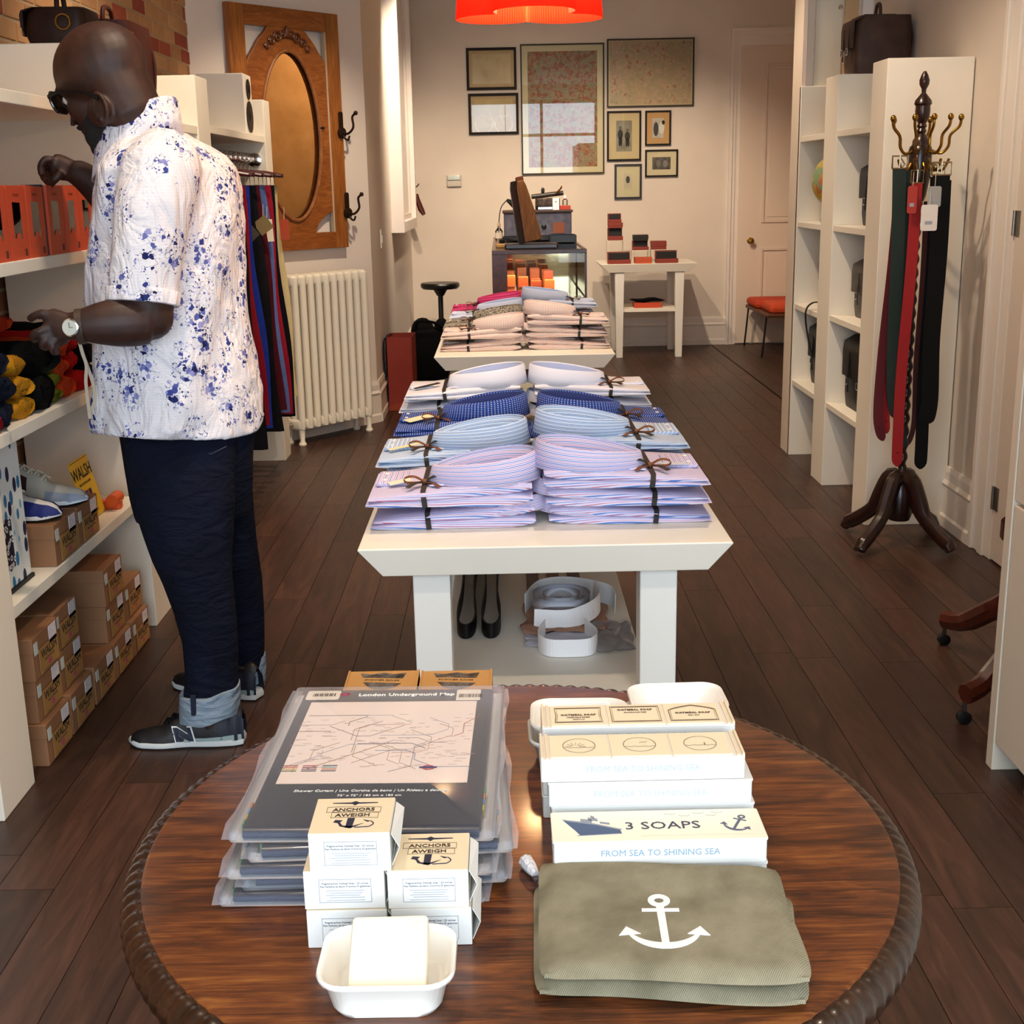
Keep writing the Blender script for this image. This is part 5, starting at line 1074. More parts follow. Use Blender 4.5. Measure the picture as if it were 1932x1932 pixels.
def map_pack(label, cx_, cy_, z, w, d, th, rz, top=False):
    t = thing('folded_map', label, 'map', (cx_, cy_, z), group='folded maps in plastic sleeves')
    M_ = Matrix.Translation((cx_, cy_, z)) @ Matrix.Rotation(rz, 4, 'Z')
    obj('cover', B().rbox(-w / 2, w / 2, -d / 2, d / 2, .001, th - .001, r=.006, ez=.005), NAVY, t, T=M_, smooth=True)
    obj('folded_edge', B().tube([(-w / 2 + .002, -d / 2 + .004, th / 2), (w / 2 - .002, -d / 2 + .004, th / 2)], th * .5, 10, ry=.008), NAVY2, t, T=M_, smooth=True)
    sl = obj('sleeve', B().rbox(-w / 2 - .012, w / 2 + .014, -d / 2 - .01, d / 2 + .006, .0002, th + .0006, r=.006, ez=.003), SLV, t, T=M_, smooth=True)
    for sx, x in ((-1, -w / 2 - .004), (1, w / 2 + .004)):
        e_ = B()
        n_ = 12; pts = []
        e_.add([(x + sx * a, -d / 2 - .012 + (d + .02) * i / n_, th * .45 + .0025 * sin(i * 2.1 + cx_ * 40) * (a > 0)) for i in range(n_ + 1) for a in (0, .008, .014 + .003 * sin(i * 1.3))], [(3 * i + a, 3 * i + 1 + a, 3 * i + 4 + a, 3 * i + 3 + a) for i in range(n_) for a in (0, 1)])
        obj('sleeve_edge', e_, SLE, t, T=M_)
    cl = ['4A9A5A', 'C8C23A', '5A9AD0', 'D8803A']
    for i in range(4):
        for sx in (-1, 1): obj('colour_tab', B().box(sx * (w / 2 + .0005) - .001, sx * (w / 2 + .0005) + .001, -d / 2 + .01 + i * .013 + (.03 if sx > 0 else 0), -d / 2 + .022 + i * .013 + (.03 if sx > 0 else 0), .002, th - .002), mat(cl[(i + (sx > 0)) % 4], .6), t, T=M_)
    if top:
        zz = th + .0009; O_ = Matrix.Translation(-off(t)) @ M_
        mp = obj('map_panel', B().box(-w * .435, w * .42, -d * .235, d * .375, th - .0006, th + .0002), MAPW, t, T=M_)
        text('London Underground Map', .0115, WHITEP, t, O_ @ Matrix.Translation((.012, d * .432, zz)), bold=.0003)
        text('Shower Curtain | Una Cortina de bano | Un Rideau a douche', .0068, WHITEP, t, O_ @ Matrix.Translation((0, -d * .285, zz)), shear=.2)
        text("72'' x 72'' / 183 cm x 183 cm", .006, WHITEP, t, O_ @ Matrix.Translation((.0, -d * .315, zz)))
        st = obj('price_sticker', B().rbox(-w * .475, -w * .30, d * .395, d * .475, th, th + .0005, r=.004, ez=.0001), WHITEP, t, T=M_)
        b1 = B()
        for i in range(14): b1.box(-w * .44 + i * .0021, -w * .44 + i * .0021 + (.0013 if i % 3 else .0007), d * .425, d * .45, th + .0005, th + .0007)
        obj('barcode', b1, BK, st, T=M_)
        st = obj('barcode_sticker', B().rbox(w * .31, w * .435, d * .38, d * .475, th, th + .0005, r=.002, ez=.0001), WHITEP, t, T=M_)
        bb = B(); r0 = random.Random(9)
        for i in range(16): bb.box(w * .325 + i * .0019, w * .325 + i * .0019 + r0.choice((.0006, .001)), d * .405, d * .435, th + .0005, th + .0007)
        obj('barcode', bb, BK, st, T=M_)
        rd = B().loft([[(-.068 + r_ * cos(2 * pi * j / 20), d * .44 + r_ * sin(2 * pi * j / 20), zz) for j in range(20)] for r_ in (.0035, .0055)], caps=False).box(-.075, -.061, d * .44 - .001, d * .44 + .001, zz - .0003, zz)
        obj('roundel', rd, mat('B0405A', .6), t, T=M_)
        rd = B().loft([[(.058 + r_ * cos(2 * pi * j / 20), -d * .135 + .75 * r_ * sin(2 * pi * j / 20), zz) for j in range(20)] for r_ in (.005, .0075)], caps=False)
        rr0 = obj('roundel', rd, mat('C04A55', .6), t, T=M_)
        obj('roundel_bar', B().box(.048, .068, -d * .135 - .0015, -d * .135 + .0015, zz, zz + .0002), mat('3A4A7A', .6), rr0, T=M_)
        r0 = random.Random(21); cols = ['8A6A5A', '6A6A74', 'B8605A', '7A8AB0', 'A0805A', '5A5A64', '9A7A8A', '88A0C0', 'B09060']
        for i in range(22):
            x, y = r0.uniform(-.10, .09), r0.uniform(-.025, .085); pts = [(x, y)]; dr = r0.choice((0, 1, 2, 3, 4, 5, 6, 7))
            for k in range(r0.randint(3, 6)):
                ln = r0.uniform(.014, .04); x = min(.108, max(-.112, x + ln * cos(dr * pi / 4))); y = min(.098, max(-.06, y + ln * sin(dr * pi / 4) * .8)); pts.append((x, y)); dr += r0.choice((-1, 0, 1))
            obj('map_line', B().tube([(a, c_, th + .0002) for a, c_ in pts], .0005 if i < 7 else .00035, 4), mat(cols[i % 9], .7), mp, T=M_)
        tx_ = B()
        for i in range(150):
            x, y = r0.uniform(-.112, .10), r0.uniform(-.05, .10); tx_.box(x, x + r0.uniform(.004, .012), y, y + .0008, th + .0002, th + .0004)
        lt = obj('station_names', tx_, mat('C3B4B4', .7), mp, T=M_); lt['kind'] = 'stuff'
        kc = ['B8442E', 'D0803A', 'D8B83A', '5A7A3A', 'C85A7A', '8A3A5A', '6A2A5A', '4A4A5A', '3A5A7A', '9ABAC0', 'C8784A', '3A4A5A']
        for i in range(12): obj('legend_bar', B().box(-.108 + (i // 4) * .0225, -.091 + (i // 4) * .0225, -d * .118 - (i % 4) * .0045, -d * .118 + .0022 - (i % 4) * .0045, th + .0002, th + .0004), mat(kc[i], .7), mp, T=M_)
    return t
zz_ = TZ + .0003
for i, (dx, dy, rz, th) in enumerate(((-.012, .0, -.015, .012), (.004, .012, .02, .013), (-.005, .006, -.01, .0125), (.008, .02, .035, .013))):
    map_pack('folded map in a plastic sleeve, %s of the pile' % ('lowest', 'second from the bottom', 'third from the bottom', 'second from the top')[i], -.152 + dx, 1.345 + dy, zz_, .245, .37, th, rz); zz_ += th + .0012
map_pack('topmost folded London Underground map with pale diagram panel', -.152, 1.375, zz_, .248, .375, .0125, -.03, True)
# ---- kraft boxes behind the maps
KB = mat('BB8A4C', .7, noise=(8, .02), name='light_kraft')
for k, x_ in enumerate((-.232, -.128)):
    lab = ('left kraft box with a curved window, behind the maps', 'right kraft box with a curved window, behind the maps')[k]
    t = thing('kraft_box', lab, 'box', (x_ + .05, 1.66, TZ), group='windowed kraft boxes'); M_ = Matrix.Translation((x_ + .001, 1.605 - .004 * k, TZ + .0004))
    obj('body', B().box(0, .101, 0, .105, 0, .034), KB, t, T=M_, bev=.001)
    obj('end_flap', B().box(.0, .0025, .002, .103, .001, .036).box(.0985, .101, .002, .103, .001, .036), KB, t, T=M_)
    cr = [(.02 + .062 * i / 12, .075 + .004 * sin(pi * i / 12) + .016 * 0) for i in range(13)]
    up_ = [(.018, .094), (.034, .090), (.05, .096), (.066, .090), (.083, .094), (.079, .074), (.022, .080)]
    lo_ = [(.024, .062), (.078, .055), (.07, .043), (.058, .034), (.046, .034), (.034, .043)]
    for pl_ in (up_, lo_): obj('window', B().prism(pl_, .0341, .0346), mat('4A443E', .15, noise=(60, .2), Coat_Weight=.6), t, T=M_)
    O_ = Matrix.Translation(-off(t)) @ M_
    text('SHOWER RINGS', .0068, BROWNINK, t, O_ @ Matrix.Translation((.05, .0685, .0344)) @ Matrix.Rotation(-.1, 4, 'Z'), res=1)
    text('12', .011, BROWNINK, t, O_ @ Matrix.Translation((.018, .018, .0344)))
    text('DOUZE', .005, BROWNINK, t, O_ @ Matrix.Translation((.085, .016, .0344)), res=1)
# ---- small soap cartons
CARD = mat('DDDAD3', .6, name='soap_carton'); CARDT = mat('E6D3B0', .6, name='carton_card_warm_lit'); LBL = mat('E0DED8', .65)  # top card is white card with the warm spot light put into its colour
def anchor(b, cx_, cy_, s_, z0, z1, rot=0, M_=None):
    T_ = (M_ or Matrix.Identity(4)) @ Matrix.Translation((cx_, cy_, 0)) @ Matrix.Rotation(rot, 4, 'Z') @ Matrix.Diagonal((s_, s_, 1, 1))
    rg_ = [[(r_ * cos(2 * pi * j / 28), .80 + r_ * sin(2 * pi * j / 28), z) for j in range(28)] for r_, z in ((.085, z0), (.20, z0), (.20, z1), (.085, z1), (.085, z0))]
    b.loft([[T_ @ Vector(p) for p in R] for R in rg_], caps=False)
    b.prism([(-.07, .62), (.07, .62), (.065, -.6), (-.065, -.6)], z0, z1 + .00006, T_); b.prism([(-.33, .44), (.33, .44), (.33, .535), (-.33, .535)], z0, z1 + .00012, T_)
    aa_ = [(-68 + 136 * i / 20) * pi / 180 for i in range(21)]
    arc = [(.66 * sin(a), -.02 - .66 * cos(a)) for a in aa_]
    inn = [((.66 - .17 * max(.35, cos(a))) * sin(a), -.02 - (.66 - .17 * max(.35, cos(a))) * cos(a)) for a in aa_]
    b.loft([[T_ @ Vector((*q, z)) for q, z in ((o_, z0), (i_, z0), (i_, z1), (o_, z1))] for o_, i_ in zip(arc, inn)])
    for sx in (1, -1):
        f_ = [(.62, -.16), (.44, -.36), (.58, -.345), (.725, -.40)]
        f_ = [(sx * .78, -.30), (sx * .64, -.03), (sx * .40, -.25)]
        b.prism(f_ if sx > 0 else f_[::-1], z0, z1 + .00018, T_)
    return b
def carton(label, x0, y0, z0, logo=True, gap=0):
    w, d, h = .0765, .070, .0405; t = thing('soap_carton', label, 'box', (x0 + w / 2, y0 + d / 2, z0), group='small square soap cartons'); M_ = Matrix.Translation((x0, y0, z0)); O_ = Matrix.Translation(-off(t)) @ M_
    obj('body', B().box(0, w, 0, d, .0002, h - .0006), CARD, t, T=M_, bev=.0008)
    obj('top_panel', B().box(.0004, w - .0004, .0004, d - .0004, h - .0006, h), CARDT, t, T=M_)
    obj('side_flap', B().loft([[(w + .0006 + a * .006, .004, h - .004 - a * .026 + .0 * a), (w + .0006 + a * .006, d - .002, h - .004 - a * .026)] for a in (0,)] + [[(w + .008, .004, h * .55), (w + .008, d - .002, h * .75)], [(w + .0005, .004, h * .1), (w + .0005, d - .002, h * .1)]], closed=False, caps=False), CARD, t, T=M_, solid=.0006)
    lb = obj('front_label', B().box(.014, w - .012, .007, h - .008, 0, .0003), LBL, t, T=M_ @ frame3((0, -.0001, 0), (1, 0, 0), (0, 0, 1)))
    F_ = M_ @ frame3((0, -.0005, 0), (1, 0, 0), (0, 0, 1)); FO = Matrix.Translation(-off(t)) @ F_
    e = .0004; obj('label_border', B().box(.0145, w - .0125, .0075, .0075 + e, 0, .0002).box(.0145, w - .0125, h - .0085 - e, h - .0085, 0, .0002).box(.0145, .0145 + e, .0075, h - .0085, 0, .0002).box(w - .0125 - e, w - .0125, .0075, h - .0085, 0, .0002), mat('7A8490', .8), lb, T=F_)
    for i, (tx_, sz) in enumerate((('Fragrance-free Oatmeal Soap 1.25 ounces', .0026), ('Pain Parfume de Savon D\'avoine 35 grammes', .0026))): text(tx_, sz, mat('5E6A78', .8), lb, FO @ Matrix.Translation((w / 2 + .001, .0275 - i * .0032, .0002)), res=1)
    for i in range(4): obj('small_print', B().box(.021 + .003 * (i % 2), w - .019 - .002 * (i % 3), .0195 - i * .0024, .0202 - i * .0024, 0, .0002), mat('A3ABB4', .8), lb, T=F_)
    obj('small_print', B().box(.021, w - .019, .0095, .0101, 0, .0002), mat('A3ABB4', .8), lb, T=F_)
    if logo:
        for i, (tx_, y_, sz) in enumerate((('ANCHORS', .0455, .0085), ('AWEIGH', .0345, .0085))): text(tx_, sz, mat('3A2C22', .8), t, O_ @ Matrix.Translation((w / 2, y_, h + .0003)), bold=.0001)
        bn = B()
        for y_, x_, ww in ((.0455, 0, .052), (.0345, .002, .045)):
            pts = [(w / 2 + x_ - ww / 2 + ww * i / 10, y_ - .0052 + .0012 * sin(pi * i / 10 + .4)) for i in range(11)] + [(w / 2 + x_ + ww / 2 - ww * i / 10, y_ + .0052 + .0012 * sin(pi - pi * i / 10 + .4)) for i in range(11)]
            bn.tube([M_ @ Vector((x, y, h + .0002)) for x, y in pts + [pts[0]]], .00025, 4)
        obj('banner_print', bn, mat('5A4A36', .8), t)
        an = B(); an.prism([(w / 2 - .004, .029), (w / 2 + .003, .029), (w / 2 + .0018, .010), (w / 2 - .0045, .010)], h, h + .0003, M_)
        an.prism([(w / 2 - .017, .021), (w / 2 - .0125, .0195), (w / 2 - .010, .013), (w / 2, .0088), (w / 2 + .012, .0185), (w / 2 + .0005, .0125), (w / 2 - .0075, .0145), (w / 2 - .0105, .0205), (w / 2 - .0085, .0245), (w / 2 - .0155, .0255)][::-1], h, h + .0003, M_)
        an.prism([(w / 2 + .011, .0255), (w / 2 + .0185, .0225), (w / 2 + .0155, .021), (w / 2 + .0135, .0225)][::-1], h, h + .0003, M_)
        an.tube([M_ @ Vector((w / 2 + .0185 + .003 * sin(i * .5), .0225 - i * .0016, h + .0002)) for i in range(8)] + [M_ @ Vector((w / 2 + .004 + .0, .0105, h + .0002))], .0006, 4)
        obj('emblem_print', an, INK, t); an = B()
        an.prism([(w / 2 - .022, .0590), (w / 2 - .004, .0578), (w / 2 + .004, .0578), (w / 2 + .022, .0590), (w / 2 + .022, .0602), (w / 2 + .004, .0604), (w / 2, .0632), (w / 2 - .004, .0604), (w / 2 - .022, .0602)], h, h + .0003, M_)
        an.prism([(w / 2 - .003, .0578), (w / 2, .0545), (w / 2 + .003, .0578)], h, h + .0003, M_)
        obj('propeller_print', an, INK, t)
    return t
carton('white soap carton at the bottom of the left stack of three', -.199, 1.078, TZ + .0003, False)
carton('white soap carton in the middle of the left stack of three', -.200, 1.079, TZ + .0411, False)
carton('topmost soap carton on the left stack, anchor emblem on its lid', -.1925, 1.076, TZ + .0819)
carton('soap carton at the bottom of the right stack of two', -.1185, 1.078, TZ + .0003, False)
carton('upper soap carton of the right stack of two, anchor emblem on its lid', -.1205, 1.077, TZ + .0411)
# ---- soap dishes
def dish(label, cx_, cy_, z0, rz=0, w=.126, d=.096, h=.04, group='white ceramic soap dishes'):
    t = thing('soap_dish', label, 'dish', (cx_, cy_, z0), rz, group)
    R = lambda k, z, r_: [(x, y, z) for x, y in rrect(-w / 2 * k - .0 , w / 2 * k, -d / 2 * k, d / 2 * k, r_, 6)]
    prof = [(.70, .0), (.74, .0), (.80, .006), (.90, h - .008), (.985, h - .006), (1.0, h - .002), (.985, h), (.95, h - .001), (.90, h - .006), (.78, .010), (.70, .007)]
    obj('bowl', B().loft([R(k, z + .0003, .026 * k) for k, z in prof]), CERAMIC, t, local=True, smooth=True, sharp=60)
    return t
dish('white soap dish in the foreground holding a cream bar of soap', -.115, 1.006, TZ, -.01, w=.123)
t = thing('soap_bar', 'thick cream-coloured square bar of soap lying in the front dish', 'soap', (-.112, 1.0, TZ + .014))
MS = Matrix.Translation((-.1135, 1.0075, TZ + .0262)) @ Matrix.Rotation(.46, 4, 'X') @ Matrix.Rotation(.01, 4, 'Z')
obj('bar', B().rbox(-.0345, .0345, -.035, .037, 0, .024, r=.004, n=3, ez=.003), mat('F2E8CC', .45, Subsurface_Weight=.15), t, T=MS, smooth=True)
for k, (x_, y_, lab) in enumerate(((.083, 1.485, 'left pair of soap dishes'), (.212, 1.530, 'right pair of soap dishes'))):
    dish('lower dish in the ' + lab + ' behind the soap boxes', x_, y_, TZ, .02); dish('upper dish in the ' + lab + ' behind the soap boxes', x_ + .003, y_ + .003, TZ + .0195, -.03 + .05 * k)
# ---- three-soap boxes
def soap_box(label, x0, y0, z0, kind, rz=0):
    w, d, h = .218, .063, .0283; t = thing('soap_gift_box', label, 'box', (x0 + w / 2, y0 + d / 2, z0), group='long white three-soap boxes')
    M_ = Matrix.Translation((x0, y0, z0)) @ Matrix.Rotation(rz, 4, 'Z'); O_ = Matrix.Translation(-off(t)) @ M_
    obj('tray', B().rbox(0, w, 0, d, .0002, h - .002, r=.003, n=3, ez=.001), CARD, t, T=M_)
    F_ = O_ @ frame3((0, -.0002, 0), (1, 0, 0), (0, 0, 1))
    text('FROM SEA TO SHINING SEA', .0098, mat('7FA0B4', .8) if kind == 'ship' else mat('A9B6BC', .8), t, F_ @ Matrix.Translation((w * .5, h * .5, 0)), ext=.0001)
    if kind in ('ship', 'plain'):
        lid = obj('lid', B().rbox(-.001, w + .001, -.0002, d + .001, h - .003, h, r=.003, n=3, ez=.0008), CARD if kind == 'plain' else mat('EFE4CC', .6), t, T=M_)
    if kind == 'ship':
        text('3 SOAPS', .0215, mat('3E4054', .8), t, O_ @ Matrix.Translation((w * .525, d * .47, h + .0003)), sx=1.0)
        b = B().prism([(.012, .045), (.018, .042), (.045, .034), (.070, .022), (.071, .016), (.028, .013), (.024, .022)], h, h + .0003, M_); hull = obj('ship_hull', b, mat('4A5A78', .8), t)
        sh = B().prism([(.010, .047), (.04, .039), (.072, .024), (.070, .022), (.045, .034), (.018, .042)], h, h + .0003, M_)
        for a in ((.030, .042, .012, .006), (.038, .0445, .010, .006), (.041, .050, .004, .005), (.05, .037, .010, .004)): sh.box(0, 0, 0, 0, 0, 0) if False else sh.prism([(a[0], a[1]), (a[0] + a[2], a[1] - .003), (a[0] + a[2], a[1] + a[3] - .003), (a[0], a[1] + a[3])], h, h + .0003, M_)
        sh.prism([(.025, .0125), (.071, .0155), (.071, .0145), (.025, .0115)][::-1], h, h + .0003, M_)
        obj('ship_superstructure', sh, mat('8A8E98', .8), hull)
        obj('anchor_print', anchor(B(), w - .026, .030, .021, h, h + .0003, -.45, M_), mat('5A5E70', .8), t)
        bd_ = B()
        for i, (x_, y_) in enumerate(((.125, .054), (.14, .050), (.155, .055), (.168, .050), (.175, .056))): bd_.tube([M_ @ Vector((x_ + q[0], y_ + q[1], h + .0002)) for q in ((-.006, .001), (-.002, -.001), (0, 0), (.002, -.001), (.006, .001))], .0003, 4)
        obj('seagull_print', bd_, mat('9A9C9C', .8), t)
        obj('small_print', B().box(.09, w - .012, .0085, .0092, h, h + .0002), mat('CDBFA8', .8), t, T=M_)
    if kind in ('labels', 'circles'):
        obj('end_wall', B().box(.0005, .003, .001, d - .001, h - .004, h + .001).box(.006, .0085, .001, d - .001, h - .004, h), CARDT, t, T=M_); obj('end_wall', B().box(w - .003, w - .0005, .001, d - .001, h - .004, h + .001).box(w - .0085, w - .006, .001, d - .001, h - .004, h), CARDT, t, T=M_)
        for i in range(3):
            x_ = .0105 + i * .0657; sp_ = obj('soap', B().rbox(x_, x_ + .064, .003, d - .004, .006, h - .0005, r=.002, n=2, ez=.0008), mat('EBDCBC', .6), t, T=M_)
            cx_ = x_ + .032; cy_ = d * .48
            if kind == 'circles':
                b = B().loft([[M_ @ Vector((cx_ + r_ * cos(2 * pi * j / 32), cy_ + r_ * sin(2 * pi * j / 32), h + .0001)) for j in range(32)] for r_ in (.0172, .0178)], caps=False)
                b.tube([M_ @ Vector((cx_ - .016 + .002 * k, cy_ - .005 + .0006 * sin(k * 1.3 + i), h)) for k in range(17)], .0002, 4)
                if i == 0:
                    for a in range(7): b.tube([M_ @ Vector((cx_ - .004 + .004 * cos(a * .5), cy_ - .003 + .004 * sin(a * .5), h)), M_ @ Vector((cx_ - .004 + .011 * cos(a * .5), cy_ - .003 + .011 * sin(a * .5), h))], .00018, 4)
                if i == 1: b.tube([M_ @ Vector((cx_ + q[0], cy_ + q[1], h)) for q in ((.0, .004), (.003, .006), (.006, .005), (.009, .007))], .0002, 4)
                if i == 2: b.prism([(cx_ + .004, cy_ - .004), (cx_ + .0055, cy_ - .004), (cx_ + .005, cy_ + .004)], h, h + .0001, M_)
                obj('round_print', b, mat('5A554C', .8), sp_)
            else:
                b = B(); pts = [(-.027, -.020), (.027, -.020), (.0255, 0), (.027, .020), (-.027, .020), (-.0255, 0)] if i != 1 else [(-.028, -.021), (.028, -.021), (.028, .021), (-.028, .021)]
                if i == 2: pts = [(-.027, -.021), (.027, -.021), (.027, .009), (.022, .013), (.012, .018), (0, .022), (-.012, .018), (-.022, .013), (-.027, .009)]
                b.tube([M_ @ Vector((cx_ + x, cy_ + y, h)) for x, y in pts + [pts[0]]], .0004, 4); b.tube([M_ @ Vector((cx_ + x * .93, cy_ + y * .92, h)) for x, y in pts + [pts[0]]], .0002, 4); lb = obj('label_border', b, BROWNINK, sp_)
                text('OATMEAL SOAP', .0056, BROWNINK, sp_, O_ @ Matrix.Translation((cx_, cy_ + (.0115 if i == 1 else .0), h + .0002)), res=1, bold=.0001)
                text(('VEGETABLE BASED', 'FRAGRANCE FREE', 'Cape Cod')[i], .0032, BROWNINK, sp_, O_ @ Matrix.Translation((cx_, cy_ - (.007 if i != 1 else -.004), h + .0002)), res=1)
                if i == 0: text('FORMULA', .003, BROWNINK, sp_, O_ @ Matrix.Translation((cx_, cy_ - .0125, h + .0002)), res=1)
    return t
hb = .0286
soap_box('lower box under the three-soap box with the ship', .041, 1.170, TZ + .0003, 'plain')
soap_box('front three-soap box printed with a blue ship and anchor', .040, 1.168, TZ + .0003 + hb, 'ship')
for i in range(3): soap_box('long soap box, %s in the middle pile' % ('lowest', 'second', 'third from the bottom')[i], .036 + (.004, .003, .0)[i] + .002, 1.242 + (.0, .002, .0)[i], TZ + .0003 + hb * i, 'plain')
soap_box('open soap box with three round seascape labels on the middle pile', .030, 1.243, TZ + .0003 + hb * 3, 'circles')
for i in range(3): soap_box('long soap box, %s in the rear pile' % ('lowest', 'second', 'third from the bottom')[i], .034, 1.326, TZ + .0003 + hb * i, 'plain')
soap_box('open soap box with three oatmeal soap labels on the rear pile', .034, 1.325, TZ + .0003 + hb * 3, 'labels')
# ---- canvas pouches
def canvas():
    s = NT('olive_canvas'); v = s.coord('Object', (1, 1, 1), (0, 0, .6)); w = s.n('ShaderNodeTexWave'); w.inputs['Scale'].default_value = 190; w.inputs['Distortion'].default_value = .6; s.l(v, w.inputs[0])
    n_ = s.noise(s.coord(), 22, 5); g = s.math('ADD', s.math('MULTIPLY', w.outputs[1], .22), s.math('MULTIPLY', n_, .8))
    s.l(s.ramp(g, [(.3, '6C6650'), (.7, '989078')]), s.b.inputs['Base Color']); s.set(Roughness=.92, Specular_IOR_Level=.2); s.bump(w.outputs[1], .35, .001); return s.m
CANV = canvas()
def pouch(label, corners, z0, th, top):
    cx_ = sum(c[0] for c in corners) / 4; cy_ = sum(c[1] for c in corners) / 4; t = thing('canvas_pouch', label, 'pouch', (cx_, cy_, z0), group='olive canvas pouches')
    def pt(u, v):
        a, b_, c_, d_ = [Vector((*q, 0)) for q in corners]; p = (a * (1 - u) + b_ * u) * (1 - v) + (d_ * (1 - u) + c_ * u) * v
        p.x += .004 * sin(v * 5 + 1) * (u - .2); p.y += .0035 * sin(u * 6) * (1 - v); return p
    n = 22
    def surf(sg):
        def fn(u, v):
            uu = .5 + (u - .5); e = min(1, min(u, 1 - u) * 9) * min(1, min(v, 1 - v) * 7); e = sqrt(max(0, 1 - (1 - e) ** 2)); k = .04
            # rounded corners
            du, dv = abs(u - .5) * 2, abs(v - .5) * 2; sh = max(0, (du ** 8 * dv ** 8)) * .045
            q = pt(.5 + (u - .5) * (1 - sh), .5 + (v - .5) * (1 - sh)); zc_ = z0 + th * .5
            z = zc_ + sg * th * .5 * e + (.0012 * noise.noise(Vector((u * 4, v * 4, top))) * e if sg > 0 else 0); return (q.x, q.y, max(z, z0))
        return fn
    bb = B().grid(surf(1), n, n)
    b2 = B().grid(surf(-1), n, n); b2.f = [f[::-1] for f in b2.f]; b2.uv = {}
    bb.uv = {}; bb.add(b2.v, b2.f)
    obj('pouch_body', bb, CANV, t, smooth=True, sharp=80)
    sm_ = B().tube([pt(.02 + .96 * i / 20, .03) + Vector((0, 0, z0 + th * .55)) for i in range(21)], .0022, 6)
    obj('stitched_seam', sm_, CANV, t, smooth=True)
    return t
pouch('lower olive canvas pouch under the one with the anchor', [tuple(P(*q, Z=TZ + .009)[:2]) for q in ((1010, 1880), (1524, 1897), (1500, 1690), (1004, 1668))], TZ + .0004, .017, 3)
tp = pouch('upper olive canvas pouch with a large white anchor', [tuple(P(*q, Z=TZ + .027)[:2]) for q in ((1018, 1852), (1532, 1856), (1474, 1638), (1014, 1626))], TZ + .0178, .019, 1)
obj('anchor_print', anchor(B(), .1365, 1.046, .0535, TZ + .0366, TZ + .0374, -.03), mat('F2EEEA', .7), tp)
zp = B().strap(bez([(.032, 1.13, TZ + .024), (.028, 1.155, TZ + .018), (.022, 1.185, TZ + .008)], 4), .008, .003, (1, 0, 0))
obj('zip_pull', zp, mat('20202C', .8, noise=(160, .3)), tp)
obj('tassel', B().tube([(.022, 1.19, TZ + .008), (.017, 1.205, TZ + .008), (.012, 1.22, TZ + .007)], [.004, .007, .008], 8), mat('E8E6EA', .9, bump=(200, .8)), tp, smooth=True)
# ================================================================== FOLDED SHIRTS
def stripe_mat(name, stops, period, both=False, dots=None, noisy=None):
    s = NT(name); tc = s.n('ShaderNodeTexCoord'); sp = s.n('ShaderNodeSeparateXYZ'); s.l(tc.outputs['UV'], sp.inputs[0])
    def rp(o, st): return s.ramp(s.math('FRACT', s.math('DIVIDE', o, period)), st, 'CONSTANT')
    if noisy:
        c = s.ramp(s.noise(tc.outputs['UV'], noisy, 4, .6), stops, 'CONSTANT')
    elif dots:
        fx = s.math('SUBTRACT', s.math('FRACT', s.math('DIVIDE', sp.outputs[0], period)), .5); fy = s.math('SUBTRACT', s.math('FRACT', s.math('DIVIDE', sp.outputs[1], period)), .5)
        d = s.math('SQRT', s.math('ADD', s.math('MULTIPLY', fx, fx), s.math('MULTIPLY', fy, fy)))
        c = s.mix(s.math('LESS_THAN', d, .2), stops[0][1], dots)
    else:
        c = rp(sp.outputs[1], stops)
        if both: c = s.mix(.5, c, rp(sp.outputs[0], stops))
    s.l(c, s.b.inputs['Base Color']); s.set(Roughness=.9, Specular_IOR_Level=.2)
    s.bump(s.noise(s.coord(), 300, 2), .15, .001); return s.m
LILAC = stripe_mat('lilac_stripe_cotton', [(0, 'CFCCE4'), (.16, 'A07AA6'), (.28, 'D6D4EA'), (.48, '5E82C4'), (.64, 'DAD7EA'), (.8, 'C07A94'), (.9, 'CFCCE4')], .0125)
BLUES = stripe_mat('blue_stripe_cotton', [(0, 'D2DCEA'), (.26, '5E92CE'), (.46, 'D4DEEC'), (.62, '2A4478'), (.74, 'D6E0EE'), (.9, '86B4E0')], .0105)
NAVYD = stripe_mat('navy_dot_cotton', [(0, '223E8C')], .0062, dots='C8D2E8')
WHITES = stripe_mat('white_cotton', [(0, 'D9DCEA'), (.5, 'DFE1EC')], .004)
CHECK = stripe_mat('pastel_check_cotton', [(0, 'E6DCD6'), (.22, 'D69A86'), (.4, 'E6DCD6'), (.55, '8FA4C8'), (.66, 'E8DFD4'), (.8, 'D8C27E'), (.9, 'C47A8A')], .014, True)
PRINT = stripe_mat('black_white_print_cotton', [(0, '24242C'), (.46, 'C8BCA4'), (.53, '3A3A44'), (.6, 'B8AC96')], 1, noisy=130)
PALE = stripe_mat('pale_blue_cotton', [(0, 'B8C2DA'), (.5, 'C0C8DE')], .003)
MAGEN = stripe_mat('magenta_cotton', [(0, 'A8245A'), (.3, 'C44A78'), (.6, 'B03060')], .02)
BROWNC = stripe_mat('brown_floral_cotton', [(0, '5A4436'), (.45, '9A8468'), (.53, '463830'), (.62, 'A8947A')], 1, noisy=110)
RIB = mat('1C1612', .7, name='black_ribbon'); RIB2 = mat('6A3A18', .6, name='bronze_ribbon'); BTN = mat('E9E2D2', .3)
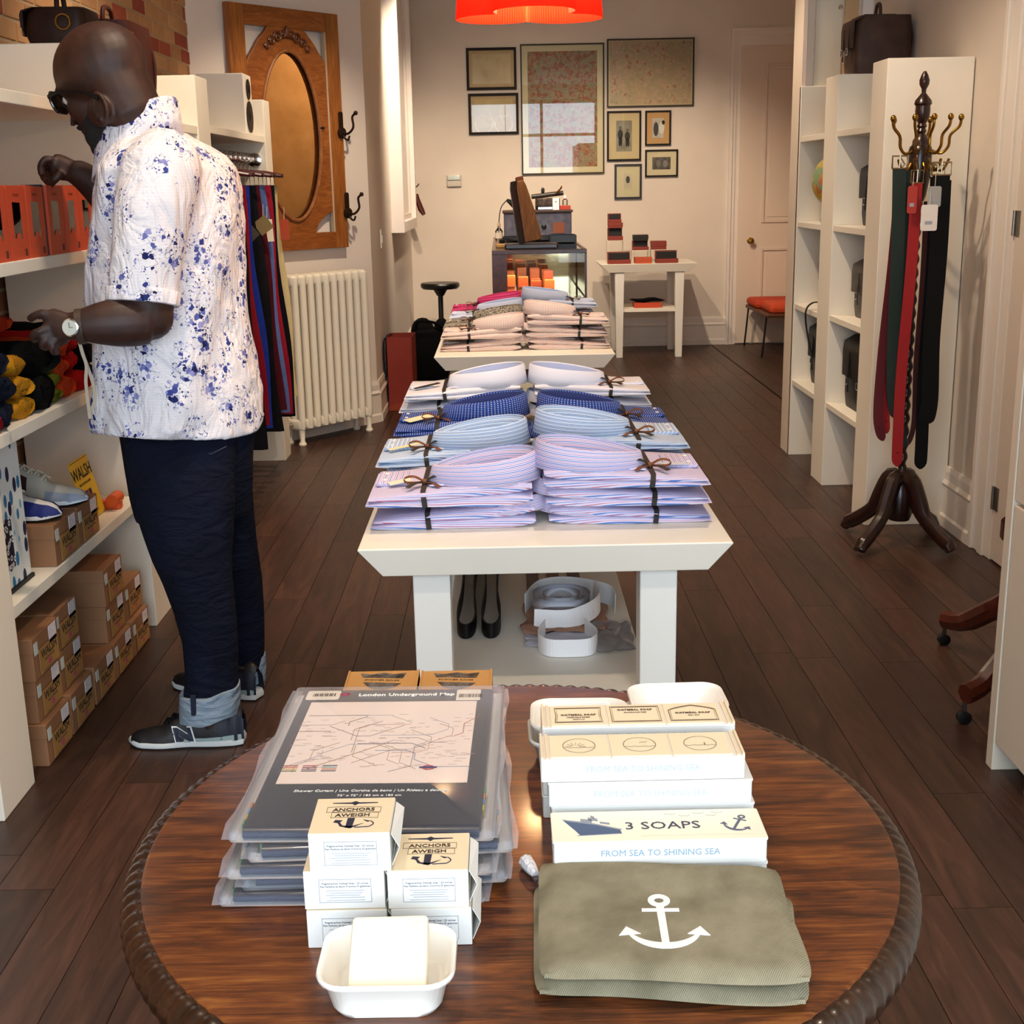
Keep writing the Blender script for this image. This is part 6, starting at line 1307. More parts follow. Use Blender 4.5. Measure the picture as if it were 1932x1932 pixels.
def shirt(label, cx_, cy_, z0, flip, m_, inner=None, L=.352, W=.27, flat=1.0, th=.03, collar=True, ribbon=True, bow=False, tagc=None, cuff=True, grp='folded shirts', seed=0, lift=.012):
    r0 = random.Random(seed * 13 + 5); t = thing('folded_shirt', label, 'shirt', (cx_, cy_, z0), group=grp)
    # local x runs from the outer end to the collar; mirrored shirts use flip = -1
    T_ = Matrix.Translation((cx_, cy_, z0)) @ Matrix.Diagonal((flip, 1, 1, 1))
    def top(x): q = (x + L / 2) / L; return th * (.52 + .48 * min(1, q * 1.25)) + lift * max(0, q - .2)
    def layer(f0, f1, ins, wob):
        rings = []; uvs = []; n = 14
        for i in range(n + 1):
            q = i / n; x = -L / 2 + ins + (L - ins * 1.4) * q; zb = top(x) * f0; zt_ = top(x) * f1; e = .3 if i in (0, n) else (.8 if i in (1, n - 1) else 1)
            w = (W / 2 - ins * .5) * (1 if q < .62 else 1 - .12 * (q - .62)) + .002 * sin(q * 7 + wob); zm = (zb + zt_) / 2; hh = (zt_ - zb) / 2 * e
            R = [(-w, zm - hh * .2), (-w + .003, zm - hh), (-w * .5, zm - hh), (0, zm - hh), (w * .5, zm - hh), (w - .003, zm - hh), (w, zm - hh * .2), (w, zm + hh * .3), (w - .006, zm + hh), (w * .66, zm + hh * 1.02), (w * .33, zm + hh), (0, zm + hh * 1.03), (-w * .33, zm + hh), (-w * .66, zm + hh * 1.02), (-w + .006, zm + hh), (-w, zm + hh * .3)]
            rings.append([(x, y + .0015 * sin(q * 5 + wob), z + (.0012 * noise.noise(Vector((x * 18, y * 18, wob))) if z > zm else 0)) for y, z in R]); uvs += [(x, y + z) for y, z in R]
        b = B().loft(rings); 
        nf = len(rings[0])
        for fi, f in enumerate(b.f): b.uv[fi] = [uvs[k] for k in f]
        if flip < 0: b.f = [f[::-1] for f in b.f]; b.uv = {k: v[::-1] for k, v in b.uv.items()}
        return b
    nlay = 2
    for i in range(nlay): obj('folded_layer', layer(i / nlay + .015, (i + 1) / nlay - .015, (.0, .004, .002)[i] + r0.uniform(0, .004), seed + i * 2.1), m_, t, T=T_, smooth=True, sharp=60)
    if collar:
        a, bb_, N_ = .094, .082, 44; cc = L / 2 - a + .004 + (.014 if flat < 1 else 0); zb = top(cc + .03) - .006 - (.012 if flat < 1 else 0); yc = -.038
        def band(pr, mm, nm):
            rings = []; uvs = []
            for k, (d_, z_) in enumerate(pr):
                R = []
                for j in range(N_ + 1):
                    an = -pi + 2 * pi * j / N_; pin = 1 - .42 * ((1 - cos(an)) / 2) ** 2; hz = .66 + .34 * ((1 + cos(an)) / 2) ** .8
                    dd = d_ * (1 + .5 * (1 - cos(an)) / 2)
                    R.append((cc + (a + dd) * cos(an) - .018 * (1 - cos(an)) / 2, yc + (bb_ + dd) * sin(an) * pin, zb + z_ * hz * flat - .010 * (1 - cos(an)) / 2)); uvs.append((an * .08, sum(abs(pr[q + 1][1] - pr[q][1]) + abs(pr[q + 1][0] - pr[q][0]) for q in range(k)) + .002))
                rings.append(R)
            b = B().loft(rings, closed=False, caps=False)
            for fi, f in enumerate(b.f): b.uv[fi] = [uvs[q] for q in f]
            return obj(nm, b, mm, t, T=T_, smooth=True, sharp=70, solid=.0016)
        band([(0, .0), (.0, .026), (.001, .056)], inner or m_, 'collar_stand')
        band([(.001, .056), (.004, .060), (.008, .056), (.011, .030), (.016, .004)], m_, 'collar_fold')
        obj('collar_button', B().ell((cc - a - .006, yc, top(cc - a) + .002), (.005, .005, .002)), BTN, t, T=T_, smooth=True)
        for sg in (1, -1):
            tips = B(); tips.prism([(cc - a + .01, yc + sg * .005), (cc - a + .03, yc + sg * .05), (cc - a - .035, yc + sg * .055)][::sg * int(flip)], top(cc - a) + .001, top(cc - a) + .0035)
            obj('collar_point', tips, m_, t, T=T_)
    xr = -.055
    if cuff: 
        cb = layer(0, .9, .0, 1); 
        fl2 = B().rbox(-L / 2 + .012, -L / 2 + .085, -W * .1, W * .36, top(-L / 2 + .05) - .002, top(-L / 2 + .05) + .005, r=.008, n=3, ez=.002); 
        fl2.uv = {fi: [(fl2.v[k][1], fl2.v[k][0] + fl2.v[k][2]) for k in f] for fi, f in enumerate(fl2.f)}
        cu = obj('folded_cuff', fl2, m_, t, T=T_, smooth=True, sharp=60)
        for q in (.25, .75): obj('cuff_button', B().ell((-L / 2 + .03, -W * .1 + W * .46 * q, top(-L / 2 + .05) + .006), (.0055, .0055, .002)), BTN, cu, T=T_, smooth=True)
    if ribbon:
        zt_ = top(xr) + .0015; pth = [(xr + .004, -W / 2 - .0015, .001), (xr + .002, -W / 2 - .0015, zt_ * .6), (xr, -W / 2 + .012, zt_ + .001), (xr, 0, zt_ + .0022), (xr, W / 2 - .012, zt_ + .001), (xr, W / 2 + .001, zt_ * .6), (xr, W / 2 + .001, .001)]
        rb_ = obj('ribbon', B().strap(pth, .011, .0012, (1, 0, 0)), RIB, t, T=T_)
        if bow:
            kx, ky, kz = xr, -W * .22, zt_ + .004; kn_ = B().ell((kx, ky, kz + .003), (.008, .007, .006)); obj('bow_knot', kn_, RIB2, rb_, T=T_, smooth=True)
            for sg in (1, -1):
                obj('bow_loop', B().strap(bez([(kx, ky, kz + .003), (kx + sg * .022, ky - .006, kz + .016), (kx + sg * .042, ky - .004, kz + .012), (kx + sg * .036, ky - .008, kz + .003), (kx, ky, kz + .002)], 5), .010, .001, (0, 1, .2)), RIB if sg > 0 else RIB2, rb_, T=T_)
                obj('bow_tail', B().strap(bez([(kx, ky, kz + .002), (kx + sg * .02, ky - .022, kz + .004), (kx + sg * .034, ky - .045, kz + .001)], 4), .010, .001, (1, .3, 0)), RIB2 if sg > 0 else RIB, rb_, T=T_)
    if tagc:
        c_, w_, h_, rot = tagc
        obj('swing_tag', B().box(-w_ / 2, w_ / 2, -h_ / 2, h_ / 2, 0, .001), mat(c_, .6), t, T=T_ @ Matrix.Translation((xr - .055, -W * .12, top(xr - .05) + .008)) @ Matrix.Rotation(rot, 4, 'Z') @ Matrix.Rotation(-.12, 4, 'Y'))
    return t
rowsL = [('lilac striped', LILAC, None, 2), ('light blue striped', BLUES, None, 2), ('navy dotted', NAVYD, mat('1A2A66', .9), 2), ('white', WHITES, mat('9FB0DA', .9), 3)]
rowsR = [('lilac striped', LILAC, None, 3), ('light blue striped', BLUES, None, 3), ('navy dotted', NAVYD, mat('1A2A66', .9), 2), ('white', WHITES, mat('9FB0DA', .9), 3)]
YR = [2.72, 3.10, 3.50, 3.90]
pos = {1: ['only'], 2: ['lower', 'upper'], 3: ['bottom', 'middle', 'top']}
sd = 0
for side, rows in ((1, rowsL), (-1, rowsR)):
    for k, (nm, m_, inn, n_) in enumerate(rows):
        for i in range(n_):
            sd += 1; x_ = (-.125 if side > 0 else .260) + (.006 * ((sd * 3) % 4) - .008) + (.004 * k * -side); th = .040 if n_ == 2 else .031
            lab = '%s dress shirt, %s of the %s pile on the near white table' % (nm, pos[n_][i], ('left', 'right')[side < 0])
            tg = None
            if side > 0 and i == n_ - 1: tg = [('E6DCC4', .05, .03, .3), ('E2D4A8', .085, .02, .35), ('E9DEB8', .075, .045, .5), ('1A1614', .085, .02, .5)][k]
            if side < 0 and i == n_ - 1 and k == 0: tg = ('C9CCD8', .07, .025, -.5)
            shirt(lab, x_, YR[k] + .006 * ((sd * 5) % 3 - 1) + .012 * (n_ - 1 - i), ZT + .0005 + i * (th * 1.0 + .0125), side, m_, inn, th=th, bow=(i == n_ - 1 and not (k == 3 and side > 0)), tagc=tg, seed=sd, grp='dress shirts on the near white table', flat=1.0 if i == n_ - 1 else .55, lift=.012)
far = [(1, 0, 'pastel checked', CHECK, None, 2), (1, 1, 'black and white printed', PRINT, None, 2), (1, 2, 'pale blue', PALE, mat('8C9CC4', .9), 2), (1, 3, 'magenta patterned', MAGEN, None, 2),
       (-1, 0, 'pastel checked', CHECK, None, 3), (-1, 1, 'brown floral', BROWNC, None, 1), (-1, 2, 'pale blue', PALE, mat('8C9CC4', .9), 3), (-1, 3, 'white', WHITES, None, 1)]
YF_ = [5.70, 6.08, 6.46, 6.86]
for side, k, nm, m_, inn, n_ in far:
    for i in range(n_):
        sd += 1; th = .042
        shirt('%s shirt, %s of the %s pile on the far white table' % (nm, pos[n_][i], ('left', 'right')[side < 0]), (-.098 if side > 0 else .284) + .006 * (sd % 3 - 1), YF_[k] + .01 * (n_ - 1 - i), ZT + .0005 + i * (th + .0125), side, m_, inn, L=.36, th=th, bow=i == n_ - 1, seed=sd, flat=1.0 if i == n_ - 1 else .55, grp='shirts on the far white table')
# ---- under the near table: belts, collar tape, tissue
zs = .4005
for k, (x_, lab) in enumerate(((-.105, 'left looped black belt on the lower shelf of the near table'), (-.045, 'right looped black belt on the lower shelf of the near table'))):
    t = thing('belt_loop', lab, 'belt', (x_, 2.95, zs), group='looped belts on the lower shelf')
    pth = bez([(x_ - .022, 3.62, zs + .02), (x_ - .016, 3.2, zs + .02), (x_ - .022, 3.0, zs + .02), (x_ - .018, 2.90, zs + .02), (x_, 2.868, zs + .02), (x_ + .018, 2.90, zs + .02), (x_ + .022, 3.0, zs + .02), (x_ + .014, 3.2, zs + .02), (x_ + .02, 3.62, zs + .02)], 6)
    obj('strap', B().strap(pth, .036, .004, (0, 0, 1)), LEATHER_B, t)
    obj('buckle', B().tube([(x_ + .02 + a * .002, 3.62 + c_ * .02, zs + .02 + d_ * .018) for a, c_, d_ in ((0, 0, -1), (0, 2, -1), (0, 2, 1), (0, 0, 1), (0, 0, -1))], .003, 6), BRASS, t)
for k, (x_, c_, lab) in enumerate(((.062, '3A1A10', 'embossed brown belt'), (.118, '6E3016', 'tan leather belt'), (.175, '4A1E10', 'dark brown belt'))):
    t = thing('leather_belt', lab + ' lying lengthwise on the lower shelf of the near table', 'belt', (x_, 3.3, zs))
    obj('strap', B().strap([(x_, 3.0, zs + .003), (x_ + .003, 3.3, zs + .003), (x_ + .004, 3.7, zs + .003)], .034, .005, (1, 0, 0)), mat(c_, .4, noise=(60, .05)), t)
    obj('buckle', B().tube([(x_ + .004 + a * .02, 3.7 + d_ * .035, zs + .004) for a, d_ in ((-1, 0), (-1, 1), (1, 1), (1, 0), (-1, 0))], .003, 6), BRASS, t)
CT = mat('EDEBEA', .6)
t = thing('collar_strip', 'white curled collar strip standing at the front of the lower shelf', 'card strip', (.13, 2.76, zs))
obj('strip', B().strap(bez([(.085, 2.88, zs + .022), (.066, 2.80, zs + .022), (.085, 2.745, zs + .022), (.135, 2.735, zs + .022), (.185, 2.745, zs + .022), (.203, 2.80, zs + .022), (.18, 2.88, zs + .022)], 6), .042, .002, (0, 0, 1)), CT, t)
t = thing('collar_strip', 'white curled collar strip lying on the brown paper of the lower shelf', 'card strip', (.15, 2.95, zs))
obj('strip', B().strap(bez([(.06, 2.925, zs + .03), (.14, 2.915, zs + .03), (.20, 2.945, zs + .04), (.225, 3.0, zs + .048), (.215, 3.08, zs + .05)], 6), .045, .002, (0, .25, 1)), CT, t)
t = thing('collar_strip', 'white paper band curling behind the clear plastic roll', 'card strip', (.14, 3.1, zs))
obj('strip', B().strap(bez([(.04, 3.02, zs + .035), (.08, 3.11, zs + .042), (.16, 3.13, zs + .042), (.25, 3.07, zs + .04), (.265, 3.02, zs + .03)], 6), .055, .0015, (0, 0, 1)), mat('D9DADA', .7), t)
def crumple(label, x0, x1, y0, y1, z, amp, m_, seed, cat='paper', nm='tissue_paper'):
    def fn(u, v):
        x = x0 + (x1 - x0) * u + .02 * noise.noise(Vector((u * 3, v * 3, seed))); y = y0 + (y1 - y0) * v + .02 * noise.noise(Vector((u * 3, v * 3, seed + 9)))
        return (x, y, z + .003 + amp * (.5 + .5 * noise.noise(Vector((u * 5, v * 5, seed * 2)))))
    return tag(obj(nm, B().grid(fn, 16, 16), m_, smooth=True, solid=.0006, sharp=80), label, cat)
crumple('crumpled brown wrapping paper on the lower shelf of the near table', .035, .245, 2.88, 3.10, zs, .014, mat('A67B62', .7, noise=(12, .05)), 2)
crumple('lilac-white tissue paper under the front collar strip', .035, .215, 2.80, 2.89, zs, .006, mat('C9C6D2', .7), 5)
crumple('clear cellophane spilling at the right of the lower shelf', .20, .29, 2.74, 2.95, zs, .02, SLV, 7, 'wrapping', 'cellophane')
t = thing('plastic_roll', 'clear plastic collar roll on top of the brown paper', 'plastic roll', (.13, 3.0, zs + .02))
obj('roll', B().lathe([(.07, 0), (.072, .045)], 28, c=(.13, 3.01, zs + .022), caps=False), SLV, t, smooth=True, solid=.001)
obj('inner_roll', B().lathe([(.045, 0), (.047, .045)], 28, c=(.13, 3.01, zs + .022), caps=False), SLV, t, smooth=True, solid=.001)
# ================================================================== THE MAN
Y0 = 3.40; YAWB = math.radians(22)
FW = Vector((-cos(YAWB), sin(YAWB), 0)); LF = Vector((-sin(YAWB), -cos(YAWB), 0)); UPV = Vector((0, 0, 1))
man = thing('person', 'man in a white shirt with blue flowers and rolled dark jeans reaching to the shelf', 'person', (-.88, 3.38, 0))
def skin_mat():
    s = NT('brown_skin'); v = s.coord(); f = s.noise(v, 20, 4); s.l(s.ramp(f, [(.3, '27130C'), (.7, '3C2016')]), s.b.inputs['Base Color'])
    s.set(Roughness=.55, Subsurface_Weight=.05); s.bump(s.noise(v, 260, 3), .08, .002); return s.m
SKIN = skin_mat()
HY, HP = math.radians(24), math.radians(20)
hf = Vector((-cos(HY), sin(HY), 0)); hl = Vector((-sin(HY), -cos(HY), 0)); hfp = hf * cos(HP) - UPV * sin(HP); hu = hf * sin(HP) + UPV * cos(HP)
HM = Matrix((hfp, hl, hu)).transposed().to_4x4(); HM.translation = P(189, 166, Y=Y0); HM = HM @ Matrix.Scale(1.20, 4)
HR = HM.to_3x3()
b = B()
def he(c, r, n=16, m=12): b.ell(HM @ Vector(c), r, n, m, HR)
he((-.018, 0, .036), (.108, .082, .09), 24, 16); he((.02, 0, .03), (.068, .068, .072)); he((.024, 0, -.03), (.048, .058, .085)); he((.018, 0, -.086), (.05, .051, .036)); he((.05, 0, -.108), (.022, .024, .02))
for s_ in (1, -1):
    he((.038, s_ * .038, -.028), (.03, .022, .03)); he((.069, s_ * .03, .022), (.014, .024, .008)); he((-.043, s_ * .074, -.066), (.019, .010, .027)); he((.092, s_ * .012, -.042), (.009, .007, .006))
    ear = [HM @ Vector((-.046 + .019 * cos(a), s_ * .083 - s_ * .003 * cos(a), -.064 + .028 * sin(a))) for a in [i * pi / 8 for i in range(-3, 12)]]
    b.tube(ear, .0062, 8); he((-.028, s_ * .068, -.066), (.03, .014, .032))
b.tube([HM @ Vector(q) for q in ((.070, 0, .010), (.086, 0, -.02), (.096, 0, -.04))], [.010, .0125, .0135], 10)
he((.068, 0, -.066), (.012, .023, .006)); he((.066, 0, -.078), (.012, .021, .007))
# neck, torso core, legs core (inside the clothes), arms
nb = P(268, 262, Y=Y0)
b.tube([HM @ Vector((-.045, 0, .0)), HM @ Vector((-.055, 0, -.07)), nb + UPV * .02, nb - UPV * .05], [.082, .078, .08, .09], 18)
b.tube([nb + UPV * .0, P(310, 320, Y=Y0), P(318, 450, Y=Y0), P(325, 600, Y=Y0), P(340, 760, Y=Y0), P(350, 830, Y=Y0)], [.07, .12, .13, .12, .12, .09], 18)
for kx in (((345, 810, 3.36), (355, 1000, 3.25), (385, 1150, 3.21), (398, 1330, 3.2), (400, 1375, 3.2)), ((360, 810, 3.44), (410, 1000, 3.53), (455, 1120, 3.55), (468, 1250, 3.56), (470, 1292, 3.56))):
    b.tube([P(x, y, Y=Y_) for x, y, Y_ in kx], [.06, .05, .045, .038, .038], 12)
def lerpr(r, n):
    return [r[min(int(i * (len(r) - 1) / (n - 1)), len(r) - 2)] * (1 - (i * (len(r) - 1) / (n - 1) - min(int(i * (len(r) - 1) / (n - 1)), len(r) - 2))) + r[min(int(i * (len(r) - 1) / (n - 1)), len(r) - 2) + 1] * (i * (len(r) - 1) / (n - 1) - min(int(i * (len(r) - 1) / (n - 1)), len(r) - 2)) for i in range(n)]
def limb(pts, r):
    q = bez([P(x, y, Y=Y_) for x, y, Y_ in pts], 6); b.tube(q, lerpr(r, len(q)), 16)
# near (left) arm
limb([(300, 330, 3.24), (286, 440, 3.18), (280, 560, 3.14), (276, 600, 3.12)], [.075, .068, .064, .060])
b.ell(P(282, 596, Y=3.125), (.060, .057, .060))
limb([(276, 604, 3.12), (225, 608, 3.09), (175, 612, 3.07), (138, 616, 3.06)], [.060, .062, .058, .050, .040, .034])
def chain(pts, r): b.tube(bez([P(x, y, Y=Y_) for x, y, Y_ in pts], 4), r if isinstance(r, list) else [r] * (4 * (len(pts) - 1) + 1), 10)
b.tube([P(142, 617, Y=3.06), P(120, 616, Y=3.06), P(100, 612, Y=3.065), P(88, 611, Y=3.07)], [.03, .036, .040, .032], 12, ry=[.027, .026, .024, .018], up=(0, 0, 1))
b.ell(P(112, 632, Y=3.07), (.028, .02, .028))
chain([(98, 595, 3.06), (80, 591, 3.055), (65, 596, 3.06), (56, 603, 3.07)], .0105)
chain([(112, 600, 3.10), (94, 594, 3.11), (78, 594, 3.10), (68, 597, 3.09)], .0115)
chain([(92, 618, 3.05), (76, 624, 3.04), (63, 632, 3.045), (66, 642, 3.07)], .0105)
chain([(94, 632, 3.05), (83, 643, 3.04), (80, 652, 3.05), (88, 656, 3.08)], .010)
chain([(104, 642, 3.05), (99, 655, 3.045), (101, 664, 3.055), (109, 664, 3.075)], .009)
# far (right) arm
limb([(265, 310, 3.56), (240, 370, 3.62), (222, 392, 3.64), (212, 380, 3.64)], [.07, .064, .058, .056])
limb([(214, 384, 3.64), (190, 358, 3.64), (160, 334, 3.64), (138, 322, 3.64)], [.056, .05, .04, .033])
b.tube([P(140, 323, Y=3.64), P(122, 318, Y=3.64), P(106, 314, Y=3.64), P(98, 312, Y=3.64)], [.028, .034, .037, .03], 12, ry=[.025, .024, .022, .018], up=(0, 0, 1))
chain([(100, 302, 3.62), (86, 300, 3.615), (77, 314, 3.615), (80, 332, 3.62)], .0105)
chain([(99, 308, 3.64), (85, 310, 3.635), (80, 326, 3.635), (86, 342, 3.635)], .0105)
chain([(100, 316, 3.66), (88, 320, 3.66), (84, 334, 3.655), (91, 346, 3.65)], .010)
chain([(102, 324, 3.675), (93, 330, 3.675), (90, 340, 3.67), (96, 348, 3.665)], .009)
chain([(116, 326, 3.61), (106, 336, 3.60), (98, 344, 3.605), (93, 351, 3.615)], .0115)
body = remesh(b, .005, 6, .5)
obj('body', body, SKIN, man, smooth=True, sharp=180)
for s_ in (1, -1):
    ey = obj('eye', B().ell(HM @ Vector((.066, s_ * .031, .0)), (.0135, .0135, .0135)), mat('D9D2C6', .2), man, smooth=True)
    obj('iris', B().ell(HM @ Vector((.0765, s_ * .031, -.001)), (.004, .007, .007), T=HR), mat('1A0E08', .2), ey, smooth=True)
bb_ = B()
for c, r in (((.020, 0, -.090), (.0525, .0525, .035)), ((.050, 0, -.111), (.0245, .0265, .0215)), ((.077, 0, -.056), (.011, .025, .006)), ((.012, .042, -.066), (.034, .013, .03)), ((.012, -.042, -.066), (.034, .013, .03)), ((-.012, .054, -.07), (.014, .011, .03)), ((-.012, -.054, -.07), (.014, .011, .03))):
    bb_.ell(HM @ Vector(c), r, 14, 10, HR)
obj('beard', remesh(bb_, .0045, 4), mat('15100E', .95, noise=(160, .05), bump=(220, .6, .004), name='grey_flecked_beard'), man, smooth=True, sharp=180)
# glasses
gl = obj('glasses_frame', B().box(0, 0, 0, 0, 0, 0) if False else B().tube([HM @ Vector((.091, y, .004)) for y in (-.012, 0, .012)], .0032, 8), mat('14100E', .2, Coat_Weight=.5, name='black_acetate'), man, smooth=True)
for s_ in (1, -1):
    rim = [HM @ Vector((.094 - .010 * (.5 * c_ + .03) / .06, s_ * (.036 + .5 * c_), z_)) for c_, z_ in [(.052 * cos(a) * (1 if abs(cos(a)) > .6 else .95), .002 + .021 * max(-1, min(1, 1.25 * sin(a)))) for a in [i * pi / 14 for i in range(29)]]]
    obj('rim', B().tube(rim, .0042, 8), mat('14100E', .2, Coat_Weight=.5, name='black_acetate'), gl, smooth=True)
    obj('lens', B().add(rim[:-1], [tuple(range(28))]), PANE, gl)
    obj('temple', B().strap(bez([HM @ Vector(q) for q in ((.086, s_ * .064, .012), (.05, s_ * .077, .006), (.005, s_ * .086, -.012), (-.03, s_ * .089, -.028), (-.052, s_ * .086, -.05))], 5), .009, .004, hu), mat('0A0807', .5, Specular_IOR_Level=.2, name='black_temple'), gl)
# ---- shirt
def floral():
    s = NT('blue_floral_cotton'); v = s.coord('Object', (1, 1, 1), loc=(.03, .01, .02))
    def vor(scale, rnd=1.0):
        vo = s.n('ShaderNodeTexVoronoi'); vo.inputs['Scale'].default_value = scale; vo.inputs['Randomness'].default_value = rnd; s.l(v, vo.inputs['Vector'])
        sp = s.n('ShaderNodeSeparateColor'); s.l(vo.outputs['Color'], sp.inputs[0]); return vo.outputs['Distance'], sp.outputs[0], sp.outputs[1]
    dc, rc, rc2 = vor(15, .8)            # one spray of flowers per cell
    n1 = s.noise(v, 60, 3)
    dn = s.n('ShaderNodeTexNoise'); dn.inputs['Scale'].default_value = 120; s.l(v, dn.inputs['Vector'])
    mv = s.n('ShaderNodeVectorMath', operation='MULTIPLY_ADD'); s.l(dn.outputs['Color'], mv.inputs[0]); mv.inputs[1].default_value = (.013, .013, .013); s.l(v, mv.inputs[2]); v = mv.outputs[0]
    dp, rp, rp2 = vor(62)                # petals
    dl, rl, rl2 = vor(105)               # leaves
    spray = s.math('LESS_THAN', s.math('ADD', dc, s.math('MULTIPLY', n1, .28)), .56)
    edge = s.math('LESS_THAN', s.math('ADD', dc, s.math('MULTIPLY', n1, .35)), .78)
    pet = s.math('MULTIPLY', spray, s.math('MULTIPLY', s.math('LESS_THAN', dp, .50), s.math('LESS_THAN', rp, .80)))
    leaf = s.math('MULTIPLY', edge, s.math('MULTIPLY', s.math('LESS_THAN', dl, .34), s.math('LESS_THAN', rl, .34)))
    vine = s.math('MULTIPLY', edge, s.math('LESS_THAN', s.math('ABSOLUTE', s.math('SUBTRACT', s.noise(v, 42, 1), .5)), .010))
    mk = s.math('MULTIPLY', s.math('MINIMUM', s.math('ADD', s.math('ADD', pet, leaf), vine), 1.0), s.math('LESS_THAN', rc, .82))
    ink = s.ramp(rp2, [(.1, '1A2154'), (.4, '36438C'), (.7, '6A70AE'), (.95, '9C9CCB')])
    wv = s.n('ShaderNodeTexWave'); wv.inputs['Scale'].default_value = 42; wv.bands_direction = 'Z'; s.l(v, wv.inputs[0])
    base = s.ramp(wv.outputs[1], [(.0, 'D6D4DC'), (.12, 'E4E2E7')])
    s.l(s.mix(mk, base, ink), s.b.inputs['Base Color']); s.set(Roughness=.9, Specular_IOR_Level=.2)
    wr = s.noise(s.coord('Object', (3, 3, 1.4), (.3, .5, .4)), 4.0, 3, .55, 1.4); s.bump(wr, .5, .05); return s.m
FLOR = floral()
b = B(); rows = [(250, 262, 325, .085), (262, 250, 348, .12), (276, 234, 382, .165), (294, 224, 408, .2), (318, 210, 428, .22), (360, 203, 440, .222), (420, 190, 447, .215), (500, 176, 451, .21), (560, 174, 453, .21), (620, 186, 459, .212), (680, 195, 471, .218), (740, 196, 483, .225), (790, 194, 489, .23), (806, 194, 490, .23)]
NSH = 56
for pas in (0,):
    rings = []
    for k, (py, xl, xr, bl) in enumerate(rows):
        A_ = P(xl, py, Y=Y0); C_ = P(xr, py, Y=Y0); hx = (C_.x - A_.x) / 2; c_ = (A_ + C_) / 2; aa = sqrt(max(.004, hx * hx - (bl * sin(YAWB)) ** 2)) / cos(YAWB); R = []
        for j in range(NSH):
            an = 2 * pi * j / NSH; ca, sa = cos(an), sin(an); e = 2 / 2.3
            p = c_ + FW * (aa * abs(ca) ** e * (1 if ca > 0 else -1)) + LF * (bl * abs(sa) ** e * (1 if sa > 0 else -1))
            if k >= 5:
                q = (k - 4) / 9; wob = .010 * q * sin(an * 5 + k * .9) + .006 * sin(an * 9 + k * 1.7); p += (p - c_).normalized() * wob
            if k >= len(rows) - 2: p.z += .028 * abs(sa) ** 1.5 - .014
            R.append(p)
        rings.append(R)
    b.loft(rings)
b.tube([P(x, y, Y=Y_) for x, y, Y_ in ((318, 300, 3.30), (302, 330, 3.235), (288, 400, 3.19), (280, 470, 3.165), (272, 530, 3.145), (270, 566, 3.135))], [.09, .098, .096, .092, .088, .086], 24, ry=[.085, .095, .09, .085, .082, .082])
b.tube([P(x, y, Y=Y_) for x, y, Y_ in ((300, 290, 3.50), (262, 330, 3.57), (240, 370, 3.61), (228, 388, 3.625))], [.09, .095, .09, .085], 20)
sh = remesh(b, .0075, 4, .5)
shm = obj('shirt', sh, FLOR, man, smooth=True, sharp=180)
# sleeve hem, collar, buttons
hem = P(270, 560, Y=3.137); hd = (P(270, 575, Y=3.133) - P(272, 530, Y=3.145)).normalized()
obj('sleeve_hem', B().tube([hem - hd * .016, hem - hd * .014, hem + hd * .016, hem + hd * .018], [.088, .0895, .088, .086], 32, ry=[.084, .0855, .084, .082]), FLOR, shm, smooth=True, sharp=40)
cc = P(266, 250, Y=Y0); rg = []
for r_, z_ in ((.092, -.028), (.088, .0), (.086, .03), (.089, .036), (.096, .03), (.108, -.018), (.116, -.055)):
    R = []
    for j in range(48):
        an = 2 * pi * j / 48; fr = (1 + cos(an)) / 2
        r_e = .086 + (r_ - .086) * (.35 + .65 * fr)
        R.append(cc + FW * ((r_e * 1.12 + .012 * fr) * cos(an)) + LF * (r_e * 1.0 * sin(an)) + UPV * (z_ * (1 + .25 * fr) - .052 * cos(an) - .004))
    rg.append(R)
obj('collar', B().loft(rg, caps=False), FLOR, shm, smooth=True, solid=.002, sharp=60)
bp = P(281, 549, Y=3.05)
obj('button', B().ell(bp, (.007, .003, .007)), mat('CFC9D6', .3), shm, smooth=True)
# ---- jeans
def denim(name, a, c):
    s = NT(name); v = s.coord(); w = s.noise(s.coord('Object', (160, 160, 60)), 4, 3); f = s.noise(v, 7, 4, .6, .6)
    g = s.math('ADD', s.math('MULTIPLY', w, .4), s.math('MULTIPLY', f, .6)); s.l(s.ramp(g, [(.3, a), (.7, c)]), s.b.inputs['Base Color']); s.set(Roughness=.92, Specular_IOR_Level=.15)
    s.bump(s.noise(s.coord('Object', (5, 5, 14), (.2, .3, 0)), 2.2, 3, .5, 1.2), .5, .03); return s.m
DEN = denim('dark_indigo_denim', '070912', '10162A'); DENL = denim('pale_denim_turn_up', '6E7F90', '95A6B4')
b = B()
def legloft(rws, ry=None):
    rings = []
    for k, (py, xl, xr, Y_, f_) in enumerate(rws):
        A_ = P(xl, py, Y=Y_); C_ = P(xr, py, Y=Y_); c_ = (A_ + C_) / 2; hx = (C_.x - A_.x) / 2; hy = min(hx * f_, .145)
        rings.append([c_ + Vector((hx * cos(2 * pi * j / 28), hy * sin(2 * pi * j / 28), .004 * sin(4 * pi * j / 28 + k))) for j in range(28)])
    b.loft(rings)
legloft([(770, 226, 482, Y0, .85), (810, 226, 480, Y0, .9), (870, 236, 477, Y0, .95), (930, 246, 476, Y0, 1.0), (975, 258, 470, Y0, .9)])
legloft([(790, 232, 455, 3.34, .62), (850, 236, 445, 3.30, .68), (900, 243, 442, 3.275, .7), (940, 250, 444, 3.26, .7), (1000, 270, 440, 3.25, .85), (1050, 288, 437, 3.24, .95), (1095, 308, 438, 3.23, 1), (1150, 328, 444, 3.22, 1), (1210, 345, 449, 3.21, 1), (1270, 350, 450, 3.205, 1), (1325, 345, 451, 3.2, 1)])
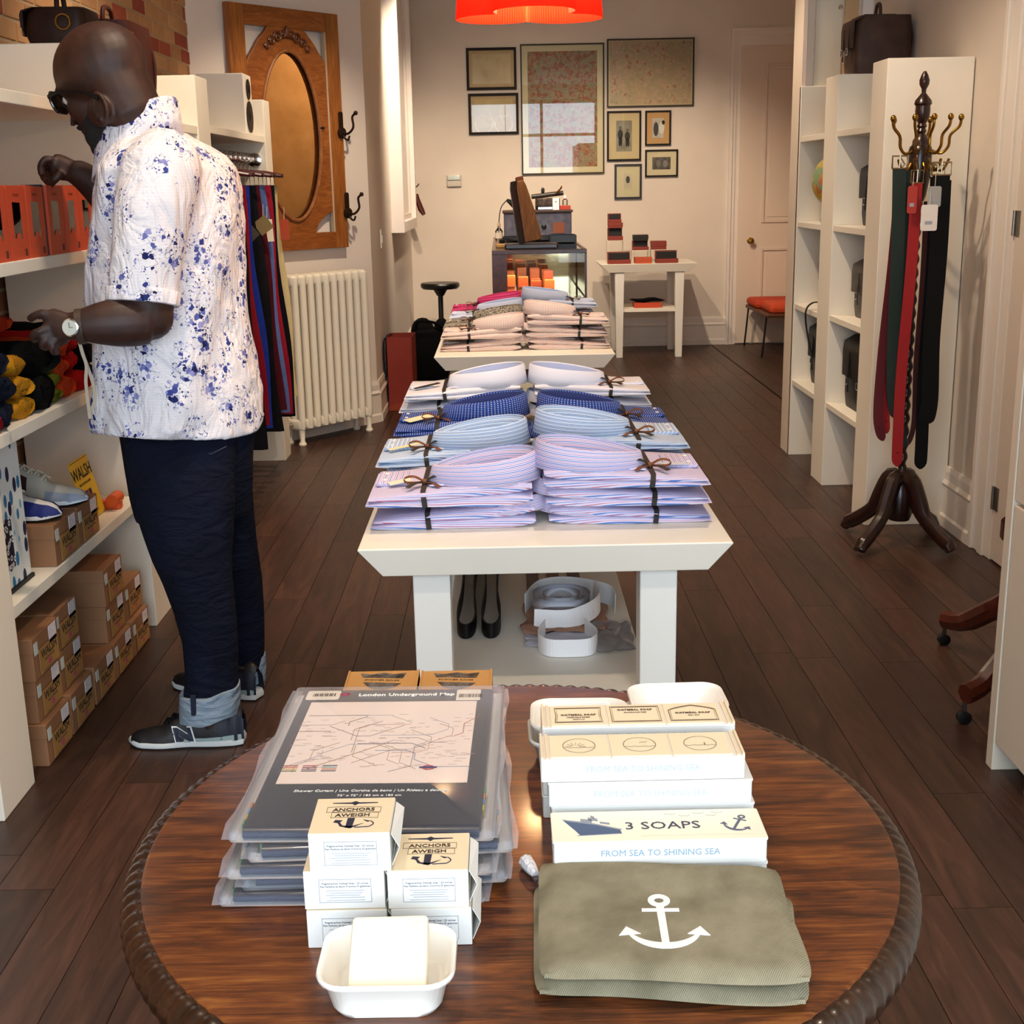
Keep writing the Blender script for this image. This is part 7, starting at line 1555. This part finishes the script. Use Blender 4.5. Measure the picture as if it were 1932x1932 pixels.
legloft([(790, 290, 478, 3.46, .6), (870, 300, 474, 3.49, .65), (950, 320, 478, 3.51, .7), (1020, 350, 484, 3.53, .85), (1090, 385, 494, 3.545, 1), (1150, 408, 498, 3.55, 1), (1210, 430, 499, 3.555, 1.2), (1262, 438, 498, 3.56, 1.2)])
jm = obj('jeans', remesh(b, .008, 4, .5), DEN, man, smooth=True, sharp=180)
def cuff(xl, xr, y0_, y1_, Y_):
    rings = []
    for py, e in ((y0_, -.002), (y0_ + 1, .004), ((y0_ + y1_) / 2, .006), (y1_ - 1, .004), (y1_, -.002)):
        A_ = P(xl, py, Y=Y_); C_ = P(xr, py, Y=Y_); c_ = (A_ + C_) / 2; hx = (C_.x - A_.x) / 2 + e
        rings.append([c_ + Vector((hx * cos(2 * pi * j / 36), min(hx, .085) * sin(2 * pi * j / 36), .012 * cos(2 * pi * j / 36) + .003 * sin(10 * pi * j / 36))) for j in range(36)])
    return B().loft(rings)
c1 = obj('turn_up', cuff(342, 450, 1298, 1348, 3.2), DENL, jm, smooth=True, sharp=60)
obj('selvedge_stripe', B().strap([P(364, 1312, Y=3.118), P(366, 1350, Y=3.122)], .014, .004, (1, 0, 0)), mat('161D30', .9), c1)
obj('turn_up', cuff(447, 499, 1240, 1290, 3.56), DENL, jm, smooth=True, sharp=60)
pk = [P(x, y, Y=3.30) for x, y in ((356, 822), (360, 838), (410, 846), (438, 832))]
obj('pocket_stitching', B().tube([p + Vector((0, -.072, 0)) for p in pk], .0012, 4), mat('4A4A58', .8), jm)
# ---- shoes (worn)
SB = mat('0E0E12', .5, noise=(20, .01), bump=(150, .2, .002)); SN = mat('161B2C', .55); MIDW = mat('C9CFCF', .6); OUTB = mat('0C0C0C', .8); MIDG = mat('93A6A4', .6)
over = [('heel_counter', 0, .2, 0, .7, SN), ('heel_counter', 0, .2, pi - .7, pi, SN), ('midsole_wedge', .02, .5, 0, .12, MIDG), ('midsole_wedge', .02, .5, pi - .12, pi, MIDG)]
for k, (M_, lab) in enumerate(((shoe_m((-.88, 3.192, 0.0), pi), 'near'), (shoe_m((-.882, 3.557, 0.0), pi - .42), 'far'))):
    sn = sneaker('running_shoe', '%s black and navy running shoe with pale sole' % lab, M_, .312, SB, MIDW, OUTB, over, SB, BLACKC, letter=(1, -1), high=1.28, owner=man)
# ---- watch and ribbon
wc = P(152, 616, Y=3.06); wd = (P(175, 612, Y=3.07) - P(128, 616, Y=3.06)).normalized()
fd = Vector((-.12, -.98, .06)).normalized(); fo = wc + fd * .040 - wd * .004
MW_ = frame3(fo, wd, fd.cross(wd) * 1.0) if False else None
ez_ = fd; ex_ = (wd - ez_ * wd.dot(ez_)).normalized(); ey_ = ez_.cross(ex_); MW2 = Matrix((ex_, ey_, ez_)).transposed().to_4x4(); MW2.translation = fo
cs_ = wt = obj('wristwatch', B().lathe([(.019, 0), (.021, .003), (.021, .007), (.018, .009)], 24), CHROME, man, T=MW2, smooth=True, label='steel watch with pale dial on the near wrist')
obj('watch_strap', B().tube([wc - wd * .008, wc + wd * .008], .0425, 28, ry=.040), mat('3A2A20', .5), wt, smooth=True, sharp=40)
dl = obj('dial', B().lathe([(.0178, .0085), (.0178, .0095)], 24), mat('C9CBBE', .3), wt, T=MW2)
obj('hand', B().box(-.0006, .0006, 0, .012, .0096, .01).box(0, .009, -.0006, .0006, .0096, .01), BLACKM, dl, T=MW2)
obj('crown', B().tube([(.021, 0, .005), (.024, 0, .005)], .0025, 8), CHROME, cs_, T=MW2, smooth=True)
rbn = thing('ribbon_strip', 'thin cream ribbon dangling from the man\'s near hand', 'ribbon', P(165, 760, Y=3.06)); RBM = mat('A89C8A', .8)
obj('tail', B().strap(bez([P(x, y, Y=3.07) for x, y in ((150, 646), (156, 668), (163, 690), (162, 720), (166, 760), (170, 790))], 4), .008, .0008, (1, 0, 0)), RBM, rbn)
obj('tail', B().strap(bez([P(x, y, Y=3.075) for x, y in ((150, 646), (158, 672), (168, 700), (177, 730), (179, 755), (168, 785))], 4), .008, .0008, (1, 0, 0)), RBM, rbn)
